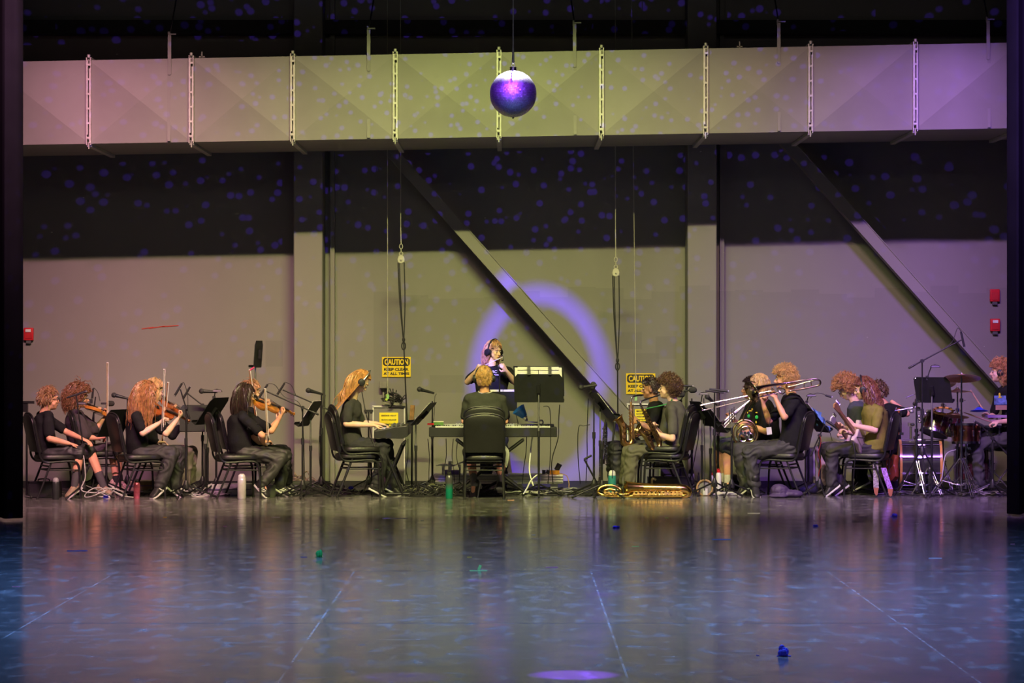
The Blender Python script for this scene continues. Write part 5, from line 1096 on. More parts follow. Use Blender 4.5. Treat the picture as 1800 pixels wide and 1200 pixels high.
# ================================================================ PIANO, KEYBOARD
def piano():
    Y = -1.72; a, b_ = P(754, 769, Y), P(979, 769, Y); W_ = b_.x-a.x; zt = P(0, 747, Y).z; zb = P(0, 768, Y).z; cx = (a.x+b_.x)/2; D_ = .30
    t = thing('digital_piano', 'long black digital piano in front of the pianist', 'piano', (cx, Y+D_/2, 0)); beveled(MB().box((cx, Y+D_/2, (zt+zb)/2-.012), (W_, D_, zt-zb-.025)).build('case', black_plastic, t), .008)
    kz = zt-.012; n = 52; kw = (W_-.14)/n; mb = MB()
    for i in range(n): mb.box((a.x+.07+kw*(i+.5), Y+.075, kz-.008), (kw*.93, .145, .018))
    mb.build('white_keys', white_plastic, t, smooth=False); mb = MB()
    for i in range(n-1):
        if i % 7 in (0, 1, 3, 4, 5): mb.box((a.x+.07+kw*(i+1), Y+.10, kz+.006), (kw*.55, .09, .014))
    mb.build('black_keys', black_plastic, t, smooth=False)
    beveled(MB().box((cx, Y+.225, kz+.003), (W_-.06, .14, .03)).build('control_panel', mat('panel_grey', (.35, .36, .35), .4), t), .006)
    mb = MB(); 
    for i in range(24): mb.box((a.x+.3+i*.03, Y+.2, kz+.021), (.016, .012, .006))
    mb.build('buttons', white_plastic, t)
    s_ = thing('keyboard_stand', 'black folding x-frame stand under the digital piano', 'stand', (cx, Y+.15, 0)); zz = zb-.035
    for yy in (Y+.03, Y+.27):
        MB().cyl((cx-.40, yy, zz-.0), (cx+.33, yy, .05), .016).build('cross_leg', black_metal, s_); MB().cyl((cx+.33, yy+.02, zz), (cx-.40, yy+.02, .05), .016).build('cross_leg', black_metal, s_)
    for sx in (-.40, .33): MB().cyl((cx+sx, Y-.02, .03), (cx+sx, Y+.34, .03), .016).build('floor_bar', black_metal, s_); MB().cyl((cx+sx, Y, zz-.0), (cx+sx, Y+.30, zz-.0), .014).build('top_bar', black_metal, s_)
piano()
def workstation():
    Y0, Y1 = -2.05, -1.05; t = thing('keyboard_synthesizer', 'black keyboard seen from its end in front of the long-haired player', 'keyboard', (P(688, 0, Y0).x, -1.5, 0))
    def pr(Y): s0 = P(657, 757, Y0); return [V((P(x, y, Y0).x, Y, P(x, y, Y0).z)) for x, y in ((657, 757), (672, 755), (690, 751), (716, 748), (718, 752), (717, 766), (708, 771), (657, 770))]
    beveled(MB().loft([pr(Y0), pr(Y1)]).build('case', black_plastic, t, smooth=False), .006)
    mb = MB(); n = 44; 
    for i in range(n): y = Y0+.05+(Y1-Y0-.1)*(i+.5)/n; a, c = P(658, 755.5, Y0), P(678, 752.5, Y0); mb.box(((a.x+c.x)/2, y, (a.z+c.z)/2+.004), (c.x-a.x, (Y1-Y0-.1)/n*.92, .012), rotm((0,1,0), -.14))
    mb.build('white_keys', white_plastic, t, smooth=False)
    mb = MB()
    for i in range(n): 
        if i % 7 in (0, 1, 3, 4, 5): y = Y0+.05+(Y1-Y0-.1)*(i+1)/n; c = P(671, 752, Y0); mb.box((c.x, y, c.z+.01), (.08, .011, .014))
    mb.build('black_keys', black_plastic, t, smooth=False); mb = MB()
    for i in range(5):
        for j in range(3): c = P(688+j*8, 750-j*.6, Y0); mb.cyl((c.x, Y0+.12+i*.18, c.z-.005), (c.x, Y0+.12+i*.18, c.z+.022), .011)
    mb.build('knobs', dull_steel, t)
    s_ = thing('keyboard_stand', 'black x-frame stand under the end-on keyboard of the long-haired player', 'stand', (P(690, 0, -1.9).x, -1.6, 0))
    for Y in (-1.98, -1.2):
        x0, x1 = P(672, 0, -1.9).x, P(708, 0, -1.9).x; zz = .575
        MB().cyl((x0, Y, zz), (x1, Y, .04), .016).build('cross_leg', black_metal, s_); MB().cyl((x1, Y+.025, zz), (x0, Y+.025, .04), .016).build('cross_leg', black_metal, s_)
    for x in (672, 708): xx = P(x, 0, -1.9).x; MB().cyl((xx, -2.0, zz+.0), (xx, -1.15, zz+.0), .015).build('top_bar', black_metal, s_)
    MB().cyl((P(655, 0, -1.9).x, -1.97, .03), (P(722, 0, -1.9).x, -1.97, .03), .017).build('floor_bar', black_metal, s_); MB().cyl((P(655, 0, -1.9).x, -1.2, .03), (P(722, 0, -1.9).x, -1.2, .03), .017).build('floor_bar', black_metal, s_)
workstation()
# ================================================================ DRUM KIT
shell_c = mat('drum_shell_wine', (.05, .012, .014), .2, coat=.8); shell_bd = mat('drum_shell_graphite', (.05, .05, .045), .22, .4, coat=.6); shell_cop = mat('copper_shell', (.55, .22, .12), .25, 1.)
headm = mat('drum_head', (.62, .6, .58), .5); amber = mat('maple_hoop', (.62, .33, .07), .3, coat=.4)
def drum(c, ax, R, dep, shell, label, name, hoopm=chrome, lugs=8, cat='drum'):
    c = V(c); x, y, z = basis(ax); t = thing(name, label, cat, c)
    MB().cyl(c-z*dep/2, c+z*dep/2, R, n=40).build('shell', shell, t)
    for s_ in (-1, 1):
        h = MB(); e = c+z*s_*dep/2; h.loft([[e+z*dz+(x*math.cos(2*PI*j/40)+y*math.sin(2*PI*j/40))*rr for j in range(40)] for rr, dz in ((R+.002, -.012), (R+.012, -.012), (R+.012, .014), (R+.002, .014))], cap=False)
        h.build('hoop', hoopm, t); MB().cyl(e, e+z*s_*.006, R, n=40).build('drum_head', headm if s_ > 0 else mat('black_head', (.03, .03, .03), .4), t)
    for i in range(lugs):
        a = 2*PI*(i+.5)/lugs; d = x*math.cos(a)+y*math.sin(a); MB().cap(c+d*(R+.008)-z*dep*.12, c+d*(R+.008)+z*dep*.12, .011, .011, 8).cyl(c+d*(R+.012)-z*dep/2, c+d*(R+.012)+z*dep/2, .0035, n=6).build('lug', chrome, t)
    return t
YD = -1.35
drum(P(1617, 816, YD), (-1, .07, 0), .265, .44, shell_bd, 'big graphite bass drum lying on its side with amber hoop', 'bass_drum', amber, 10)
drum(P(1646, 746, YD-.05), (.35, .25, 1), .15, .20, shell_c, 'dark wine mounted tom above the bass drum', 'tom_drum')
drum(P(1670, 748, YD+.3), (.2, .2, 1), .13, .18, shell_c, 'second wine mounted tom behind the hi-hat', 'tom_drum')
drum(P(1698, 762, YD-.05), (0, .05, 1), .15, .20, shell_cop, 'copper snare drum in the middle of the kit', 'snare_drum')
drum(P(1742, 760, YD+.1), (0, .03, 1), .165, .13, mat('black_shell', (.02, .02, .02), .25, coat=.5), 'black snare drum under the drummer hands', 'snare_drum')
drum(P(1708, 815, YD+.25), (0, .0, 1), .19, .36, shell_c, 'low floor tom half hidden behind the cymbal stand', 'floor_tom')
cymm = mat('cymbal_bronze', (.62, .36, .20), .28, 1., var=.15, nscale=60)
def cymbal(c, R, tilt, label, m=cymm, name='cymbal'):
    c = V(c); ax = (Matrix.Rotation(tilt[0], 3, 'X') @ Matrix.Rotation(tilt[1], 3, 'Y')) @ V((0, 0, 1)); t = thing(name, label, 'cymbal', c)
    pr_ = [(.006, .022), (.02, .021), (.035, .012), (.045, .004), (R*.6, -.006), (R, -.018), (R, -.0195), (R*.6, -.008), (.045, .002), (.02, .018)]
    MB().lathe(pr_, c, ax, 48, False).build('cymbal_plate', m, t); MB().cyl(c+ax*.02, c+ax*.05, .006).cyl(c+ax*.022, c+ax*.032, .016).build('wing_nut', chrome, t); return t
cymbal(P(1691, 662, -2.0), .208, (-.24, .03), 'large bronze crash cymbal on the tall stand in front of the kit')
cymbal(P(1683, 686, -1.2), .17, (-.05, .0), 'thin hi-hat cymbal seen edge-on behind the crash cymbal')
cymbal(P(1657, 676, -1.0), .15, (-.3, -.2), 'splash cymbal half hidden behind the music stand', mat('dull_bronze', (.45, .27, .15), .35, 1.))
cymbal(P(1681, 729, -1.75), .14, (-.15, .10), 'small low cymbal above the copper snare', mat('dull_bronze'))
t = cymbal(P(1721, 719, -1.35), .10, (-.15, 0.), 'bright blue plastic jam block cymbal beside the drummer', mat('blue_plastic', (.02, .05, .75), .35))
def chrome_stand(px, Y, top, label, reach=.30, hub=.42, rot=.2, double=True, name='cymbal_stand', cat='stand', up_r=.010):
    x = G(px, Y).x; z = P(0, top, Y).z; t = thing(name, label, cat, (x, Y, 0)); MB().cyl((x, Y, .06), (x, Y, z*.55), .015).cyl((x, Y, z*.55), (x, Y, z), up_r).build('pole', chrome, t)
    for zz in (z*.55, hub, z*.8): MB().cyl((x, Y, zz-.02), (x, Y, zz+.02), .022).cyl((x, Y, zz), (x+.04, Y-.02, zz), .006).build('clamp', chrome, t)
    for k in range(3):
        a = rot+2*PI*k/3; d = V((math.cos(a), math.sin(a), 0)); s_ = V((-d.y, d.x, 0)); h = V((x, Y, hub)); e = V((x, Y, .014))+d*reach
        mb = MB()
        for o_ in ((-.012, .012) if double else (0,)): mb.cyl(h+d*.02+s_*o_, e+s_*o_, .0055); mb.cyl(V((x, Y, .12))+s_*o_, h+d*.02+(e-h)*.6+s_*o_, .005)
        l = mb.build('leg', chrome, t); MB().cap(e-d*.02, e+d*.02, .016, .014).build('rubber_foot', rubber, l)
    return t
chrome_stand(1690, -2.0, 661, 'tall chrome stand under the large crash cymbal', .32, .42, -1.35)
chrome_stand(1611, -1.75, 663, 'chrome percussion stand left of the bass drum mics', .2, .38, -1.2)
chrome_stand(1683, -1.2, 684, 'chrome hi-hat stand behind the kit', .28, .35, .5)
chrome_stand(1742, -1.15, 772, 'chrome snare stand below the black snare', .25, .25, .3)
chrome_stand(1698, -1.45, 780, 'chrome snare stand below the copper snare', .22, .25, .9)
chrome_stand(1634, -1.75, 812, 'short chrome stand in front of the bass drum', .2, .3, -1.0)
chrome_stand(1657, -1.05, 674, 'chrome stand of the splash cymbal', .22, .35, .9)
# percussion items on the rack
t = thing('percussion_rack', 'chrome rack bar with clamps left of the drum kit', 'rack', P(1590, 712, -1.2)); MB().cyl(P(1573, 722, -1.2), P(1612, 715, -1.2), .010).build('bar', chrome, t); MB().cyl(P(1583, 719, -1.2), P(1584, 764, -1.2), .009).box(P(1584, 762, -1.2), (.05, .04, .03)).build('rod', chrome, t); MB().box(P(1602, 746, -1.2), (.07, .05, .04)).cyl(P(1601, 750, -1.2), P(1601, 772, -1.2), .014).build('clamp', dull_steel, t)
t = thing('tambourine', 'tambourine with amber jingles above the toms', 'tambourine', P(1658, 722, -1.5)); MB().torus(P(1658, 722, -1.5), (0, -.35, 1), .105, .012, 32, 8).build('frame', amber, t)
for k in range(9): a = k*2*PI/9; c = P(1658, 722, -1.5)+V((.11*math.cos(a), .10*math.sin(a), .035*math.sin(a))); MB().cyl(c, c+V((0, 0, .012)), .022).build('jingle', brass, t)
t = thing('shaker_cluster', 'dark cluster of microphones and shell chimes on the chrome percussion stand', 'percussion', P(1614, 715, -1.7)); random.seed(12)
for k in range(16): c = P(1611+random.uniform(-9, 16), 700+k*4.6, -1.65+random.uniform(-.05, .05)); MB().ell(c, (random.uniform(.012, .028), .016, random.uniform(.012, .026))).build('shell', random.choice([dull_steel, black_plastic, chrome]), t)
MB().cyl(P(1611, 668, -1.7), P(1611, 684, -1.7), .02).ell(P(1609, 666, -1.7), .024).build('top_clamp', chrome, t); MB().tube([P(1592, 699, -1.72), P(1612, 691, -1.7)], .006, 6).build('arm', chrome, t)
def stick(a, b_, label):
    t = thing('drumstick', label, 'drumstick', a); a, b_ = V(a), V(b_); MB().tube([a, lerp(a, b_, .8), lerp(a, b_, .95), b_], [.009, .008, .005, .004], 10).build('shaft', mat('hickory', (.6, .38, .24), .5), t); MB().ell(b_, .007).build('tip', mat('hickory'), t)
stick(P(1747, 743, -1.52), P(1695, 725, -1.62), 'drumstick in the near hand of the drummer pointing left'); stick(P(1727, 718, -1.24), P(1706.5, 686, -1.24), 'drumstick in the far hand of the drummer pointing up')
t = thing('electronic_pad', 'flat violet percussion pad on a clamp by the drummer', 'percussion', P(1752, 733, -1.3)); beveled(MB().box(P(1756, 731.5, -1.38), (.28, .2, .03)).build('pad', mat('pad_violet', (.35, .25, .45), .4), t)); MB().cyl(P(1752, 734, -1.38), P(1752, 752, -1.38), .012).build('rod', chrome, t)  # pad has a plain violet base colour
t = thing('drum_pedal', 'chrome bass drum pedal at the foot of the kit', 'pedal', G(1628, -1.6)); c = G(1628, -1.6); MB().box(c+V((.06, 0, .05)), (.26, .08, .012), rotm((0,1,0), -.3)).build('footboard', mat('blue_chrome', (.3, .4, .7), .2, 1.), t); MB().box(c+V((.0, 0, .008)), (.3, .1, .014)).build('base_plate', black_metal, t); MB().cyl(c+V((-.08, -.04, .02)), c+V((-.08, -.04, .2)), .007).cyl(c+V((-.08, .04, .02)), c+V((-.08, .04, .2)), .007).build('posts', chrome, t)
c = G(1775, -1.2); t = thing('drum_throne', 'black drum stool under the drummer', 'stool', c); MB().lathe([(.05, .46), (.17, .47), (.175, .50), (.16, .53), (.02, .54)], c, n=24).build('seat', vinyl, t); MB().cyl(c+V((0,0,.1)), c+V((0, 0, .47)), .02).build('post', chrome, t)
for k in range(3): a = k*2.09+.4; MB().cyl(c+V((0, 0, .3)), c+V((.24*math.cos(a), .24*math.sin(a), .012)), .010).build('leg', chrome, t)
# ================================================================ MUSIC STANDS
c = music_stand(187, -1.55, (203, 743), 'black music stand with sheet between the first two violin chairs', 155, 28, .50, .34); sheet(*c, 'white sheet music on the stand of the copper-curled violinist')
c = music_stand(365, -1.35, (352, 735), 'black music stand behind the empty stretch, desk turned to the viewer', -80, 8, .46, .30)
c = music_stand(361, -1.7, (374, 722), 'black music stand tilted right with lamp beside the third chair', 160, 35, .46, .36); sheet(*c, 'sheet music on the tilted stand beside the third chair')
c = music_stand(546, -1.8, (546, 727), 'black music stand before the dark-haired violinist', 168, 32, .40, .32); sheet(*c, 'white sheet music facing the dark-haired violinist', .34, .28)
c = music_stand(731, -1.75, (745, 727), 'black music stand beside the digital piano for the keyboard player', 170, 42, .42, .33); sheet(*c, 'sheet music on the stand beside the keyboard player', .3, .26)
c = music_stand(947, -1.95, (947, 682), 'large black music stand in front of the conductor, seen from behind', 83, 16, .54, .32, rot=.52); cl = c
sheet(*c, 'wide white sheet music on the large stand seen from behind', .52, .34, oy=.06)
# folder above the desk, clips
f_ = thing('score_folder', 'black score folder with white pages on the large centre stand', 'folder', cl[0]+cl[2]*.1); R = Matrix((cl[1], cl[2], cl[3])).transposed()
MB().box(cl[0]+cl[2]*.07+cl[3]*.035, (.55, .34, .012), R).build('cover', black_plastic, f_); MB().box(cl[0]+cl[2]*.222+cl[3]*.010, (.45, .03, .012), R).build('pages', paper, f_)
for k in (-.10, .13): MB().box(cl[0]+cl[2]*.205-cl[3]*.012+cl[1]*-k, (.035, .09, .018), R).build('clip', dull_steel, f_)
c = music_stand(880, -1.15, (884, 705), 'small black conductor music stand behind the pianist', 95, 12, .32, .22); sheet(*c, 'white score lying on the conductor stand', .30, .2, oy=.03)
c = music_stand(1055, -1.75, (1058, 712), 'black music stand left of the saxophonists, desk leaning to them', 12, 38, .44, .36); sheet(*c, 'sheet music facing the two saxophonists', .34, .28)
c = music_stand(1234, -1.6, (1236, 727), 'black music stand behind the trombone slide', 18, 36, .40, .34); sheet(*c, 'white sheet on the stand behind the trombone slide', .3, .26)
c = music_stand(1249, -1.35, (1254, 738), 'second music stand behind the trombone slide near the trumpet bell', 14, 36, .40, .34); sheet(*c, 'white sheet beside the trumpet bell', .3, .26)
c = music_stand(1421, -1.35, (1431, 738), 'black music stand draped with blue cloth behind the trombonist', 15, 38, .40, .34); st_b = c; sheet(*c, 'white papers on the stand draped with blue cloth', .30, .30, oy=.08)
c = music_stand(1638, -1.9, (1640, 685), 'black music stand with lamp in front of the drum kit', 60, 22, .42, .30); sheet(*c, 'sheet music for the drummer sticking out at the corner', .36, .28, oy=-.02)
c = music_stand(449, -1.1, (454, 622), 'tall music stand with desk raised high and edge-on above the violinists', 170, 4, .34, .30)
# blue cloth
bm = bpy.data.materials.get('blue_cloth') or mat('blue_cloth', (.10, .22, .55), .8, var=.7, nscale=14, bump=.3); random.seed(5); mb = MB()
c0, side, up, nn = st_b; rings = []
for i in range(9):
    r = []
    for j in range(12):
        u_, v_ = j/11-.5, i/8-.5; p = c0+side*u_*.30+up*(v_*.30+.0)+nn*(.045+.02*math.sin(j*1.7+i)+.015*math.sin(i*2.3))+V((.03*math.sin(j*.9), 0, -.05*abs(u_))); r.append(p)
    rings.append(r+[q+nn*-.012 for q in reversed(r)])
mb.loft(rings); tag(mb.build('cloth', bm), 'crumpled blue patterned cloth hanging over a music stand behind the trombonist', 'cloth')
for (b_, h, Y, l) in (((160, 705), (144, 706), -1.5, 'black stand lamp over the first music stand'), ((376, 700), (382, 684), -1.68, 'black stand lamp reaching above the tilted stand by the third chair'), ((1232, 712), (1237, 689), -1.58, 'black stand lamp beside the trombone slide tip'), ((1418, 708), (1426, 692), -1.35, 'gooseneck stand lamp behind the trombonist shoulder'), ((1630, 664), (1644, 641), -1.9, 'black stand lamp above the drummer music stand')):
    stand_light(b_, h, Y, l)
# ================================================================ MICROPHONES
def mk(*a, **k): return mic_stand(*a, **k)
blue_steel = mat('blue_grey_steel', (.25, .27, .36), .35, .7)
e, d = mk(146, -2.3, 783, 'microphone stand leaning up in front of the boy in glasses', tip=(134, 695, .04), rot=.1); mic(e+V((.0, 0, .01)), (1, 0, .32), 'slim pencil microphone beside the copper curls', L=.22, cord=None)
e, d = mk(187, -1.0, 712, 'short microphone stand behind the first music stand', rot=.9); mic(e+V((0, 0, .02)), (1, 0, 0), 'black foam microphone lying level behind the first music stand', 'foam')
e, d = mk(165, -.9, 720, 'boom microphone stand reaching left over the copper-curled violinist', tip=(168, 697), rot=.6); mic(P(163, 691, -.9), (-.1, 0, -1), 'thin clip microphone pointing down near the tall pale bow', L=.11, cord=[P(166, 682, -.9), P(172, 690, -.9), P(176, 705, -.9)])
e, d = mk(224, -.9, 700, 'microphone stand behind the auburn-haired violinist', rot=.2); mic(e, (-1, -.1, .25), 'round black microphone peeking out behind the auburn hair', 'ball')
e, d = mk(327, -2.25, 716, 'boom microphone stand at the end of the red violin', tip=(317, 684, .10), rot=.35); mic(e+V((-.02, 0, .0)), (-.5, 0, -.85), 'pencil microphone aimed down at the red violin', L=.15, cord=[P(324, 674, -2.25), P(330, 700, -2.25), P(329, 760, -2.23), P(331, 852, -2.2)])
e, d = mk(356, -1.2, 712, 'second boom microphone stand crossing behind the red violin', tip=(328, 690), rot=.9); mic(e+V((0, 0, .0)), (-.5, 0, -.85), 'second pencil microphone just right of the first over the violin', L=.15)
e, d = mk(380, -1.6, 703, 'short microphone stand by the tilted music stand', rot=.1); mic(P(379, 688.5, -1.6), (-1, 0, .05), 'black round-headed microphone above the tilted music stand', 'ball')
e, d = mk(532, -2.2, 716, 'boom microphone stand reaching over the amber violin', tip=(467, 687, .16), rot=.52); mic(P(463, 687, -2.2), (-.55, 0, -.85), 'pencil microphone over the dark-haired violinist', L=.17, cord=[P(474, 674, -2.2), P(484, 677, -2.2), P(500, 697, -2.2), P(528, 712, -2.2), P(534, 780, -2.18), P(536, 862, -2.15)])
e, d = mk(564, -1.2, 714, 'boom microphone stand by the column reaching left', tip=(497, 685, .16), rot=.2); mic(P(494, 683, -1.2), (-.55, 0, -.85), 'second pencil microphone right of the first over the dark-haired violinist', L=.15, cord=[P(502, 672, -1.2), P(512, 677, -1.2), P(520, 694, -1.2)])
e, d = mk(565, -1.25, 692, 'straight microphone stand in front of the left column', rot=1.1); mic(e, (-.9, -.3, .25), 'round black microphone in front of the left column', 'ball', cord=[P(568, 710, -1.25), P(563, 740, -1.25), P(561, 800, -1.2), P(566, 846, -1.2)])
e, d = mk(760, -1.1, 705, 'microphone stand between keyboard and piano', rot=.6); mic(P(760, 690, -1.1), (-.9, -.3, .25), 'round black microphone above the stand beside the piano', 'ball', cord=[P(764, 700, -1.1), P(763, 730, -1.1), P(758, 790, -1.1)])
e, d = mk(878, -1.25, 652, 'vocal microphone stand in front of the conductor chest', rot=.3); mic(P(876, 650, -1.3), (.1, -.3, 1), 'small black microphone in front of the conductor shirt', 'pencil', L=.08)
e, d = mk(1044, -2.0, 700, 'black microphone stand left of the saxophonists', rot=.5, reach=.33); mic(P(1046, 677, -2.0), (-1, -.1, -.15), 'large round microphone on top of the stand cluster', 'ball'); mic(P(1040, 684, -1.9), (.3, -.4, .9), 'second small microphone clipped at the stand cluster', 'foam')
e, d = mk(1058, -2.2, 790, 'short stand leaning in front of the black trouser knee', rot=1.3); mic(P(1079, 758, -2.2), (.1, 0, 1), 'thin black microphone pointing up at the saxophone bell', L=.2, cord=[P(1078, 790, -2.2), P(1076, 840, -2.15)])
t = thing('folding_bracket', 'folded black hinge bracket of a stand leaning left by the purple ring', 'bracket', P(1036, 825, -1.9)); MB().cyl(P(1027, 807, -1.9), P(1040, 800, -1.9), .012).cyl(P(1027, 807, -1.9), P(1050, 850, -1.9), .010).build('bar', black_metal, t)
e, d = mk(1256, -2.15, 690, 'tall black microphone stand at the tip of the trombone slide', rot=.52, hub=.16, reach=.36); MB().cyl(e+V((-.10, 0, .02)), e+V((.10, 0, .0)), .009).build('cross_bar', black_metal, [o for o in bpy.data.objects if o.get('label', '').startswith('tall black microphone stand at')][0]); mic(P(1263, 685.5, -2.15), (1, 0, -.12), 'thick black microphone lying level on the tall stand', L=.2)
e, d = mk(1286, -2.0, 765, 'low black microphone stand in front of the bare shins', rot=.2); mic(P(1286, 757, -2.0), (0, 0, 1), 'small silver-ringed microphone pointing up at the horn', L=.07)
e, d = mk(1262, -1.1, 715, 'far microphone stand behind the trombone slide', rot=.9); mic(P(1258, 710, -1.1), (-.6, -.5, .5), 'round microphone behind the trombone slide', 'ball')
e, d = mk(1216, -1.15, 700, 'microphone stand behind the saxophonist chair', rot=.3); mic(P(1211, 686, -1.15), (1, -.3, .1), 'large round foam microphone beside the right column', 'foam'); 
e, d = mk(1196, -.95, 705, 'microphone stand hidden behind the curly saxophonist', tip=(1209, 680), rot=.8); mic(P(1190, 694, -1.1), (1, -.3, .1), 'round foam microphone close to the brown curls', 'foam'); mic(P(1200, 677.5, -1.0), (1, 0, -.06), 'long thin microphone pointing right behind the brown curls', L=.22)
e, d = mk(1441, -1.9, 765, 'black microphone stand with red cable by the guitarist knee', tip=(1450, 745), rot=.7, reach=.2); mic(P(1455, 741, -1.7), (.8, 0, -.5), 'black microphone pointing down right behind the guitars', 'ball', cord=[P(1448, 745, -1.7), P(1456, 752, -1.7), P(1463, 775, -1.7)])
t = thing('cord', 'red cable twisted down the microphone stand by the guitarist knee', 'cord', P(1442, 780, -1.95)); MB().tube(bez([P(1441+2.2*math.sin(k*1.4), 765+k*9, -1.93) for k in range(9)], 4), .004, 6).build('jacket', mat('red_cable', (.25, .015, .02), .5), t)
mic(P(1456, 696, -1.3), (1, 0, -.3), 'tiny condenser microphone on a thin gooseneck behind the trombonist', L=.07, cord=[P(1446, 692, -1.3), P(1434, 691, -1.3), P(1424, 700, -1.3)])
e, d = mk(1621, -2.0, 634, 'tall boom stand rising over the drum kit', tip=(1690, 597, .14), rot=.5, hub=.5); mic(P(1692, 596, -2.0), (.22, 0, -1), 'overhead microphone hanging over the drum kit', L=.17, cord=[P(1689, 582, -2.0), P(1683, 577, -2.0), P(1674, 600, -2.0), P(1660, 612, -2.0)])
e, d = mk(1745, -2.0, 770, 'low microphone stand aimed at the snare', tip=(1722, 745), rot=1.1); mic(P(1722, 745, -2.0), (-.8, 0, .4), 'small microphone pointing at the copper snare', L=.12)
t = thing('amplifier', 'tall slim grey amplifier standing behind the guitarist knee', 'amplifier', G(1424, -1.0)); beveled(MB().box(G(1424, -1.0)+V((0, 0, .25)), (.10, .25, .50)).build('cabinet', mat('grey_tolex', (.13, .13, .12), .6), t)); MB().box(G(1431, -1.13)+V((0, 0, .27)), (.012, .02, .44)).build('side_trim', white_plastic, t); MB().box(G(1423, -1.13)+V((0, 0, .25)), (.075, .01, .44)).build('grille_cloth', mat('grille', (.09, .09, .08), .8, bump=.5, bscale=200), t)
# ================================================================ BOTTLES, CASES, BITS ON THE FLOOR
def bottle(px, Y, ytop, w_, label, m, capm, style='slim'):
    b_ = G(px, Y); h = P(0, ytop, Y).z; r = w_/2; t = thing('water_bottle', label, 'bottle', b_)
    MB().lathe([(r*.9, 0), (r, .006), (r, h*.72), (r*.93, h*.80), (r*.55, h*.87), (r*.5, h*.88)], b_, n=24).build('body', m, t)
    if style == 'dome': MB().lathe([(r*.9, h*.80), (r*.9, h*.84), (r*.8, h*.93), (r*.45, h*.99), (.002, h)], b_, n=24).build('cap', capm, t)
    else: MB().lathe([(r*.62, h*.86), (r*.66, h*.88), (r*.62, h*.96), (r*.3, h*.97)], b_, n=20).torus(b_+V((0, 0, h*.965)), (0, 1, 0), r*.42, r*.12, 14, 6).build('cap', capm, t)
    return t
def grad(name, c0, c1, z0, z1):
    m, nt, b = nodes_mat(name); tc = N(nt, 'ShaderNodeTexCoord'); sp = N(nt, 'ShaderNodeSeparateXYZ'); nt.links.new(tc.outputs['Object'], sp.inputs[0])
    r = N(nt, 'ShaderNodeMapRange'); r.inputs[1].default_value = z0; r.inputs[2].default_value = z1; nt.links.new(sp.outputs[2], r.inputs[0]); nt.links.new(mixc(nt, r.outputs[0], c0, c1), b.inputs['Base Color']); b.inputs['Roughness'].default_value = .35; b.inputs['Metallic'].default_value = .4; return m
bottle(98, -2.5, 839, .075, 'dark slim bottle standing before the black case at far left', mat('dark_bottle', (.03, .035, .035), .4), mat('grey_cap', (.3, .3, .3), .4), 'dome')
bottle(240.5, -2.35, 843, .068, 'pink and purple metal bottle under the auburn-haired violinist', mat('pink_bottle', (.55, .12, .16), .3, .5, var=.6, nscale=10), mat('black_cap', (.02, .02, .02), .4))
bottle(425, -2.45, 832, .092, 'tall white domed bottle under the empty front chair seat', mat('white_bottle', (.62, .58, .58), .35, .2), mat('pale_cap', (.6, .57, .57), .4), 'dome')
bottle(789.5, -2.35, 828, .078, 'teal and grey bottle beside the pianist chair', grad('teal_fade', (.01, .33, .22), (.10, .10, .11), .09, .17), mat('black_cap'), 'slim')
bottle(1076, -2.1, 826, .088, 'teal bottle with white lid behind the baritone saxophone', mat('teal_bottle', (.05, .30, .30), .3, .2), mat('white_lid', (.65, .68, .72), .4), 'dome')
bottle(1263, -1.4, 824, .06, 'tall white bottle with red cap beside the bare shin', white_plastic, red); bottle(1251, -1.2, 830, .04, 'smaller white bottle with red cap behind the stand pole', white_plastic, red); bottle(1215, -1.1, 824, .07, 'white and violet tumbler behind the black case', mat('lilac_tumbler', (.6, .55, .7), .4), mat('black_cap'), 'dome'); bottle(1228, -1.3, 829, .03, 'thin black bottle right of the tumbler', black_plastic, black_plastic)
def case(px0, px1, Y, ytop, dep, label, m, name='equipment_case', cat='case', z0=.0, handle=True):
    a, b_ = G(px0, Y), G(px1, Y); h = P(0, ytop, Y).z; c = V(((a.x+b_.x)/2, Y+dep/2, z0)); t = thing(name, label, cat, c); beveled(MB().box(c+V((0, 0, (h-z0)/2)), (b_.x-a.x, dep, h-z0)).build('body', m, t), .008)
    mb = MB(); 
    for x in (a.x+.01, b_.x-.01): mb.box((x, Y-.002, z0+(h-z0)/2), (.018, .01, h-z0-.01))
    mb.box((c.x, Y-.002, h-.01), (b_.x-a.x, .01, .014)); mb.build('edge_trim', dull_steel if name == 'silver_case' else black_metal, t)
    if handle: MB().tube(bez([(c.x-.06, Y+.02, h), (c.x-.05, Y+.02, h+.025), (c.x+.05, Y+.02, h+.025), (c.x+.06, Y+.02, h)], 4), .007, 6).build('handle', black_plastic, t)
    return t, h
case(49, 104, -2.2, 846, .2, 'small black amplifier box under the first chair', black_plastic)
case(1139, 1212, -1.5, 838, .22, 'black instrument case behind the baritone saxophone', mat('black_case', (.025, .023, .022), .5))
t = thing('brass_mute', 'curved brass fitting propped against the black instrument case', 'brass fitting', G(1150, -1.75)); MB().tube(bez([G(1146, -1.75)+V((0, 0, .0)), G(1146, -1.75)+V((0, 0, .16)), G(1149, -1.75)+V((0, 0, .19)), G(1153, -1.75)+V((0, 0, .17))], 5), .014, 10).build('tube', mat('pale_brass', (.75, .62, .35), .3, 1.), t)
alum = mat('silver_case_metal', (.80, .80, .70), .5, 0.)
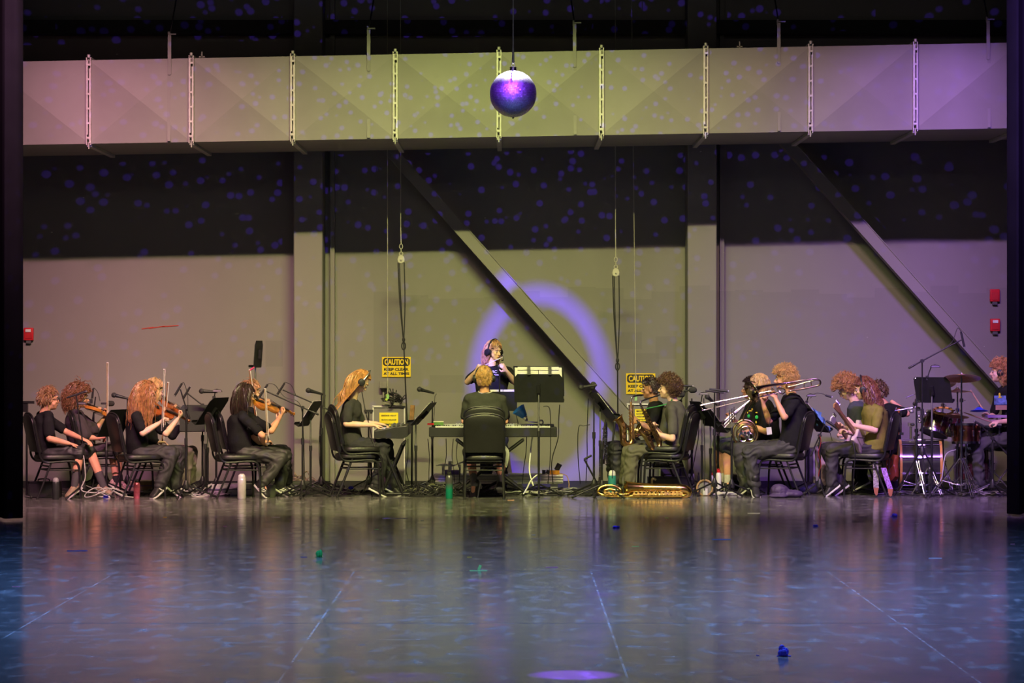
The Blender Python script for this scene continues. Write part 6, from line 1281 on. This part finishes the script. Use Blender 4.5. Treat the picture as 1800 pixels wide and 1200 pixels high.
def silver_case():
    Y = -1.1; a, b_ = P(761, 850, Y), P(990, 850, Y); z0 = a.z; z1 = P(0, 834, Y).z; c = V(((a.x+b_.x)/2, Y+.2, 0)); t = thing('flat_case', 'long ribbed silver case raised on low feet under the piano', 'case', c)
    zz = (z1+z0)/2
    beveled(MB().box((c.x, c.y, zz), (b_.x-a.x, .4, z1-z0)).build('body', alum, t), .012)
    for q in (.22, .5, .78): MB().box((c.x, Y-.004, z0+(z1-z0)*q), (b_.x-a.x, .014, .008)).build('rib', dull_steel, t)
    for x in (a.x+.08, b_.x-.10): MB().box((x, c.y, z0/2), (.08, .3, z0)).build('foot', dull_steel, t)
silver_case()
def flat_case(px0, px1, Y, yt, yb, label, m, name='flat_case'):
    a, b_ = P(px0, yb, Y), P(px1, yb, Y); z1 = P(0, yt, Y).z; z0 = .0; c = V(((a.x+b_.x)/2, Y+.15, 0)); t = thing(name, label, 'case', c); beveled(MB().box((c.x, c.y, z1/2), (b_.x-a.x, .3, z1)).build('body', m, t), .01); MB().box((c.x, Y-.004, z1*.55), (b_.x-a.x+.004, .012, .012)).build('band', mat('violet_band', (.2, .16, .3), .5), t)
flat_case(365, 441, -1.7, 851, 866, 'pale violin case lying flat under the third chair', mat('pale_case', (.5, .48, .5), .5)); flat_case(200, 285, -.9, 845, 858, 'flat tan case on the floor behind the auburn-haired violinist', mat('tan_case', (.35, .3, .18), .6))
flat_case(493, 560, -.7, 846, 857, 'dark flat pedal board by the left column', mat('dark_board', (.06, .06, .06), .6))
t = thing('metal_tin', 'small grey metal tin beside the striped shoe', 'tin', G(475, -2.05)); MB().lathe([(.055, 0), (.06, .01), (.062, .13), (.058, .135), (.01, .136)], G(475, -2.05), n=20).build('body', mat('grey_tin', (.22, .23, .2), .4, .6), t)
t = thing('rubber_cone', 'round amber-rimmed cymbal disc leaning behind the stand tripod', 'disc', G(1239, -1.75)); c = P(1239, 861, -1.75); MB().torus(V((c.x, c.y, .085)), (0, -1, .25), .085, .012, 36, 8).build('rim', mat('amber_rim', (.35, .22, .10), .4), t); MB().cyl(V((c.x, c.y+.01, .085)), V((c.x, c.y+.02, .082)), .08, n=30).build('disc', mat('olive_disc', (.10, .10, .07), .5), t); MB().box(V((c.x, c.y-.04, .045)), (.05, .03, .07)).build('label_tag', white_plastic, t); 
t = thing('bag', 'dark purple cap and bag lying under the trombonist chair', 'bag', G(1376, -2.1)); c = G(1370, -2.15); mb = MB(); mb.ell(c+V((0, 0, .075)), (.10, .09, .075)); mb.ell(c+V((.14, 0, .04)), (.12, .08, .045)); mb.ell(c+V((-.02, -.06, .02)), (.11, .06, .02)); remesh(mb.build('cloth', mat('purple_bag', (.07, .045, .11), .6, bump=.4), t), .012, 1, .02)
t = thing('shoe_pair', 'dark blue shoe left on the floor behind the trombonist chair', 'shoe', G(1422, -1.4)); c = G(1422, -1.4); mb = MB(); mb.ell(c+V((0, 0, .045)), (.11, .045, .045)); mb.ell(c+V((.05, 0, .06)), (.05, .045, .06)); remesh(mb.build('upper', mat('navy_shoe', (.04, .04, .10), .6), t), .01)
# white papers / towel on the floor
for (px, Y, w_, d_, l) in ((1275, -1.6, .30, .2, 'white paper lying under the trombone stand tripod'), (890, -.5, .3, .2, 'crumpled paper on the silver case'), (346, -.6, .25, .2, 'stack of papers against the wall left of the third chair')):
    c = G(px, Y); c.z = .01 if px != 890 else .17; t = thing('paper_sheet', l, 'paper', c); 
    for k in range(3): MB().box(c+V((.03*k, .01*k, .008*k)), (w_*(1-.15*k), d_, .004), rotm((0, 0, 1), .3*k)).build('sheet', paper, t, smooth=False)
# white stand in the middle
t = thing('power_supply', 'white winged plastic caddy on the silver case left of the pianist', 'caddy', P(792, 832, -1.0)); c = P(791, 818, -1.0); MB().loft([[c+V((x, y, z)) for x, z in ((-.16, 0), (-.10, .02), (.05, .01), (.16, .05), (.16, .04), (.04, -.005), (-.10, .0))] for y in (-.08, .08)]).build('tray', white_plastic, t); MB().box(c+V((.02, 0, -.075)), (.16, .12, .05)).build('purple_box', mat('purple_box', (.18, .1, .4), .5), t); MB().cyl(c+V((-.08, 0, -.1)), c+V((-.08, 0, 0)), .012).cyl(c+V((.11, 0, -.1)), c+V((.11, 0, .01)), .012).cyl(c+V((0, 0, -.06)), c+V((0, 0, .05)), .02).build('posts', white_plastic, t)
t = thing('power_strip', 'orange power strip with plugs on the right end of the silver case', 'power strip', P(974, 832, -1.0)); beveled(MB().box(P(975, 830, -1.05), (.11, .06, .045)).build('body', mat('orange_plastic', (.85, .38, .02), .4), t)); 
for k in range(4): MB().box(P(956+k*7, 829, -.98), (.04, .05, .045), rotm((0,1,0), .3*k)).build('plug', black_plastic, t)
MB().cyl(P(978, 826, -1.0), P(984, 815, -1.0), .03).build('adapter', black_plastic, t)
# blue safety mask-like lamp on the piano
t = thing('clip_lamp', 'clamp lamp with bright blue shade on top of the piano', 'lamp', P(925, 742, -1.5)); c = P(918, 727, -1.5)
MB().lathe([(.022, .05), (.035, .04), (.05, .0), (.075, -.06), (.08, -.07), (.076, -.068), (.046, .0), (.02, .04)], c+V((.0, 0, 0)), (.65, .2, -.8), 24, False).build('shade', mat('blue_shade', (.01, .12, .5), .35), t)
MB().tube(bez([c+V((.02, 0, -.02)), c+V((.04, 0, -.06)), P(926, 740, -1.5)], 5), [.03]*4+[.022]*4+[.015]*3, 10).build('reflector', mat('foil', (.75, .75, .7), .25, .8), t); MB().cyl(P(928, 741, -1.5), P(945, 742, -1.5), .006).torus(P(951, 742, -1.5), (.3, -1, 0), .024, .008, 18, 6).build('clamp', white_plastic, t)
t = thing('gadget_box', 'small green and cream box lying at the left end of the piano', 'box', P(772, 744, -1.5)); beveled(MB().box(P(771, 744, -1.55), (.11, .10, .04)).build('body', mat('green_box', (.1, .22, .06), .4), t)); MB().box(P(771, 740.7, -1.55), (.11, .10, .008)).build('lid', mat('cream_lid', (.7, .7, .55), .5), t); MB().box(P(757, 745, -1.6), (.07, .04, .02)).build('red_switch', red, t)
# on the left cabinet
t = thing('cable_tray', 'tray of tangled black cables on top of the left grey cabinet', 'tray', P(692, 712, -.3)); MB().box(P(693, 709, -.3)+V((0, 0, 0)), (.28, .22, .03), rotm((0,1,0), .07)).build('tray', mat('olive_tray', (.2, .2, .15), .5), t)
MB().tube(bez([P(677, 706, -.35), P(682, 694, -.35), P(692, 690, -.35), P(703, 695, -.35), P(708, 706, -.35)], 6), .008, 8).build('handle', black_plastic, t)
random.seed(21); mb = MB()
for k in range(16):
    c = P(random.uniform(680, 706), random.uniform(697, 706), -.36+random.uniform(-.06, .06)); pts = [c+gauss_v(.04) for _ in range(5)]; mb.tube(bez(pts, 5), .006, 5)
tag(mb.build('tangled_leads', cable_black, t), kind='stuff'); MB().ell(P(680, 695, -.42), .016).ell(P(679.5, 702, -.42), .018).build('yellow_connector', mat('lime', (.5, .7, .1), .4), t)
t = thing('wooden_block', 'upright brown wooden post beside the left grey cabinet', 'wood post', P(724, 745, -.8)); beveled(MB().box(P(724, 729, -.8), (.05, .05, .22), rotm((0,1,0), .08)).build('post', mat('brown_wood', (.25, .13, .04), .6, var=.4), t)); MB().box(P(724, 742, -.8), (.06, .06, .04)).build('ferrule', dull_steel, t)
z = P(0, 746, -.8).z; MB().cyl(P(724, 745, -.8), G(724, -.8), .012).build('support_rod', black_metal, t)
for px, Y, yt, l in ((648, -1.0, 722, 'double-headed black clamp stand behind the keyboard hands'),):
    e, d = mk(px, Y, yt, l, rot=.4); t = [o for o in bpy.data.objects if o.get('label') == l][0]; MB().box(e, (.10, .03, .03)).cyl(e+V((-.03, 0, -.03)), e+V((-.03, 0, .0)), .014).cyl(e+V((.03, 0, -.03)), e+V((.03, 0, .0)), .014).build('clamp_head', black_plastic, t)
# ================================================================ CABLES
def tangle(px0, px1, Y0, Y1, n, label, m=cable_black, zmax=.05, r=.005, seed=1, ext=.12):
    random.seed(seed); mb = MB()
    for k in range(n):
        c = G(random.uniform(px0, px1), random.uniform(Y0, Y1)); a = random.uniform(0, 6); pts = []; R = random.uniform(.05, ext); sx = random.uniform(.8, 2.2)
        for q in range(7): a += random.uniform(.5, 1.3); pts.append(c+V((R*sx*math.cos(a)+.02*q, R*.6*math.sin(a), max(r, random.uniform(r, zmax)*random.random()))))
        mb.tube(bez(pts, 5), r, 5)
    o = mb.build('cable_tangle', m); tag(o, label, 'cables', kind='stuff'); return o
tangle(60, 150, -1.3, -.5, 10, 'tangle of black cables on the floor behind the first chair', seed=2)
tangle(200, 350, -1.9, -.8, 26, 'tangle of black cables on the floor below the violinists', seed=3, ext=.16)
tangle(330, 400, -2.1, -1.3, 14, 'grey cables coiled on the floor left of the third chair', cable_grey, seed=4)
tangle(500, 600, -1.9, -.8, 26, 'dense cables on the floor at the left column foot', seed=5, zmax=.12)
tangle(508, 535, -.6, -.4, 30, 'heap of grey and red wires on the pedal board by the left column', mat('mixed_wires', (.2, .14, .1), .5, var=.9, nscale=40), zmax=.28, seed=6, ext=.1)
tangle(600, 700, -1.6, -.7, 16, 'black cables on the floor below the keyboard', seed=7); tangle(700, 800, -2.0, -.9, 44, 'thick black cable heap between keyboard and pianist', seed=8, zmax=.14, r=.007)
tangle(700, 770, -1.5, -.8, 12, 'olive cables looped below the keyboard stand', mat('olive_cable', (.16, .16, .10), .5), seed=9, zmax=.12)
tangle(810, 1010, -1.9, -.7, 40, 'black and grey cables on the floor under the piano', seed=10, zmax=.06, ext=.18); tangle(900, 1010, -1.7, -.8, 12, 'pale cables on the floor at the centre stand', cable_grey, seed=11)
tangle(1010, 1060, -1.9, -1.0, 12, 'black cables on the floor left of the teal bottle', seed=12); tangle(1200, 1330, -1.5, -.6, 14, 'black cables on the floor behind the trombone stands', seed=13)
tangle(1380, 1560, -1.5, -.5, 22, 'black cables on the floor under the guitar chairs', seed=14); tangle(1565, 1780, -1.95, -.7, 60, 'dense cable carpet under the drum kit', seed=15, zmax=.05, ext=.2)
tangle(1575, 1775, -1.9, -1.0, 22, 'grey cable loops under the drum kit', mat('mauve_cable', (.28, .25, .28), .5), seed=16, ext=.2)
def cord(pts, label, m=cable_black, r=.0055, name='cord'):
    t = thing(name, label, 'cord', pts[-1]); MB().tube(bez(pts, 8), r, 6).build('jacket', m, t); return t
Yc = -2.45; c = G(160, Yc); mb = [V((c.x+.13*math.cos(a)+.02*a, Yc+.08*math.sin(a), .02+.05*(1+math.sin(a*1.3)))) for a in [k*.55 for k in range(34)]]
cord([P(147, 800, -2.4), P(150, 838, -2.42), P(144, 862, -2.44)]+mb, 'pale grey cable dropping from the first stand into loose coils on the floor', cable_grey, .006)
MB().box(P(186, 873, -2.42), (.05, .03, .03)).build('blue_tape', mat('blue_tape', (.05, .05, .8), .6), [o for o in bpy.data.objects if o.get('label', '').startswith('pale grey cable')][0])
cord([P(936, 765, -1.5), P(932, 800, -1.5), P(931, 830, -1.6), P(938, 855, -1.7)], 'white cable hanging straight down from the piano', white_plastic, .008)
cord([P(926, 745, -1.45), P(925, 790, -1.45), P(921, 820, -1.45), P(918, 850, -1.4)], 'dark braided cord hanging behind the centre stand', cable_black, .005)
cord([P(948, 832, -1.9), P(935, 842, -1.9), P(926, 858, -1.9), P(920, 868, -1.9)], 'white cable arching from the centre stand to the floor', white_plastic, .008)
cord([P(955, 714, -1.9), P(966, 718, -1.9), P(968, 760, -1.9), P(967, 810, -1.9), P(963, 850, -1.8)], 'black cord looping down right of the centre stand pole')
cord([P(984, 711, -1.95), P(982, 740, -1.9), P(981, 770, -1.9), P(970, 810, -1.8), P(972, 850, -1.7)], 'thin black cord falling from the desk corner of the large stand')
cord([P(900, 706, -1.1), P(905, 720, -1.1), P(911, 745, -1.2)], 'thin cord from the conductor stand to the piano')
cord([P(1037, 746, -1.8), P(1026, 748, -1.8), P(1017, 752, -1.8), P(1016, 800, -1.8), P(1020, 850, -1.7)], 'thin wire arching down in front of the purple ring')
cord([P(1034, 700, -1.8), P(1032, 760, -1.8), P(1032, 800, -1.8), P(1030, 848, -1.7)], 'wavy black wire beside the sax stand pole')
cord([P(1237, 700, -1.55), P(1238, 760, -1.6), P(1239, 810, -1.7), P(1238, 862, -1.9)], 'thin black wire down the stand behind the trombone slide')
cord([P(1226, 706, -1.3), P(1228, 760, -1.25), P(1222, 800, -1.2), P(1216, 830, -1.1)], 'black wire curving behind the right column stands')
for k, (x, l) in enumerate(((717, 'first thin wire hanging below the keyboard'), (723, 'second thin wire hanging below the keyboard'), (752, 'wavy wire hanging left of the piano end'), (784, 'thin wire hanging below the piano keys on the left'), (797, 'straight wire hanging below the piano near the teal bottle'), (805, 'wire curving to the pianist chair'))):
    Y = -1.35; y0 = 771; cord([P(x, y0, Y), P(x+3*math.sin(k), y0+30, Y), P(x-3*math.cos(k*2), y0+55, Y), P(x+2, 848, Y+.1)], l, cable_black, .0045)
cord([P(636, 688, -1.98), P(643, 725, -2.0), P(650, 750, -2.0), P(655, 775, -2.0), P(668, 800, -2.05)], 'headphone cord hanging from the keyboard player')
cord([P(663, 800, -1.6), P(655, 825, -1.6), P(640, 850, -1.6), P(630, 856, -1.6)], 'pale cord curling behind the stacked chairs', cable_grey)
t = thing('tape_scrap', 'tiny blue tape knot by the keyboard player chair', 'tape', G(617, -1.4)); MB().ell(P(617, 857, -1.4), (.03, .02, .02)).build('tape', mat('blue_tape'), t)
cord([P(985, 832, -1.0), P(996, 836, -1.0), P(1000, 848, -1.1), P(1000, 856, -1.2)], 'tan cord from the power strip', mat('tan_cable', (.4, .25, .12), .5))
cord([P(1520, 770, -2.1), P(1500, 771, -2.15), P(1503, 800, -2.2), P(1500, 850, -2.15), P(1505, 864, -2.1)], 'guitar cable looping down the olive guitarist leg')
cord([P(1680, 790, -1.5), P(1662, 800, -1.6), P(1655, 840, -1.7), P(1640, 862, -1.7)], 'grey cable hanging in front of the bass drum', cable_grey)
# coil hanging by the pianist chair
t = thing('cord', 'coiled grey headphone cord looped on the right side of the pianist chair', 'cord', P(888, 800, -2.4)); random.seed(31); mb = MB()
for k in range(4): mb.tube(bez([P(884+k, 783, -2.35), P(890+k*1.5, 795, -2.4), P(887+k, 812+k*3, -2.38), P(884+k, 800, -2.36)], 5), .005, 5)
mb.build('jacket', cable_grey, t)
t = thing('mallet', 'black mallet propped against the first chair leg', 'mallet', P(56, 873, -2.45)); MB().cyl(P(44, 872, -2.45), P(54, 874, -2.45), .01).ell(P(55, 873.5, -2.45), .017).build('shaft', black_plastic, t)
t = thing('clamp_stand', 'black equipment stand behind the first chair back', 'arm', P(48, 712, -1.2)); MB().box(P(49, 707, -1.2), (.14, .05, .03)).box(P(45, 716, -1.2), (.05, .05, .10)).build('bracket', black_metal, t); MB().cyl(P(47, 716, -1.2), G(47, -1.2), .012).build('pole', black_metal, t)
# ================================================================ TAPE SCRAPS ON THE STAGE
bt = mat('blue_tape'); gt = mat('green_tape', (.02, .45, .08), .6); lt = mat('light_green_tape', (.3, .7, .2), .6); wt2 = mat('white_tape', (.65, .65, .7), .6); pk = mat('pink_tape', (.6, .2, .3), .6)
def onfloor(px, py): Y = CAMY+FPX*CAMZ/(py-600); return G(px, Y)
def scrap(px, py, w_, m, label, crump=True, h=.02, rz=0.):
    c = onfloor(px, py); random.seed(int(px*7+py)); t = thing('tape_scrap', label, 'tape', c)
    mb = MB(); mb.box(c+V((0, 0, .002)), (w_, w_*.28, .003), rotm((0, 0, 1), rz))
    if crump:
        for k in range(6): mb.ell(c+V((random.uniform(-.3, .3)*w_, random.uniform(-.2, .2)*w_, h*random.uniform(.3, 1))), (w_*.26, w_*.2, h*random.uniform(.4, .9)), None, 7, 5)
    mb.build('tape', m, t, smooth=False)
scrap(1378, 1153, .075, bt, 'largest crumpled blue tape in the foreground', True, .035); scrap(1332, 1152, .018, bt, 'tiny blue speck left of the largest blue tape', False); scrap(1571, 908, .065, bt, 'crumpled blue tape near the right curtain', True, .02); scrap(1434, 925, .05, bt, 'small blue tape left of the one by the right curtain', True, .012); scrap(1083, 927.5, .07, bt, 'flat blue tape in front of the baritone saxophone', True, .012)
scrap(561, 979, .06, gt, 'crumpled dark green tape on the left of the stage', True, .04); scrap(841, 1003, .13, lt, 'light green tape strip at stage centre', False); MB().box(onfloor(843, 1002)+V((0, 0, .02)), (.02, .004, .04), rotm((0,1,0), .4)).build('flap', lt, [o for o in bpy.data.objects if o.get('label', '').startswith('light green tape')][0], smooth=False)
scrap(534, 979, .05, mat('navy_tape', (.03, .06, .3), .6), 'dark blue tape left of the green tape', False); scrap(136, 968, .16, mat('navy_tape'), 'long dark blue scrap on the far left floor', False, rz=.2); scrap(1268, 948, .16, mat('pale_blue_tape', (.12, .25, .6), .6), 'long pale blue strip right of stage centre', False)
scrap(694, 911, .24, wt2, 'white hooked chalk strip left of centre', False); scrap(898, 879, .07, mat('peach_tape', (.7, .35, .25), .6), 'peach tape strip at the pianist chair', False); scrap(1644, 981, .1, wt2, 'pale strip in front of the drum kit', False); scrap(970, 997, .09, pk, 'pink scrap right of stage centre', False); scrap(485, 909, .08, wt2, 'white strip on the lit floor left', False); scrap(1325, 902, .12, wt2, 'white scratch strip on the lit floor right', False); scrap(1117, 960, .06, lt, 'small green strip right of stage centre', False); scrap(28, 1031, .05, pk, 'faint pink strip at the left edge', False)
for i, (px, py) in enumerate(((290, 909), (395, 925), (742, 915), (662, 930), (825, 979), (1780, 956), (938, 940), (1172, 910))): scrap(px, py, .035, [yel, pk, wt2, lt][i % 4], ['tiny yellow speck on the lit floor far left', 'tiny pink speck on the lit floor left', 'tiny white speck left of centre', 'tiny green speck left of centre', 'tiny yellow speck beside the light green tape', 'tiny pink speck at the right curtain', 'tiny white speck at centre', 'tiny green speck before the saxophone'][i], False)

# ================================================================ GROUPS OF LIKE THINGS
GROUPS = {'microphone_stand': 'microphone stands of the band', 'microphone': 'microphones of the band', 'music_stand': 'music stands of the band', 'sheet_music': 'sheet music on the stands', 'stand_light': 'lamps clipped to music stands',
          'violin': 'violins of the string players', 'violin_bow': 'violin bows of the string players', 'tape_scrap': 'tape scraps on the stage floor', 'cymbal': 'cymbals of the drum kit', 'tom_drum': 'toms of the drum kit', 'snare_drum': 'snare drums of the kit',
          'cymbal_stand': 'chrome stands of the drum kit', 'water_bottle': 'bottles on the floor', 'cord': 'loose cords hanging and lying around the band', 'caution_sign': 'caution signs on the back wall', 'fire_alarm': 'fire alarms on the back wall',
          'headphones': 'headphones worn by players', 'person': 'people of the band', 'rope_pulley': 'rope pulleys', 'drumstick': 'drumsticks in the drummer hands', 'equipment_cabinet': 'grey wall cabinets', 'guitar_strap': 'strap ends at the guitarist chair',
          'stage_curtain': 'side curtains', 'hanging_wire': 'hanging wires', 'saxophone': 'saxophones being played', 'keyboard_stand': 'keyboard stands'}
for o in list(bpy.data.objects):
    if o.parent is None and o.get('label') and not o.get('group'):
        g = GROUPS.get(o.name.split('.')[0])
        if g: o['group'] = g
